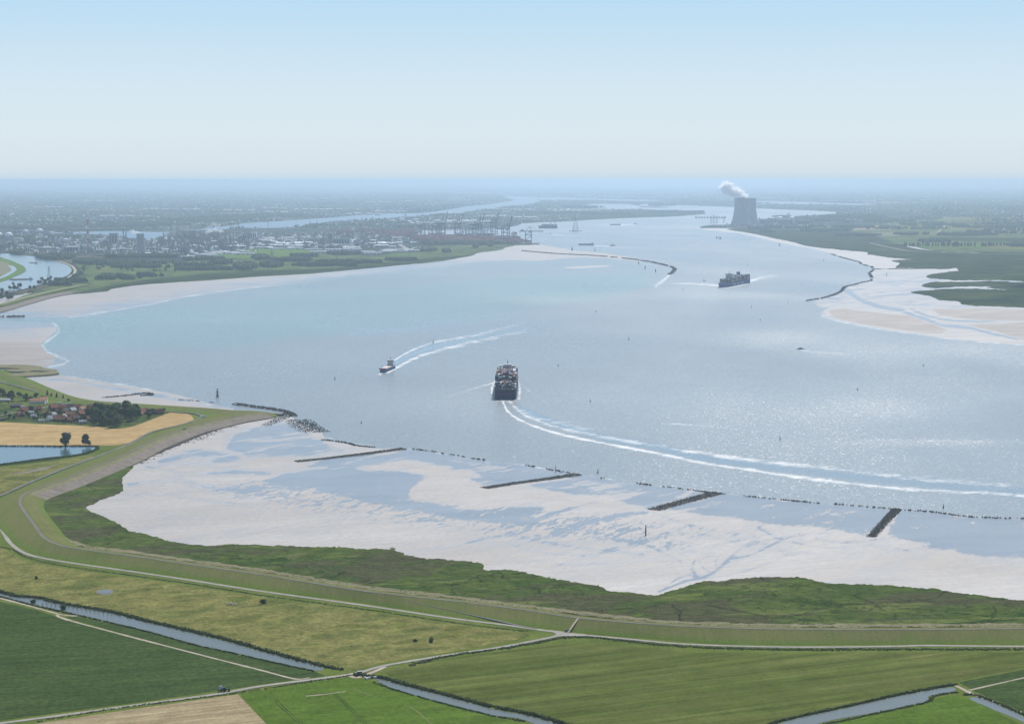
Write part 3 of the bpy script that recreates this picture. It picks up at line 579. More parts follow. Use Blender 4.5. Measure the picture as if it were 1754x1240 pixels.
# harbour docks and the canal behind them
DOCKS = []
for i, pts in enumerate([[(408,384),(470,379.5),(560,373.5),(640,367),(722,365),(770,359),(799,354),(840,349.5),(880,343.5),(866,339),(900,340),(925,345),(905,350),(862,354),(838,359),(800,362.5),(760,366),(700,371.5),(640,376),(588,380),(540,386.5),(500,389.5),(440,391),(410,389)],
  [(118,398.5),(200,396),(280,397.5),(330,394),(400,386),(440,386),(400,391),(330,399),(277,407),(262,411.5),(235,409),(180,403)],
  [(862,336.5),(920,337.5),(1010,340),(1080,342),(1150,343),(1100,345),(1020,343),(940,343),(900,342)],
  [(1290,345),(1340,345),(1420,347.5),(1500,350),(1480,351.5),(1400,350),(1320,348)]]):
    DOCKS.append(pts); S('harbour_dock', pts, 0.9+i*0.25, 'dock', seed=30+i, jit=0.3, step=2)
S('canal', [(-200,440),(0,434.5),(30,437.5),(60,439.5),(85,445),(100,448.5),(113,453),(121,458.5),(123,464.5),(117,471),(100,478),(78,485),(50,493),(20,500),(0,505),(-200,560)], 2.2, 'canal', seed=40)
S('canal_island', [(-200,436),(-20,440),(8,443),(28,450),(43,458),(45,463),(38,468),(20,476),(0,483),(-200,530)], 2.9, 'lush', seed=41, jit=0.4)
S('island_field', [(-60,447),(8,449),(19,458),(17,464),(0,473),(-60,486)], 3.2, 'straw', seed=42)
ribbon('island_ditch', [(16,455),(23,459),(24,463),(15,469),(0,476),(-30,484)], 22, 3.3, M['canal'])
ribbon('canal_dike_road', [(100,447.5),(115,452),(125,457),(129,463),(125,470),(112,477),(92,484),(85,487)], 12, 4.2, M['dirt'])
# sea dike along the north-west shore
ribbon('dike_slope', [(-40,541),(0,531),(40,519.5),(80,508.5),(125,500)], 52, 2.6, M['berm'])
ribbon('dike_slope', [(-40,527),(0,523),(40,511.5),(80,501.5),(125,491.5),(150,488)], 40, 4.6, M['grass'])
ribbon('dike_road', [(-40,528),(0,521),(40,510),(80,500),(125,491),(150,488)], 9, 5.4, M['dirt'])
# ---- the polder in front with the village head
POL = [(-220,660),(-60,645),(0,634),(26,647),(77,668),(108,681),(144,688),(200,692),(284,697),(361,700),(400,702.5),(440,705),(400,716),(361,727),(335,738),(284,761),(245,780),(215,800),(178,812),(150,822),(80,840),(55,862),(60,890),(90,920),(140,938),(223,950),(334,966),(450,984),(622,1012),(771,1030),(900,1046),(1110,1068),(1221,1074),(1350,1077),(1754,1076),(1960,1074),(2000,1400),(-300,1400)]
S('polder_ground', POL, 1.65, 'grass', thick=2.8, step=6)
MAR = [(226,798),(222,806),(208,821),(211,839),(186,850),(156,863),(148,871),(167,880),(193,891),(222,908),(260,917),(297,928),(352,934),(400,932),(474,934),(526,936),(585,937),(622,940),(660,940),(715,954),(756,958),(808,962),(828,967),(830,976),(864,975),(900,980),(935,988),(998,999),(1028,1003),(1043,1012),(1073,1014),(1124,1019),(1147,1012),(1184,1001),(1206,995),(1232,995),(1277,990),(1367,988),(1419,998),(1522,1002),(1619,1012),(1708,1023),(1754,1028),(1960,1050),(1960,1090),(1754,1088),(1350,1090),(1100,1082),(900,1060),(700,1034),(500,1006),(334,980),(223,964),(120,950),(60,925),(30,880),(50,848),(110,822),(178,803)]
S('salt_marsh', MAR, 1.5, 'marsh', thick=1.6, jit=2.6, step=2.0, seed=14, fr=0.2)
for i, pts in enumerate([[(668,938),(672,937),(678,940),(672,942)],[(1362,988),(1366,987),(1370,989)],[(745,957),(752,956),(756,958),(750,960)],[(1590,1008),(1600,1007),(1612,1010),(1600,1012)]]):
    S('marsh_tuft', pts, 0.95, 'marsh', thick=0.5, jit=0.5, step=1, seed=50+i)
S('pale_marsh_patch', [(490,950),(520,945),(545,948),(552,953),(535,960),(510,962),(492,957)], 1.62, 'garden', thick=0.3, jit=3, seed=60)
# fields
S('crop_field', [(-60,1026),(0,1030),(60,1044),(98,1056),(113,1062),(222,1091),(334,1120),(450,1150),(503,1164),(450,1171),(260,1199),(0,1233),(-60,1240)], 1.75, 'crop', thick=0.2, curve=False, jit=0.5, seed=61)
S('crop_field', [(110,1056),(133,1056),(185,1066.5),(260,1085),(334,1106),(450,1131),(541,1150),(556,1157),(515,1163),(450,1147),(334,1117),(222,1088)], 1.75, 'crop', thick=0.2, curve=False, jit=0.5, seed=62)
S('rough_meadow', [(-60,930),(0,938),(40,958),(111,973),(223,989),(334,1005),(450,1023),(622,1046),(771,1067),(864,1079),(900,1083),(905,1088),(880,1096),(771,1116),(660,1134),(606,1148),(585,1147),(474,1117),(400,1099),(260,1064),(185,1046),(111,1033),(30,1016),(-60,1000)], 1.75, 'meadow', thick=0.2, jit=0.5, seed=63)
S('stubble_field', [(40,1243),(67,1238),(200,1218),(389,1191),(408,1189),(455,1238),(490,1275),(40,1300)], 1.75, 'stubble', thick=0.2, curve=False, seed=64)
S('bright_field', [(412,1187),(500,1174),(600,1159),(637,1165),(680,1182),(771,1209),(845,1227),(930,1246),(1100,1290),(510,1300)], 1.75, 'crop3', thick=0.2, curve=False, seed=65, jit=0.4)
S('mown_field', [(656,1146),(700,1139),(808,1121),(924,1107),(972,1101),(1035,1102),(1184,1117),(1350,1119),(1522,1117),(1754,1117),(1960,1119),(1960,1120),(1754,1143),(1634,1167),(1619,1173),(1448,1208),(1352,1230),(1300,1243),(1200,1290),(1100,1290),(965,1237),(900,1219),(845,1205),(771,1188),(700,1169),(668,1160)], 1.75, 'crop2', thick=0.2, curve=False, jit=0.4, seed=66)
S('crop_field', [(1642,1168),(1754,1146),(1960,1120),(1960,1130),(1754,1159),(1664,1179)], 1.75, 'crop', thick=0.2, curve=False, seed=67)
S('crop_field', [(1667,1182),(1754,1162),(1960,1125),(1960,1290),(1754,1219),(1700,1196)], 1.75, 'crop', thick=0.2, curve=False, seed=68)
S('crop_field', [(1589,1204),(1600,1196),(1640,1190),(1656,1194),(1754,1242),(1860,1300),(1300,1300),(1400,1243),(1508,1221)], 1.75, 'crop3', thick=0.2, curve=False, seed=69)
S('wheat_field', [(-100,722),(0,723),(64,726),(155,730),(215,733),(284,709),(297,706),(322,709),(331,717),(320,724),(258,739),(214,760),(155,762.5),(0,763),(-100,763)], 1.78, 'wheat', thick=0.2, jit=0.4, seed=70)
S('village_gardens', [(-100,690),(0,692),(60,694),(110,690),(180,699),(232,704),(290,706),(270,722),(215,731),(155,729),(64,725),(0,722),(-100,721)], 1.72, 'garden', seed=71)
S('pond_bank', [(-60,763),(103,763),(140,763),(167,764),(170,769),(150,778),(110,785),(77,790),(0,799),(-60,806)], 1.72, 'reed', jit=0.6, step=2, seed=72)
S('pond', [(-60,764.5),(103,764.5),(150,764.8),(165,767),(155,772),(144,775.5),(110,780.5),(77,784),(0,794),(-60,800)], 1.8, 'canal', jit=0.4, step=2, seed=73)
S('polder_meadow', [(-60,812),(0,802),(77,793),(160,780),(170,786),(111,803),(60,826),(30,838),(0,846),(-60,860)], 1.72, 'meadow', jit=0.6, seed=74)
S('bare_patch', [(20,812),(50,806),(95,797),(80,803),(50,809)], 1.9, 'berm', jit=0.8, seed=75, step=2)
S('pond', [(163,1013),(168,1010),(182,1008.5),(194,1011),(193,1015),(184,1018),(170,1017)], 2.0, 'berm', seed=76)
S('dried_pool', [(167,1013.4),(172,1011.3),(182,1010),(191,1012),(190,1014.6),(183,1016.3),(171,1015.6)], 2.2, 'ditch', seed=77)
D1u = [(-40,1006),(0,1014),(30,1020),(67,1025),(111,1036),(186,1049),(260,1067.5),(371,1093.5),(450,1116),(474,1121),(550,1141.7)]
D1l = [(541,1148),(474,1134),(400,1117),(334,1103),(260,1082),(186,1064),(111,1047),(56,1036),(0,1022),(-40,1014)]
S('ditch', D1u+D1l, 1.82, 'ditch', thick=0.2, jit=0.4, seed=78)
S('ditch', [(643,1163),(650,1162),(697,1175),(771,1194),(845,1214),(900,1224),(961,1240),(1100,1285),(1000,1275),(900,1233),(845,1224),(771,1206),(678,1180)], 1.82, 'ditch', thick=0.2, jit=0.3, seed=79)
S('ditch', [(1636,1182),(1623,1176.5),(1537,1192),(1448,1212),(1356,1232),(1290,1255),(1340,1262),(1411,1236),(1508,1218),(1570,1204),(1589,1200),(1590,1192),(1612,1187)], 1.82, 'ditch', thick=0.2, jit=0.4, seed=80)
S('ditch', [(1661,1196),(1686,1197),(1754,1227),(1860,1280),(1850,1290),(1754,1237),(1700,1214)], 1.82, 'ditch', thick=0.2, jit=0.3, seed=81)
# ---- the dike: inner toe, crest and outer slope as one ridge
CZ, TZ = 8.5, 1.8
ST = [((1960,1073.5),(1960,1103)),((1754,1076),(1754,1102.5)),((1522,1078),(1522,1102.5)),((1350,1077),(1350,1103.5)),((1221,1074),(1221,1100)),((1110,1068),(1130,1094)),((991,1058),(1000,1083)),((900,1044),(900,1070.5)),((771,1028),(771,1054)),((622,1011.5),(622,1032)),((450,984),(450,1008.5)),((334,967.5),(334,990.5)),((223,951.5),(223,974.5)),((130,939),(112,958.5)),((96,931),(62,948)),((74,919),(26,931)),((56,895),(-4,903)),((40,873),(-26,884)),((34,857),(-30,866)),((48,843),(0,852)),((111,820),(111,804)),((206,781.5),(200,769)),((258,756),(262,741)),((310,736),(322,724.5)),((345,726),(342,714)),((395,714),(351,711)),((440,706.5),(353,712)),((442,704.8,7.5),(353,712)),((400,703,6),(349,709.5)),((345,698.8,5),(330,706.5)),((284,695.5,4.5),(280,703.5)),((200,690,4.5),(200,699)),((144,686,4.5),(142,692.5)),((100,678,4.5),(93,685)),((60,663,4.5),(56,671.5)),((26,648,4.5),(22,657)),((-20,632,4.5),(-20,641))]
def dike():
    # same number of samples for both rails
    def res(pts, per):
        pts = [np.array(p) for p in pts]; out = []
        for i in range(len(pts)-1):
            p0 = pts[max(i-1, 0)]; p1 = pts[i]; p2 = pts[i+1]; p3 = pts[min(i+2, len(pts)-1)]
            for j in range(per):
                t = j/per; out.append(0.5*((2*p1)+(-p0+p2)*t+(2*p0-5*p1+4*p2-p3)*t*t+(-p0+3*p1-3*p2+p3)*t**3))
        out.append(pts[-1]); return np.array(out)
    zc = [(c[2] if len(c) > 2 else CZ) for c, t in ST]
    A3 = res([(*map(float, G(c[0], c[1], z)), z) for (c, t), z in zip(ST, zc)], 10); A = A3[:, :2]; ZC = np.minimum(A3[:, 2], CZ); B = res([tuple(map(float, G(*t, TZ))) for c, t in ST], 10)
    T = np.gradient(A, axis=0); T /= np.linalg.norm(T, axis=1)[:, None]; N = np.stack([-T[:, 1], T[:, 0]], 1)
    s = np.sign(np.sum((A-B)*N, 1)); s[s == 0] = 1
    from collections import Counter
    s = np.full(len(s), Counter(s.tolist()).most_common(1)[0][0]); N = N*s[:, None]
    n = len(A); O1 = A+N*5; Om = A+N*13; O2 = A+N*27; A0 = A-N*2
    rows = [(B, TZ-1), (B, TZ), (A0, ZC), (O1, ZC-0.1), (Om, ZC-1.6), (O2, 1.7), (O2, 0.2)]
    V = np.concatenate([np.c_[R, np.zeros(n)+z] for R, z in rows]); Fs = []; MI = []
    for r in range(len(rows)-1):
        for i in range(n-1): Fs.append((r*n+i, r*n+i+1, (r+1)*n+i+1, (r+1)*n+i)); MI.append(1 if r == 4 and 188 <= i < 262 else 2 if r in (3, 5) and 188 <= i < 262 else 0)
    o = mesh('dike', V, Fs, [M['dikeslope'], M['berm'], M['straw']], mi=MI); o['kind'] = 'structure'
    return A, N
def dikemat():
    t = NT('dike_slope_grass')
    g = t.n('ShaderNodeNewGeometry'); sp = t.n('ShaderNodeSeparateXYZ'); t.t.links.new(g.outputs['Position'], sp.inputs[0])
    n = t.noise((60, 60), 0.2, 5, 0.65); up = t.remap(sp.outputs[2], 2.0, 5.0)
    lo = t.ramp(n, [(0.3, (0.10, 0.155, 0.028)), (0.7, (0.135, 0.18, 0.042))]); hi = t.ramp(n, [(0.3, (0.125, 0.138, 0.045)), (0.5, (0.155, 0.16, 0.06)), (0.7, (0.12, 0.15, 0.04))])
    c = t.mix(up, lo, hi); f = t.noise((2, 2), 0, 3, 0.7); c = t.mix(1.0, c, t.ramp(f, [(0.25, (0.78,)*3), (0.75, (1.2,)*3)]), 'MULTIPLY')
    st = t.noise((3.5, 60), 0.0, 2, 0.6); c = t.mix(1.0, c, t.ramp(st, [(0.3, (0.93,)*3), (0.7, (1.07,)*3)]), 'MULTIPLY')
    t.bump(f, 0.5, 1.0)
    return t.out(c, 0.95, 0.0)
M['dikeslope'] = dikemat()
CR, CN = dike()
R = lambda n, pts, w_, z, m, **k: ribbon(n, pts, w_, z, M[m], **k)
# crest path
R('dike_path', [c[:2] for c, t in ST][:22]+[(258,756),(310,736),(361,722.5),(400,714),(430,708.5)], 3.2, CZ+0.15, 'path', thick=0.1)
INNER = [(1960,1107),(1754,1106.5),(1640,1105.5),(1578,1105),(1522,1106.5),(1350,1107.5),(1184,1103),(1072,1093.5),(991,1086),(954,1082)]
R('road', INNER, 4.4, TZ+0.12, 'road')
R('road', [(960,1083),(906,1075.5),(864,1069.5),(771,1058),(622,1036),(450,1012.5),(334,994.5),(223,978),(111,962),(48,949),(18,930),(2,905),(-18,880)], 4.4, TZ+0.12, 'road')
R('road', [(948,1081),(958,1086),(948,1090),(924,1095),(850,1109),(771,1120.5),(660,1139),(600,1154),(450,1174),(371,1188),(260,1203),(100,1225),(0,1238),(-60,1246)], 4.4, TZ+0.2, 'road')
S('road', [(925,1078),(955,1080),(985,1085),(1010,1088),(985,1089),(962,1089),(940,1093),(952,1087),(945,1082)], TZ+0.16, 'road', curve=True, step=2)
R('dike_ramp', [(920,1077),(906,1074.5),(864,1065),(820,1055),(771,1044),(700,1029.5),(655,1019),(625,1012.3)], 3.0, 0, 'path', zs=[1.95,2.0,2.5,3.3,4.4,5.9,7.4,8.65], thick=0.8)
R('dike_stair', [(973,1083),(981,1071),(990,1058.6)], 1.6, 0, 'dirt', zs=[TZ+0.5, 5.6, CZ+.3])
R('dike_road', [(-40,860),(0,848.5),(48,827),(111,801.5),(160,784),(219,761),(258,740.5),(310,727),(335,719),(346,713),(338,708.7),(310,706),(232,702),(181,696),(144,689),(129,686),(83,675.5),(26,660),(0,653.5),(-40,643)], 5.0, 3.0, 'path', thick=1.8)
R('village_road', [(0,711),(60,700),(95,694),(120,690),(144,688.5)], 4, 1.9, 'road')
R('stone_toe', [(466,709),(430,716),(400,723),(361,737),(335,746),(284,767.5),(245,784),(219,797)], 7, 1.9, 'darkrock', thick=2, wob=0.6)
R('pier_deck', [(438,705),(462,707.5),(485,708.5)], 9, 3.6, 'berm', thick=3)
R('outer_verge', [(62,868),(72,888),(90,908),(115,925),(160,938),(223,945),(334,961),(450,977),(622,1004.5),(771,1021.5),(900,1038),(1110,1062),(1221,1068),(1350,1071),(1754,1070)], 12, 1.85, 'straw', wob=0.7, thick=0.6)
R('farm_track', [(98,1052),(112,1060),(222,1089.5),(334,1118.5),(450,1148),(505,1162),(530,1160)], 2.6, 1.9, 'dirt', wob=0.5)
R('farm_track', [(0,1024),(56,1039),(104,1052),(133,1054.5)], 3.0, 1.88, 'dirt', wob=0.6)
R('farm_track', [(1634,1172),(1650,1180),(1671,1190),(1700,1200),(1754,1221.5),(1800,1244)], 3, 1.88, 'dirt', wob=0.5)
R('farm_track', [(1660,1181.5),(1754,1160),(1850,1140)], 2, 1.9, 'dirt', wob=0.4)
R('farm_track', [(524,1191.5),(560,1188),(592,1183.5)], 1.3, 1.9, 'dirt', wob=0.5)
for i, pts in enumerate([[(469,1195),(480,1210),(520,1245)],[(473,1194.5),(486,1210),(526,1245)],[(571,1188),(600,1215),(625,1242)],[(575,1187.5),(605,1215),(631,1242)],[(700,1207),(720,1222),(745,1245)],[(600,1178),(625,1187),(650,1194)]]):
    R('tractor_rut', pts, 0.55, 1.8, 'straw' if i in (4,5) else 'reed', wob=0.8, thick=0.4)
R('access_road', [(600,1157),(612,1160),(640,1150),(660,1141)], 4, 1.95, 'dirt')
# moles and walls
S('harbour_mole', [(-40,626),(0,625),(36,624.6),(65,627),(80,631),(97,633),(88,636),(62,634.5),(45,636),(20,636),(8,632.5),(36,631.5),(5,629.5),(-40,632)], 3.0, 'straw', thick=3.5, jit=0.6, step=1.5, seed=90)
S('harbour_mole', [(-40,640),(20,640),(50,637),(80,637),(95,635.5),(101,638.5),(88,641),(62,643),(36,644.5),(0,643)], 3.0, 'straw', thick=3.5, jit=0.5, step=1.5, seed=91)
# ================================================================== THINGS
def rocks(mb, line, width, z, size, density, n_rows=None, seed=0, m=0, gaps=None):
    """rough stones heaped along a traced line (photo pixels), widths in metres"""
    rr = random.Random(seed); q = catmull(line, 3); x, y = G(q[:, 0], q[:, 1], 0.0)
    L = np.r_[0, np.cumsum(np.hypot(np.diff(x), np.diff(y)))]; tot = L[-1]; N = int(tot*density)
    for _ in range(N):
        s = rr.random()*tot; i = min(np.searchsorted(L, s)-1, len(L)-2); i = max(i, 0); f = (s-L[i])/(L[i+1]-L[i]+1e-9)
        if gaps is not None and vnoise(np.array([s/gaps[0]]), np.array([seed*3.1]), 1)[0] < gaps[1]: continue
        tx, ty = x[i+1]-x[i], y[i+1]-y[i]; l = math.hypot(tx, ty)+1e-9
        o = rr.uniform(-1, 1); w_ = width(s/tot) if callable(width) else width
        px_ = x[i]+tx*f-ty/l*o*w_/2; py_ = y[i]+ty*f+tx/l*o*w_/2; r = size*rr.uniform(0.6, 1.4)
        zc = z*(1-abs(o)**2)
        V = []
        for a, b, c in ((1,0,0),(0,1,0),(-1,0,0),(0,-1,0),(0,0,1)):
            k = r*rr.uniform(0.7, 1.25); V.append((px_+a*k, py_+b*k, zc+c*k*0.7+(-0.2 if c == 0 else 0)))
        rz = rr.uniform(0, pi/2); V = [(px_+(p[0]-px_)*cos(rz)-(p[1]-py_)*sin(rz), py_+(p[0]-px_)*sin(rz)+(p[1]-py_)*cos(rz), p[2]) for p in V]
        mb.add(V, [(0,1,4),(1,2,4),(2,3,4),(3,0,4)], m)
def groyne(line, w0, w1, lab, seed, size=1.25, h=1.6):
    mb = MB(); q = linear(line, 4); x, y = G(q[:, 0], q[:, 1], 0.0); n = len(x); Pn = np.stack([x, y], 1)
    T = np.gradient(Pn, axis=0); T /= np.linalg.norm(T, axis=1)[:, None]; Nn = np.stack([-T[:, 1], T[:, 0]], 1)
    secs = []
    for i in range(n):
        wd = w0+(w1-w0)*i/(n-1); c = Pn[i]
        secs.append([(*(c+Nn[i]*wd*a), b) for a, b in ((-.5, -.5), (-.28, h*.75), (.28, h*.75), (.5, -.5))])
    mb.ring(secs)
    rocks(mb, line, lambda t: w0+(w1-w0)*t, h*0.8, size, 6.5, seed=seed)
    o = mb.build('groyne', M['rock']); tag(o, lab, 'groyne', 'stone groynes on the mudflat'); return o
groyne([(507,791.5),(560,786),(620,778.5),(691,769)], 19, 16, 'long thin dark stone groyne, farthest of the four and closest to the village', 1)
groyne([(830,837),(870,830.5),(930,822),(990,813)], 20, 17, 'straight stone groyne on pale mud, second of the four counted from the village', 2)
groyne([(1119,874.5),(1160,863),(1200,852),(1227,844.5)], 24, 20, 'stone groyne on pale mud between the long oblique groyne and the short broad one', 3)
groyne([(1492,921),(1510,901),(1536,872)], 13, 12, 'short broad stone groyne pointing towards the viewer on the wet flat', 4, h=1.2)
STUFFY = ('boulder_strip', 'rubble_patch', 'shell_bank')
def wall(lines_, width, size, dens, lab, name='stone_wall', gaps=None, h=0.7, seed=0, cat='stone wall', mat='darkrock'):
    mb = MB()
    for k, l in enumerate(lines_): rocks(mb, l, width, h, size, dens, seed=seed+k, gaps=gaps)
    o = mb.build(name, M[mat]); tag(o, lab, cat, kind='stuff' if name in STUFFY else None); return o
wall([[(691,769),(720,770.5),(756,776),(828,788),(900,797),(936,803.5),(985,812)]], 5, 1.5, .55, 'broken low line of dark stones washed by foam between the two farthest groynes', gaps=(22, .40), seed=20)
wall([[(990,812.5),(1020,817),(1078,826.5),(1130,832.5),(1178,838.5),(1222,845)]], 5.5, 1.5, .7, 'low line of dark stones along the water between the two middle groynes', gaps=(22, .36), seed=25)
wall([[(1229,845),(1290,851),(1350,857),(1393,861),(1450,865),(1538,872.5)]], 5.5, 1.4, .7, 'low line of dark stones along the water left of the short broad groyne', gaps=(20, .36), seed=30)
wall([[(1540,873),(1588,876),(1620,880),(1657,885),(1700,887),(1754,888.5),(1900,893)]], 6, 1.4, .75, 'low line of dark stones leaving the picture right of the short broad groyne', gaps=(20, .33), seed=35)
wall([[(893,430.2),(926,433),(960,435.6),(1026,439.2),(1088,445.2),(1126,451.7),(1151,458),(1156,461),(1153.6,465.5),(1146,470.5)]], 12, 4.5, .5, 'long curved training wall of dark stones running out from the far sandy shore', h=2.2, seed=40, gaps=(50, .12), name='training_wall', cat='training wall')
wall([[(1424,435.5),(1443,441.7),(1473,449.8),(1476,453),(1494,457.8),(1497,462),(1489,468.5),(1492,473.5),(1493,480.5),(1478,484.2),(1459,489),(1446,492.5),(1440,500),(1421,508),(1404,512),(1380,516)]], 10, 3.4, .3, 'winding line of dark stones at the edge of the eastern mudflat', h=2, seed=50, name='training_wall', cat='training wall', gaps=(60, .2))
wall([[(1497,461.8),(1540,461.6),(1604,460.8)]], 12, 3, .9, 'straight dark stone dam joining the eastern marsh to the winding stone line', h=2.5, seed=53, name='stone_dam', cat='dam')
wall([[(402,692.5),(430,696.5),(460,700.5),(485,704.5),(498,709),(502,713)]], 14, 1.8, 2.0, 'dark curved stone breakwater sweeping round the head of the village peninsula', h=2.2, seed=60, name='breakwater', cat='breakwater')
wall([[(506,719),(515,725),(525,733),(540,741)]], 50, 1.0, 6.0, 'patch of scattered dark rubble on the mud below the breakwater', name='rubble_patch', cat='rubble', h=0.5, seed=63)
wall([[(452,712),(480,709),(490,712),(470,722),(455,730)]], 22, 1.0, 3.0, 'dark weedy stones lying around the foot of the pier head', name='rubble_patch', cat='rubble', h=0.5, seed=66)
wall([[(551,753.5),(590,758),(612,763.5),(642,766.5)]], 7, 1.5, 1.4, 'thin ridge of dark stones running from the rubble patch to the farthest groyne', seed=69, h=0.6)
wall([[(176,682),(210,679),(245,674.5),(259,675),(258,677.5),(240,678)]], 10, 1.8, 1.8, 'narrow old stone groyne crossing the village beach to the water', name='beach_groyne', cat='groyne', h=1.4, seed=72)
wall([[(306,685),(330,686.5),(350,688.5),(368,690)]], 5, 1.6, .8, 'thin broken line of stones at the end of the village beach', seed=75, h=0.6, gaps=(20,.4))
wall([[(-40,544),(0,543.5),(41,543)]], 26, 4, 1.0, 'dark stone jetty on the left edge between the two sandy flats', name='jetty', cat='jetty', h=2.5, seed=78)
wall([[(470,709),(440,715),(400,725),(361,740),(335,749),(284,771),(250,788),(222,800)],[(400,729),(361,744),(320,760)]], 24, 1.1, 1.3, 'band of scattered weedy boulders at the foot of the stone dike slope', name='boulder_strip', cat='boulders', h=0.4, seed=81, gaps=(18,.35))
wall([[(1319,932),(1350,939),(1400,950),(1450,957),(1490,963),(1522,966)],[(1360,921),(1380,922)],[(1308,892),(1325,893),(1345,889)],[(1318,871),(1324,870.5)],[(1365,885),(1372,885)]], 5, 0.9, 1.0, 'speckled dark shell ridge curving over the pale mud before the short groyne', name='shell_bank', cat='shell bank', h=0.15, seed=84, gaps=(9,.42))
wall([[(1160,905),(1175,915),(1200,925),(1215,935)],[(1185,860),(1200,858)],[(1130,930),(1160,935),(1190,940)],[(250,780),(262,776)],[(355,778),(368,778)],[(850,815),(870,812)],[(1010,905),(1060,912),(1120,925)]], 8, 0.7, 0.8, 'sparse dark shell speckles on the pale mud around the beacon pole', name='shell_bank', cat='shell bank', h=0.1, seed=90, gaps=(9,.5))
# ---- foliage
def leafmat(name, stops, sz=3):
    t = NT(name); n = t.noise((sz, sz), 0, 3, 0.7, 0.2, t.pos(sz, sz, 0, sz)); 
    return t.out(t.ramp(n, stops), 0.85, 0.15)
M['leaf'] = leafmat('tree_foliage', [(0.3, (0.030, 0.052, 0.016)), (0.5, (0.052, 0.082, 0.024)), (0.7, (0.085, 0.12, 0.036))])
M['leaf2'] = leafmat('willow_foliage', [(0.3, (0.045, 0.065, 0.028)), (0.5, (0.075, 0.10, 0.045)), (0.7, (0.11, 0.14, 0.065))])
M['leaf3'] = leafmat('conifer_foliage', [(0.3, (0.012, 0.028, 0.014)), (0.7, (0.03, 0.055, 0.028))])
M['bark'] = plain('bark', (0.09, 0.07, 0.05), 0.9, 0.3, 1)
M['reedleaf'] = leafmat('reed_leaves', [(0.3, (0.04, 0.06, 0.018)), (0.5, (0.065, 0.09, 0.026)), (0.7, (0.11, 0.13, 0.042))], 4)
M['scrubleaf'] = leafmat('verge_weeds', [(0.3, (0.075, 0.10, 0.03)), (0.7, (0.13, 0.155, 0.05))], 6)
def crown_mb(lobes, n, ls, rr):
    mb = MB()
    for _ in range(n):
        c, r = rr.choice(lobes); d = Vector((rr.gauss(0, 1), rr.gauss(0, 1), rr.gauss(0, 1))).normalized()
        k = rr.uniform(0.62, 1.08); p = Vector(c)+Vector((d.x*r[0], d.y*r[1], d.z*r[2]))*k
        q = (d+Vector((rr.uniform(-.6, .6), rr.uniform(-.6, .6), rr.uniform(-.3, .8)))).to_track_quat('Z', 'Y'); s = ls*rr.uniform(0.6, 1.4)
        V = [p+q @ Vector((s*a, s*b, s*c2)) for a, b, c2 in ((-.5, -.45, rr.uniform(-.2, .2)), (.5, -.4, .1), (.45, .5, rr.uniform(-.2, .2)), (-.4, .5, -.1))]
        mb.add(V, [(0,1,2,3)])
    for c, r in lobes:                           # twiggy core that keeps the crown from being see-through everywhere
        prof = [(r[0]*.55*sin(a), c[2]-r[2]*.6*cos(a)) for a in (0.4, 1.0, 1.6, 2.2, 2.8)]; mb.lathe(prof, 6, 0, c[0], c[1])
    return mb
def make_tree(name, h, wd, kind, seed, lab, cat='tree', n=520, ls=1.3):
    rr = random.Random(seed); t = thing(name, lab, cat); lobes = []
    if kind == 'broad':
        for i in range(7):
            a = rr.uniform(0, 6.3); q = rr.uniform(0.1, 0.32)*wd; lobes.append(((cos(a)*q, sin(a)*q, h*rr.uniform(.22 if name == 'willow_tree' else .42, .74)), (wd*rr.uniform(.2, .3),)*2+(h*rr.uniform(.16, .25),)))
        lobes.append(((0, 0, h*.78), (wd*.26, wd*.26, h*.22)))
    elif kind == 'poplar':
        for i in range(6): lobes.append(((rr.uniform(-.08, .08)*wd, rr.uniform(-.08, .08)*wd, h*(.28+.12*i)), (wd*(.42-.045*i),)*2+(h*.13,)))
    elif kind == 'conifer':
        for i in range(6): lobes.append(((0, 0, h*(.15+.14*i)), (wd*(.48-.075*i),)*2+(h*.1,)))
    else:                                        # bush
        for i in range(4): lobes.append(((rr.uniform(-.25, .25)*wd, rr.uniform(-.25, .25)*wd, h*.45), (wd*.3, wd*.3, h*.5)))
    mb = MB(); mb.bar((0, 0, -0.3), (0, 0, h*.4), h*.025+.1, n=6, r2=h*.015+.06)
    for c, r in lobes[:6]: mb.bar((0, 0, h*.3), c, h*.012+.04, n=4, r2=.05)
    mb.build('trunk', M['bark'], t)
    crown_mb(lobes, n, ls, rr).build('crown', M[{'willow': 'leaf2', 'conifer': 'leaf3'}.get(kind, 'leaf') if name != 'willow_tree' else 'leaf2'], t)
    return reg(t)
HIDE = (0, -5000, 0)
TR = {}
for k, (nm, h, wd, kd, n, ls) in {'oak': ('broadleaf_tree', 16, 14, 'broad', 560, 1.5), 'oak2': ('broadleaf_tree', 14, 15, 'broad', 560, 1.5), 'willow': ('willow_tree', 17, 15, 'broad', 620, 1.5), 'pop': ('poplar_tree', 20, 9, 'poplar', 380, 1.5), 'con': ('conifer_tree', 9, 4.5, 'conifer', 260, .8), 'bush': ('bush', 4, 5, 'bush', 120, .8)}.items():
    TR[k] = [make_tree(nm, h, wd, kd, 5+hash(k) % 1 + len(k)*7+n, 'x', 'bush' if k == 'bush' else 'tree', n, ls), False]
def plant(k, px, py, z=1.6, s=1.0, lab='', group=None, rz=None):
    root, used = TR[k]; p = P(px, py, z)
    rz = random.uniform(0, 6.28) if rz is None else rz
    sc = (s*random.uniform(.92, 1.08), s*random.uniform(.92, 1.08), s*random.uniform(.92, 1.08))
    if not used:
        TR[k][1] = True; root.location = p; root.rotation_euler = (0, 0, rz); root.scale = sc; root['label'] = lab
        if group: root['group'] = group
        return root
    r = copy_tree(root, p, rz, sc, lab)
    if group: r['group'] = group
    elif 'group' in r: del r['group']
    return r
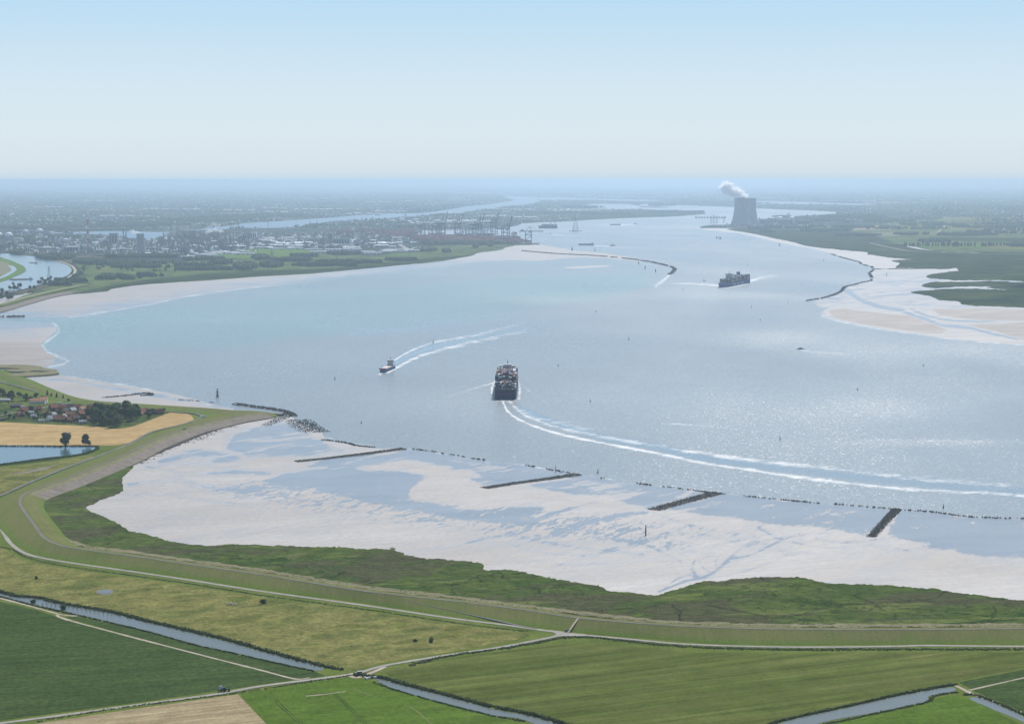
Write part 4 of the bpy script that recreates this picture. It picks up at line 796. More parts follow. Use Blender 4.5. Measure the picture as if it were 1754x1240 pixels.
def scatter(poly, n, k, s, lab, group, z=1.6, seed=0):
    rr = random.Random(seed); xs = [p[0] for p in poly]; ys = [p[1] for p in poly]; c = 0
    while c < n:
        x, y = rr.uniform(min(xs), max(xs)), rr.uniform(min(ys), max(ys))
        if segdist(np.array([x]), np.array([y]), poly)[0] < 0: continue
        kk = rr.choice(k) if isinstance(k, (list, tuple)) else k
        plant(kk, x, y, z, s*rr.uniform(.75, 1.2), lab, group); c += 1
plant('willow', 112, 765, 1.7, 1.35, 'taller willow with a gappy crown on the edge of the pond')
plant('willow', 147, 764.5, 1.7, 1.1, 'smaller round willow on the pond edge, nearer the pond tip')
scatter([(152,712),(170,705),(205,703),(230,706),(240,717),(222,728),(190,734),(160,731),(150,722)], 52, ['oak', 'oak2'], 1.12, 'dark leafy tree in the dense grove beside the village houses', 'trees of the village grove', 1.7, 1)
scatter([(232,713),(262,706),(282,708),(262,718),(240,724)], 9, ['oak2', 'oak'], .55, 'small round tree among the last houses at the village tip', 'small trees at the village tip', 1.7, 2)
for i, (x, y, s, l) in enumerate([(81,678,1.3,'tall conifer closest to the white walled house'),(88,680,.9,'short conifer between two taller ones behind the dike car park'),(97,682,1.15,'second tall conifer by the dike car park'),(108,684,1.0,'slim conifer nearest the parked cars')]): plant('con', x, y, 1.8, s, l)
plant('oak2', 117, 688, 1.8, .42, 'small round tree at the end of the parked cars')
plant('oak', 54, 706, 1.8, .7, 'round tree beside the red roofed house at the village edge')
scatter([(-30,668),(0,670),(22,676),(45,684),(70,682),(76,688),(30,690),(0,686),(-30,686)], 30, ['oak', 'oak2'], .65, 'dark bushy tree behind the white walled house at the left edge', 'trees behind the village', 1.7, 3)
scatter([(0,712),(60,708),(110,702),(150,712),(150,726),(64,722),(0,718)], 52, ['oak2', 'oak', 'bush'], .5, 'small garden tree between the village houses', 'garden trees of the village', 1.7, 4)
scatter([(150,700),(230,703),(150,706)], 6, 'oak2', .4, 'small garden tree between the village houses', 'garden trees of the village', 1.7, 5)
scatter([(-10,497),(20,488),(44,487),(44,505),(20,515),(-10,520)], 24, ['oak', 'oak2'], 1.05, 'big round tree on the strip between canal and dike', 'big trees between canal and dike', 2, 6)
scatter([(50,494),(66,490),(64,503),(50,505)], 5, 'oak', .8, 'tree in the small clump on the meadow behind the dike', 'clump on the meadow behind the dike', 2, 7)
scatter([(64,484),(92,478),(90,486),(68,492)], 8, 'oak', 1.05, 'big dark tree at the foot of the canal pylon', 'trees at the canal pylon', 2, 8)
scatter([(57,438),(75,437),(100,438),(126,441),(128,446),(100,447),(75,442),(58,441)], 24, ['oak', 'pop'], 1.0, 'tree of the dark wood on the far canal bank', 'wood on the far canal bank', 2, 9)
scatter([(17,430),(45,431),(47,436),(20,436)], 9, ['oak', 'pop'], 1.0, 'tree of the small wood left of the gap on the canal bank', 'small wood on the canal bank', 2, 10)
scatter([(-5,428),(8,428),(8,434),(-5,434)], 6, 'oak', 1.0, 'tree of the wood at the left edge above the canal', 'wood at the left edge', 2, 11)
scatter([(128,447),(160,446),(220,447),(300,450),(300,456),(220,457),(150,457),(130,453)], 52, ['oak', 'oak2', 'pop'], .9, 'tree of the long wood below the refinery', 'long wood below the refinery', 2.7, 12)
for i, (poly, n, g) in enumerate([([(140,458),(150,456),(148,466),(142,468)], 6, 'canal bend'), ([(122,468),(150,470),(150,476),(124,477)], 7, 'golf green'), ([(165,461),(178,459),(178,465),(168,465)], 6, 'meadow hedge corner'), ([(170,474),(215,470),(222,475),(190,480),(172,479)], 10, 'pond on the green'), ([(190,462),(240,463),(300,465),(300,467),(240,467)], 10, 'middle hedge'), ([(400,447),(422,450),(440,458),(430,467),(405,466)], 12, 'shore thicket'), ([(445,452),(485,452),(485,461),(448,461)], 9, 'shore pylon'), ([(425,441),(460,439),(462,446),(430,448)], 8, 'green field edge')]):
    scatter(poly, n, ['oak', 'oak2'], .85, 'dark tree in the clump by the '+g, 'clump by the '+g, 2.7, 20+i)
scatter([(1545,422),(1650,422),(1725,422),(1725,423.2),(1545,423.4)], 95, 'pop', 1.25, 'slender tree in the long row on the eastern polder', 'row of poplars on the eastern polder', 2.2, 30)
scatter([(1725,419),(1765,418),(1765,424),(1725,424)], 12, ['oak', 'pop'], 1.25, 'dense tree in the wood at the right end of the poplar row', 'wood at the end of the poplar row', 2.2, 31)
# low clumps of marsh plants standing proud of the flat marsh and along its ragged edge
def marsh_clumps():
    rr = random.Random(77); mb = MB(); q = outline(MAR[:46], 2.6, 2.0, True, 14, 0.2); n = 0
    for _ in range(26000):
        if n > 9000: break
        x, y = rr.uniform(20, 1800), rr.uniform(798, 1086)
        if vnoise(np.array([x/26.]), np.array([y/7.]), 4)[0]+rr.random()*.5 < .85: continue
        if segdist(np.array([x]), np.array([y]), MAR)[0] < .5: continue
        g = P(x, y, 1.5); r = rr.uniform(.8, 2.6); h = rr.uniform(.25, .7); a = rr.uniform(0, 6); n += 1
        V = [(g.x+r*cos(a+k*1.256)*rr.uniform(.7, 1.3), g.y+r*sin(a+k*1.256)*rr.uniform(.7, 1.3), 1.4) for k in range(5)]+[(g.x+rr.uniform(-.4, .4), g.y+rr.uniform(-.4, .4), 1.5+h)]
        mb.add(V, [(k, (k+1) % 5, 5) for k in range(5)])
    o = mb.build('marsh_plants', M['marsh']); tag(o, 'low tufted plants covering the salt marsh inside the bay', 'marsh plants', kind='stuff')
marsh_clumps()
# ---- masses nobody could count
def woodland(name, regions, seed, lab):
    rr = random.Random(seed); mb = MB()
    for poly, dens, hh in regions:
        xs = [p[0] for p in poly]; ys = [p[1] for p in poly]; c = 0
        for _ in range(dens):
            x, y = rr.uniform(min(xs), max(xs)), rr.uniform(min(ys), max(ys))
            if not inside(x, y, poly): continue
            if any(inside(x, y+.15, d) for d in DOCKS) or vnoise(np.array([x/9.]), np.array([y/1.6]), 2)[0] < .3: continue
            g = P(x, y, 2.0); h = hh*rr.uniform(.6, 1.2); r = h*rr.uniform(.35, .6); n = 5; a0 = rr.uniform(0, 1)
            V = [(g.x+r*cos(a0+2*pi*i/n)*rr.uniform(.8, 1.2), g.y+r*sin(a0+2*pi*i/n)*rr.uniform(.8, 1.2), 1+h*rr.uniform(.1, .4)) for i in range(n)]
            V += [(g.x+r*.65*cos(a0+.6+2*pi*i/n), g.y+r*.65*sin(a0+.6+2*pi*i/n), h*rr.uniform(.7, 1.0)) for i in range(n)]+[(g.x, g.y, h*1.12)]
            mb.add(V, [(i, (i+1) % n, n+i) for i in range(n)]+[(n+i, (i+1) % n, n+(i+1) % n) for i in range(n)]+[(n+i, n+(i+1) % n, 2*n) for i in range(n)])
    o = mb.build(name, M['leaf']); tag(o, lab, 'woodland', kind='stuff')
rg = []
rr = random.Random(99)
def strip(x, y, w_, h_): return [(x-w_, y), (x-w_*.4, y-h_), (x+w_*.5, y-h_*.8), (x+w_, y+.2), (x+w_*.4, y+h_), (x-w_*.5, y+h_)]
for x, y, w_, h_ in [(210,452,80,3.2),(150,450,25,3),(95,442,34,2.6),(30,434,14,1.5),(200,477,24,1.6),(420,458,20,5),(465,456,20,3),(446,443,16,2.5),(1745,421,22,2),(-30,424,60,1.5),(60,420,50,1.2),(30,408,40,1.5),(110,407,30,1.2),(60,414,20,2),(250,441,70,1.2),(350,446,50,1),(380,452,20,1.6),(520,440,25,1),(500,447,40,1.5),(600,451,60,1.2),(560,456,60,.8),(350,463,50,1),(330,456,40,.8),(250,459,60,.7),(200,479,40,.8),(250,474,30,.7),(120,484,30,.8),(100,489,25,.7),(590,436,30,1),(750,418,30,2),(790,417,20,2),(825,418,22,2),(850,417,15,1.5),(730,430,20,1.2),(765,432,8,1.2),(815,424,4,1),(840,422,4,1),(690,447,30,.8),(660,410,14,3),(400,374,60,3),(460,370,60,3),(340,378,60,2.5),(250,385,80,2.5),(150,388,70,2),(60,391,60,2),(520,388,30,1.2),(590,376,50,1.5),(960,366,80,1.5),(1000,355.5,40,1.5),(1160,364,50,1.2),(1040,368,50,1.2),(1130,352,50,1),(1220,347,60,1.2),(1460,372,60,3),(1400,378,50,2),(1520,380,50,2),(1600,386,60,1.8),(1700,390,60,1.5),(1480,390,60,1),(1560,402,30,1),(1650,403,60,1.4),(1600,414,30,1),(1420,395,40,1),(1350,391,40,1),(1470,404,40,1),(1300,389,30,.6),(740,334,60,1),(900,333,90,1),(1100,334,90,1),(1300,335,90,1.2)]:
    rg.append((strip(x, y, w_, h_), int(w_*h_*(16 if y > 380 else 10))+20, 17 if y > 380 else 22))
for _ in range(330):
    y = 322+rr.random()**1.3*80; x = rr.uniform(-60, 1820)
    if segdist(np.array([x]), np.array([y]), W_ALL)[0] > -6: continue
    if 180 < x < 720 and y > 392: continue
    w_ = rr.uniform(15, 70); rg.append((strip(x, y, w_, rr.uniform(.3, 1.1)), int(w_*(1.6 if y > 350 else 1.0))+8, 20))
woodland('woodland', rg, 5, 'dark belts of woodland over the hazy plain and round the refinery')
def tufts(name, line, width, h, dens, lab, seed=0, z=1.7, mat='reedleaf'):
    rr = random.Random(seed); mb = MB(); q = catmull(line, 4); x, y = G(q[:, 0], q[:, 1], z)
    L = np.r_[0, np.cumsum(np.hypot(np.diff(x), np.diff(y)))]
    for _ in range(int(L[-1]*dens)):
        s = rr.random()*L[-1]; i = max(0, min(int(np.searchsorted(L, s))-1, len(L)-2)); f = (s-L[i])/(L[i+1]-L[i]+1e-9)
        tx, ty = x[i+1]-x[i], y[i+1]-y[i]; l = math.hypot(tx, ty)+1e-9; o = rr.gauss(0, .3)*width
        cx, cy_ = x[i]+tx*f-ty/l*o, y[i]+ty*f+tx/l*o; hh = h*rr.uniform(.5, 1.25); r = rr.uniform(.5, 1.1)
        a = rr.uniform(0, 6.3)
        V = [(cx+r*cos(a+b), cy_+r*sin(a+b), z-.2) for b in (0, 2.1, 4.2)]+[(cx+r*.7*cos(a+1+b), cy_+r*.7*sin(a+1+b), z+hh*rr.uniform(.7, 1)) for b in (0, 2.1, 4.2)]
        mb.add(V, [(0,1,4,3),(1,2,5,4),(2,0,3,5),(3,4,5)])
    o = mb.build(name, M[mat]); tag(o, lab, 'reeds', kind='stuff'); return o
tufts('reed_bank', [(-20,1008),(10,1016),(30,1021.5),(67,1024),(111,1034.5),(186,1047),(260,1065.5),(371,1091),(450,1113),(500,1127),(560,1142),(588,1147)], 5, 1.7, 5, 'dark reeds along the far bank of the wide ditch', 1)
tufts('reed_bank', [(0,1022),(60,1037),(111,1049),(186,1066),(260,1084),(334,1105),(400,1119),(474,1136),(541,1150)], 1.6, 1.2, 2, 'low reeds along the near bank of the wide ditch', 2)
tufts('reed_bank', [(605,1156),(630,1158),(655,1161),(697,1173),(771,1191.5),(845,1211),(900,1221),(961,1238),(1000,1250)], 4.5, 1.7, 5, 'dark reeds along the far bank of the narrow ditch below the junction', 3)
tufts('reed_bank', [(640,1168),(678,1182),(771,1208),(845,1226),(900,1235)], 1.6, 1.0, 2, 'low reeds along the near bank of the narrow ditch', 4)
tufts('reed_bank', [(1640,1172),(1619,1175),(1537,1190),(1448,1210),(1356,1230),(1320,1240),(1280,1256)], 3, 1.4, 5, 'dark reeds along the far bank of the ditch at bottom right', 5)
tufts('reed_bank', [(1640,1185),(1600,1192),(1586,1203),(1508,1220),(1450,1233),(1411,1240)], 2.5, 1.0, 3, 'low reeds along the near bank of the ditch at bottom right', 6)
tufts('reed_bank', [(1650,1190),(1680,1193),(1754,1224),(1800,1246)], 2.5, 1.4, 3, 'reeds along the short ditch in the bottom right corner', 7)
tufts('reed_bank', [(-30,934),(18,940),(48,955),(111,969),(223,985),(334,1001),(450,1019.5),(622,1043),(771,1065),(864,1077),(905,1080.5)], 3, .7, 2.2, 'scrubby verge below the inner dike road', 8, 1.7, 'scrubleaf')
tufts('reed_bank', [(700,1140),(771,1123),(850,1112),(924,1100),(965,1092),(1020,1092),(1072,1098),(1184,1108),(1350,1112.5),(1522,1112),(1754,1112),(1800,1112)], 5, .9, 4, 'dark reedy ditch line along the top of the mown field', 9)
tufts('reed_bank', [(-30,764),(60,764.5),(103,765),(150,764),(168,766)], 4, 2.0, 2, 'reeds on the far pond bank', 10)
tufts('reed_bank', [(168,768),(144,778),(110,783),(77,786),(0,796),(-30,800)], 4, 1.6, 2, 'reeds on the near pond bank', 11)
tufts('marsh_scrub', [(62,892),(90,914),(120,930),(180,942),(260,953),(334,963),(450,979),(560,995),(660,1009),(771,1024),(900,1040),(1050,1058),(1160,1068),(1300,1072),(1500,1073),(1754,1071)], 5, 0.6, 0.9, 'greenish scrub line where the marsh meets the dike', 12, 1.6, 'scrubleaf')
tufts('field_edge', [(0,1197),(0,1197)], 1, 1, 0, 'x', 13) if False else None
tufts('marsh_scrub', [(300,965),(360,972)], 3, 1, .5, 'low tufts at the marsh edge', 14, 1.6) if False else None
tufts('field_verge', [(60,1236),(200,1213),(371,1191.5),(408,1186),(500,1172),(600,1157)], 2.5, .8, 1.5, 'weedy verge along the farm road', 15, 1.7, 'scrubleaf')
tufts('marsh_creek', [(1540,1042),(1580,1043),(1640,1050),(1700,1056)], 1.5, .5, 1.5, 'dark creek line through the marsh on the right', 16, 1.6)
# bushes dotted over the rough meadow
for i, (x, y, s, l) in enumerate([(450,1033,1.1,'dark bush in the middle of the rough meadow'),(63,991,.8,'small bush on the left part of the rough meadow'),(740,1099,1.0,'dark bush near the right tip of the rough meadow'),(711,1098.5,.7,'low bush just left of the dark one near the meadow tip'),(57,1032,.95,'grey green bush on the farm track by the ditch'),(108,1043,1.3,'big bush on the near bank of the wide ditch'),(1361,1077,.6,'bush on the outer dike verge right of the path')]):
    plant('bush', x, y, 1.75, s, l)
for i, (ln, wd) in enumerate([([(0,718),(40,716),(80,717),(100,713),(150,716)], 34), ([(30,704),(60,707),(90,706),(140,704)], 22), ([(85,721),(110,723),(150,726)], 12), ([(180,704),(232,705),(280,710)], 10), ([(0,690),(40,689),(75,686)], 22)]):
    tufts('garden_shrubs', ln, wd, 3.4, .9 if i < 2 else .9, 'dark hedges and shrubs filling the village gardens', 100+i)
# ================================================================== INDUSTRY
M['conc'] = plain('cooling_tower_concrete', (0.38, 0.37, 0.36), 0.85, 0.12, 40)
M['white'] = plain('white_sheet', (0.72, 0.72, 0.70), 0.5, 0.06, 20)
M['roofw'] = plain('pale_roof', (0.78, 0.78, 0.76), 0.45, 0.08, 60)
M['grey'] = plain('grey_cladding', (0.30, 0.32, 0.34), 0.6, 0.15, 30)
M['dark'] = plain('dark_steel', (0.07, 0.085, 0.10), 0.55, 0.2, 10)
M['steel'] = plain('pipe_steel', (0.25, 0.26, 0.27), 0.4, 0.2, 8)
M['blue'] = plain('crane_blue', (0.03, 0.07, 0.11), 0.5, 0.15, 10)
M['red'] = plain('signal_red', (0.50, 0.035, 0.03), 0.5, 0.1, 10)
M['contred'] = plain('container_red', (0.30, 0.07, 0.06), 0.6, 0.3, 12)
M['brick'] = plain('brown_cladding', (0.22, 0.13, 0.10), 0.7, 0.2, 20)
def hyper(rb, rt, rw, h, n=18):                  # hyperboloid shell profile
    zt = .78*h; out = []
    for i in range(n+1):
        z = h*i/n
        if z < zt: r = rw*math.sqrt(1+((zt-z)/zt)**2*((rb/rw)**2-1))
        else: r = rw*math.sqrt(1+((z-zt)/(h-zt))**2*((rt/rw)**2-1))
        out.append((r, z))
    return out
def cooling_tower(px, py, wpx, hpx, lab, z=2.0, top=.6):
    s = ppm(py); h = hpx*s; rb = wpx*s/2; t = thing('cooling_tower', lab, 'cooling tower', P(px, py, z))
    pr = [p for p in hyper(rb, rb*top*1.04, rb*top, h) if p[1] >= h*.045]; inner = [(r-1.2, zz) for r, zz in reversed(pr)]
    mb = MB(); mb.lathe(pr+inner, 56, cap=False); mb.build('shell', M['conc'], t, True)
    mb = MB()
    for i in range(36):
        a = 2*pi*i/36; b = a+pi/36; mb.bar((rb*cos(a), rb*sin(a), 0), (pr[0][0]*cos(b), pr[0][0]*sin(b), pr[0][1]), rb*.012+.3); mb.bar((rb*cos(a+pi/18), rb*sin(a+pi/18), 0), (pr[0][0]*cos(b), pr[0][0]*sin(b), pr[0][1]), rb*.012+.3)
    mb.build('column_ring', M['conc'], t)
    mb = MB(); mb.lathe([(pr[-1][0]+.2, h-1.5), (pr[-1][0]+1.6, h-1.4), (pr[-1][0]+1.6, h+.8), (pr[-1][0]-1.4, h+.8)], 56, cap=False); mb.build('rim', M['conc'], t)
    mb = MB(); mb.lathe([(rb*1.03, -1), (rb*1.03, 1.2)], 40); mb.build('basin', M['grey'], t)
    return t
cooling_tower(1284.5, 383.5, 30, 43, 'huge concrete cooling tower, the right one of the steaming pair', top=.66)
cooling_tower(1269, 385, 34, 45, 'huge concrete cooling tower, the left one of the steaming pair', top=.66)
cooling_tower(241, 433, 20, 32, 'smaller pale concrete cooling tower in front of the refinery', z=2.4, top=.62)
# steam and smoke
def vol(name, dens, col=(1, 1, 1), an=0.4):
    m = bpy.data.materials.new(name); m.use_nodes = True; n = m.node_tree; n.nodes.remove(n.nodes['Principled BSDF'])
    v = n.nodes.new('ShaderNodeVolumePrincipled'); v.inputs['Color'].default_value = (*col, 1); v.inputs['Density'].default_value = dens; v.inputs['Anisotropy'].default_value = an
    n.links.new(v.outputs[0], n.nodes['Material Output'].inputs['Volume']); return m
def puffs(name, pts, lab, cat, dens, seed, n=60, sub=2, col=(1, 1, 1)):
    """pts: (px, py_base_row, height above ground in px, radius px); billows along a drifting plume"""
    rr = random.Random(seed); bm = bmesh.new()
    for i in range(n):
        f = i/(n-1)*(len(pts)-1.001); a = int(f); u = f-a; q = [pts[a][k]*(1-u)+pts[a+1][k]*u for k in range(4)]
        s = ppm(q[1]); g = P(q[0], q[1], 0); r = q[3]*s
        c = g+Vector((rr.gauss(0, .45)*r, rr.gauss(0, .5)*r, q[2]*s+rr.gauss(0, .35)*r)); k = r*rr.uniform(.35, .75)
        m = Matrix.Translation(c) @ Matrix.Diagonal((k, k, k*.9, 1)); ret = bmesh.ops.create_icosphere(bm, subdivisions=sub, radius=1, matrix=m)
        for v in ret['verts']:
            d = (v.co-c); v.co = c+d*(1+.22*math.sin(d.x/k*5+i)*math.cos(d.z/k*4.3+i*2)+.12*rr.uniform(-1, 1))
    me = bpy.data.meshes.new(name); bm.to_mesh(me); bm.free()
    me.materials.append(vol(name+'_vapour', dens, col)); o = bpy.data.objects.new(name, me); link(o); tag(o, lab, cat); o['kind'] = 'stuff'; return o
puffs('steam_plume', [(1275,384.5,44,5),(1270,384.5,49,8),(1262,384.5,53,10),(1255,384.5,55,10),(1249,384.5,61,9),(1243,384.5,65,8),(1239,384.5,64,7),(1241,384.5,56,5)], 'white steam drifting left from the pair of cooling towers', 'steam', .09, 1, 170)
puffs('steam_plume', [(238,433,33,2.5),(232,433,35,3.5),(224,433,37,3)], 'small white steam cloud above the refinery cooling tower', 'steam', .06, 2, 30)
puffs('steam_plume', [(352,428,30,2),(360,428,32,3.5),(370,428,33,4),(380,428,31,3)], 'bright white steam puffs over the right part of the refinery', 'steam', .07, 3, 50)
puffs('steam_plume', [(356,428,38,3),(368,428,43,4),(375,428,40,3)], 'thinner steam puffs above the bright ones', 'steam', .03, 4, 30)
puffs('smoke_haze', [(240,425,27,6),(280,425,32,10),(320,425,32,11),(350,425,36,8)], 'thin bluish smoke lying over the refinery', 'smoke', .0025, 5, 40, 2, (.8, .9, 1))
# prototypes -----------------------------------------------------------------
def proto(t): reg(t); return [t, False]
def put(pr, px, py, z, rz=0, sc=1, lab=None, group=None):
    root, used = pr; p = P(px, py, z)
    if not used:
        pr[1] = True; root.location = p; root.rotation_euler = (0, 0, rz); root.scale = sc if isinstance(sc, tuple) else (sc,)*3
        if lab: root['label'] = lab
        if group: root['group'] = group
        return root
    r = copy_tree(root, p, rz, sc, lab)
    if group: r['group'] = group
    elif 'group' in r: del r['group']
    return r
def column_proto():
    t = thing('distillation_column', 'x', 'column'); mb = MB(); mb.lathe([(3, 0), (3, 42), (2.4, 46), (.8, 48)], 12); mb.build('vessel', M['steel'], t, False)
    mb = MB()
    for z in (10, 20, 30, 40): mb.lathe([(3.1, z), (4.8, z), (4.8, z+1), (3.1, z+1)], 10, cap=False)
    mb.bar((4.5, 0, 0), (4.5, 0, 42), .4); mb.bar((-4, 0, 0), (-4, 0, 46), .5); mb.bar((-4, 0, 46), (0, 0, 48), .5); mb.build('platforms', M['dark'], t); return proto(t)
def rack_proto():
    t = thing('process_unit', 'x', 'process unit'); mb = MB()
    for x in (-18, -6, 6, 18):
        for y in (-8, 8): mb.bar((x, y, 0), (x, y, 30), .8)
    for z in (8, 16, 24, 30):
        mb.box(-19, 19, -9, 9, z, z+1)
    mb.build('frame', M['dark'], t); mb = MB(); rr = random.Random(4)
    for z in (9, 17, 25):
        for i in range(5): x = rr.uniform(-15, 15); y = rr.uniform(-5, 5); mb.bar((x-3, y, z+2.5), (x+4, y, z+2.5), 2, n=8)
    for i in range(4): x = rr.uniform(-16, 16); mb.bar((x, rr.uniform(-6, 6), 20), (x, 0, rr.uniform(36, 48)), 1.0, n=6)
    mb.build('vessels', M['steel'], t); return proto(t)
def tank_proto(dome, nm='storage_tank'):
    t = thing(nm, 'x', 'storage tank'); mb = MB(); mb.lathe([(20, 0), (20, 15)], 28); mb.build('shell', M['white'] if not dome else M['grey'], t, False)
    mb = MB(); mb.lathe([(20.4, 15), (20.4, 15.6), (14, 17.5+dome*5), (7, 18.6+dome*7), (.5, 19+dome*8)], 28); mb.build('roof', M['roofw'], t, True)
    mb = MB()
    for i in range(9): a = i*.14; mb.bar((20.3*cos(a), 20.3*sin(a), i*1.7), (20.3*cos(a+.14), 20.3*sin(a+.14), (i+1)*1.7), .35)
    mb.build('stair', M['dark'], t); return proto(t)
def shed_proto(nm, l, w_, h, mw, mr, cat='warehouse', gable=3):
    t = thing(nm, 'x', cat); mb = MB(); mb.box(-l/2, l/2, -w_/2, w_/2, 0, h); mb.build('walls', M[mw], t)
    mb = MB(); V = [(-l/2-1, -w_/2-1, h+.05), (l/2+1, -w_/2-1, h+.05), (l/2+1, w_/2+1, h+.05), (-l/2-1, w_/2+1, h+.05), (-l/2-1, 0, h+gable), (l/2+1, 0, h+gable)]
    mb.add(V, [(0,1,5,4),(2,3,4,5),(1,2,5),(3,0,4),(3,2,1,0)]); mb.build('roof', M[mr], t)
    d = MB()
    for x in np.arange(-l/2+8, l/2-8, 16): d.box(x, x+5, -w_/2-.3, -w_/2+.1, 0, h*.55)
    d.build('loading_doors', M['dark'], t); return proto(t)
def block_proto():
    t = thing('plant_building', 'x', 'plant building'); mb = MB(); mb.box(-22, 22, -12, 12, 0, 22); mb.box(-8, 14, -8, 8, 22, 28); mb.build('walls', M['grey'], t)
    mb = MB(); mb.box(-22.5, 22.5, -12.5, 12.5, 22.02, 22.6); mb.build('roof', M['steel'], t)
    mb = MB()
    for z in (4, 10, 16): mb.box(-20, 20, -12.3, -11.9, z, z+2.2)
    mb.build('window_band', M['dark'], t); return proto(t)
def stack_proto(r, h, m='grey', nm='chimney'):
    t = thing(nm, 'x', 'chimney'); mb = MB(); mb.lathe([(r, 0), (r*.72, h)], 12); mb.build('shaft', M[m], t); mb = MB()
    for z in (h*.5, h*.8, h*.98): mb.lathe([(r*.8, z), (r*1.5, z), (r*1.5, z+1), (r*.8, z+1)], 12, cap=False)
    mb.build('gallery', M['dark'], t); return proto(t)
COLM = column_proto(); RACK = rack_proto(); TANK = tank_proto(0); DTANK = tank_proto(1, 'domed_tank'); SHED = shed_proto('warehouse', 120, 60, 13, 'grey', 'roofw'); SHED2 = shed_proto('warehouse', 70, 40, 10, 'white', 'grey'); SHED3 = shed_proto('factory_hall', 60, 40, 18, 'brick', 'steel', 'factory hall'); BLK = block_proto(); STK = stack_proto(4, 90)
IZ = 2.2; rr = random.Random(42)
def rnd(poly, n, seed):
    r_ = random.Random(seed); xs = [p[0] for p in poly]; ys = [p[1] for p in poly]; out = []
    while len(out) < n:
        x, y = r_.uniform(min(xs), max(xs)), r_.uniform(min(ys), max(ys))
        if segdist(np.array([x]), np.array([y]), poly)[0] > 0: out.append((x, y))
    return sorted(out, key=lambda q: q[1])
REF = [(185,432),(188,412),(215,408),(260,412),(300,405),(400,400),(440,404),(520,402),(600,404),(690,408),(700,420),(640,428),(560,428),(470,425),(440,430),(380,436),(330,441),(300,443),(262,440)]
LEFT = [(10,418),(10,402),(60,398),(120,402),(185,405),(190,430),(160,434),(100,428),(50,424)]
R1 = [(250,438),(262,415),(300,408),(400,404),(430,408),(430,426),(380,434),(310,440)]
for i, (x, y) in enumerate(rnd(R1, 60, 1)): put(COLM, x, y, IZ, rr.uniform(0, 6), (1.1,)*2+(rr.uniform(.6, 1.55),), 'slender steel column in the crowded middle of the refinery', 'columns of the refinery')
for i, (x, y) in enumerate(rnd(R1, 34, 2)): put(RACK, x, y, IZ, rr.choice([0, .2, 1.6]), rr.uniform(.8, 1.25), 'steel process frame full of vessels in the refinery', 'process frames of the refinery')
for i, (x, y) in enumerate(rnd(LEFT, 16, 3)+rnd([(430,404),(690,410),(690,420),(560,426),(430,424)], 26, 4)): put(COLM, x, y, IZ, 0, (1, 1, rr.uniform(.4, .9)), 'short steel column at the edge of the refinery', 'columns round the refinery edge')
for i, (x, y) in enumerate(rnd(LEFT, 12, 5)+rnd([(430,404),(690,410),(690,420),(560,426),(430,424)], 26, 6)): put(RACK, x, y, IZ, 0, rr.uniform(.5, .9), 'low process frame at the edge of the refinery', 'process frames round the refinery edge')
for i, (x, y) in enumerate(rnd(R1, 22, 7)+rnd(LEFT, 22, 8)+rnd([(430,404),(690,410),(700,422),(560,428),(430,426)], 44, 9)): put(BLK, x, y, IZ, rr.choice([0, .3, -.2]), (rr.uniform(.5, 1.2), 1, rr.uniform(.35, 1)), 'grey flat roofed building on the chemical site', 'buildings of the chemical site')
for i, (x, y) in enumerate(rnd(LEFT, 20, 10)+rnd(R1, 26, 11)+rnd(REF, 50, 12)): put(TANK, x, y, IZ, rr.uniform(0, 6), rr.uniform(.45, .95), 'white round storage tank on the chemical site', 'storage tanks of the chemical site')
for i, (x, y) in enumerate(rnd([(430,404),(700,406),(720,430),(640,438),(540,436),(500,428),(430,426)], 70, 13)+rnd(LEFT, 18, 14)+rnd([(262,441),(300,436),(420,430),(430,436),(300,447)], 22, 15)): put(SHED2, x, y, IZ+.4, rr.choice([0, .15, -.15]), (rr.uniform(.5, 1.3), rr.uniform(.6, 1), rr.uniform(.5, 1)), 'small pale shed on the chemical site', 'sheds of the chemical site')
for i, (x, y) in enumerate(rnd([(380,432),(430,410),(690,406),(720,416),(700,426),(560,428),(440,428)], 24, 16)): put(SHED, x, y, IZ, rr.choice([0, .1, -.1]), (rr.uniform(.5, 1), .9, .8), 'long white roofed hall behind the green field', 'white roofed halls behind the green field')
for i, (x, y) in enumerate(rnd(REF, 22, 17)): put(SHED3, x, y, IZ, rr.choice([0, .1]), rr.uniform(.5, 1), 'brown factory hall on the chemical site', 'brown halls of the chemical site')
# landmarks of the chemical site
for x, y, s, l in [(15,410,1.3,'white domed gas tank at the far left of the site'),(-1,408,1.1,'white domed tank cut by the left picture edge'),(44,402,1.05,'middle one of the domed tanks above the canal wood'),(68,402,1.25,'rightmost and largest domed tank above the canal wood')]: put(DTANK, x, y, IZ, 0, (s, s, s*1.3), l)
def striped_chimney(px, py, hpx, lab, r=5, n=5, first='red'):
    s = ppm(py); h = hpx*s; t = thing('striped_chimney', lab, 'chimney', P(px, py, IZ))
    for i in range(n):
        mb = MB(); mb.lathe([(r*(1-.3*i/n), h*i/n), (r*(1-.3*(i+1)/n), h*(i+1)/n-.05)], 14); mb.build('red_band' if i % 2 == 0 else 'white_band', M['red' if i % 2 == 0 else 'white'], t)
    mb = MB()
    for sx in (-1, 1): mb.bar((sx*r*.45, 0, h), (sx*r*.45, 0, h*1.1), r*.35, n=8)
    mb.build('flue', M['red'], t)
striped_chimney(151, 415, 36, 'tall red and white striped chimney with two flues left of the refinery', 8, 5)
striped_chimney(695, 371.5, 19, 'red and white striped tower beyond the harbour canal', 6.5, 5)
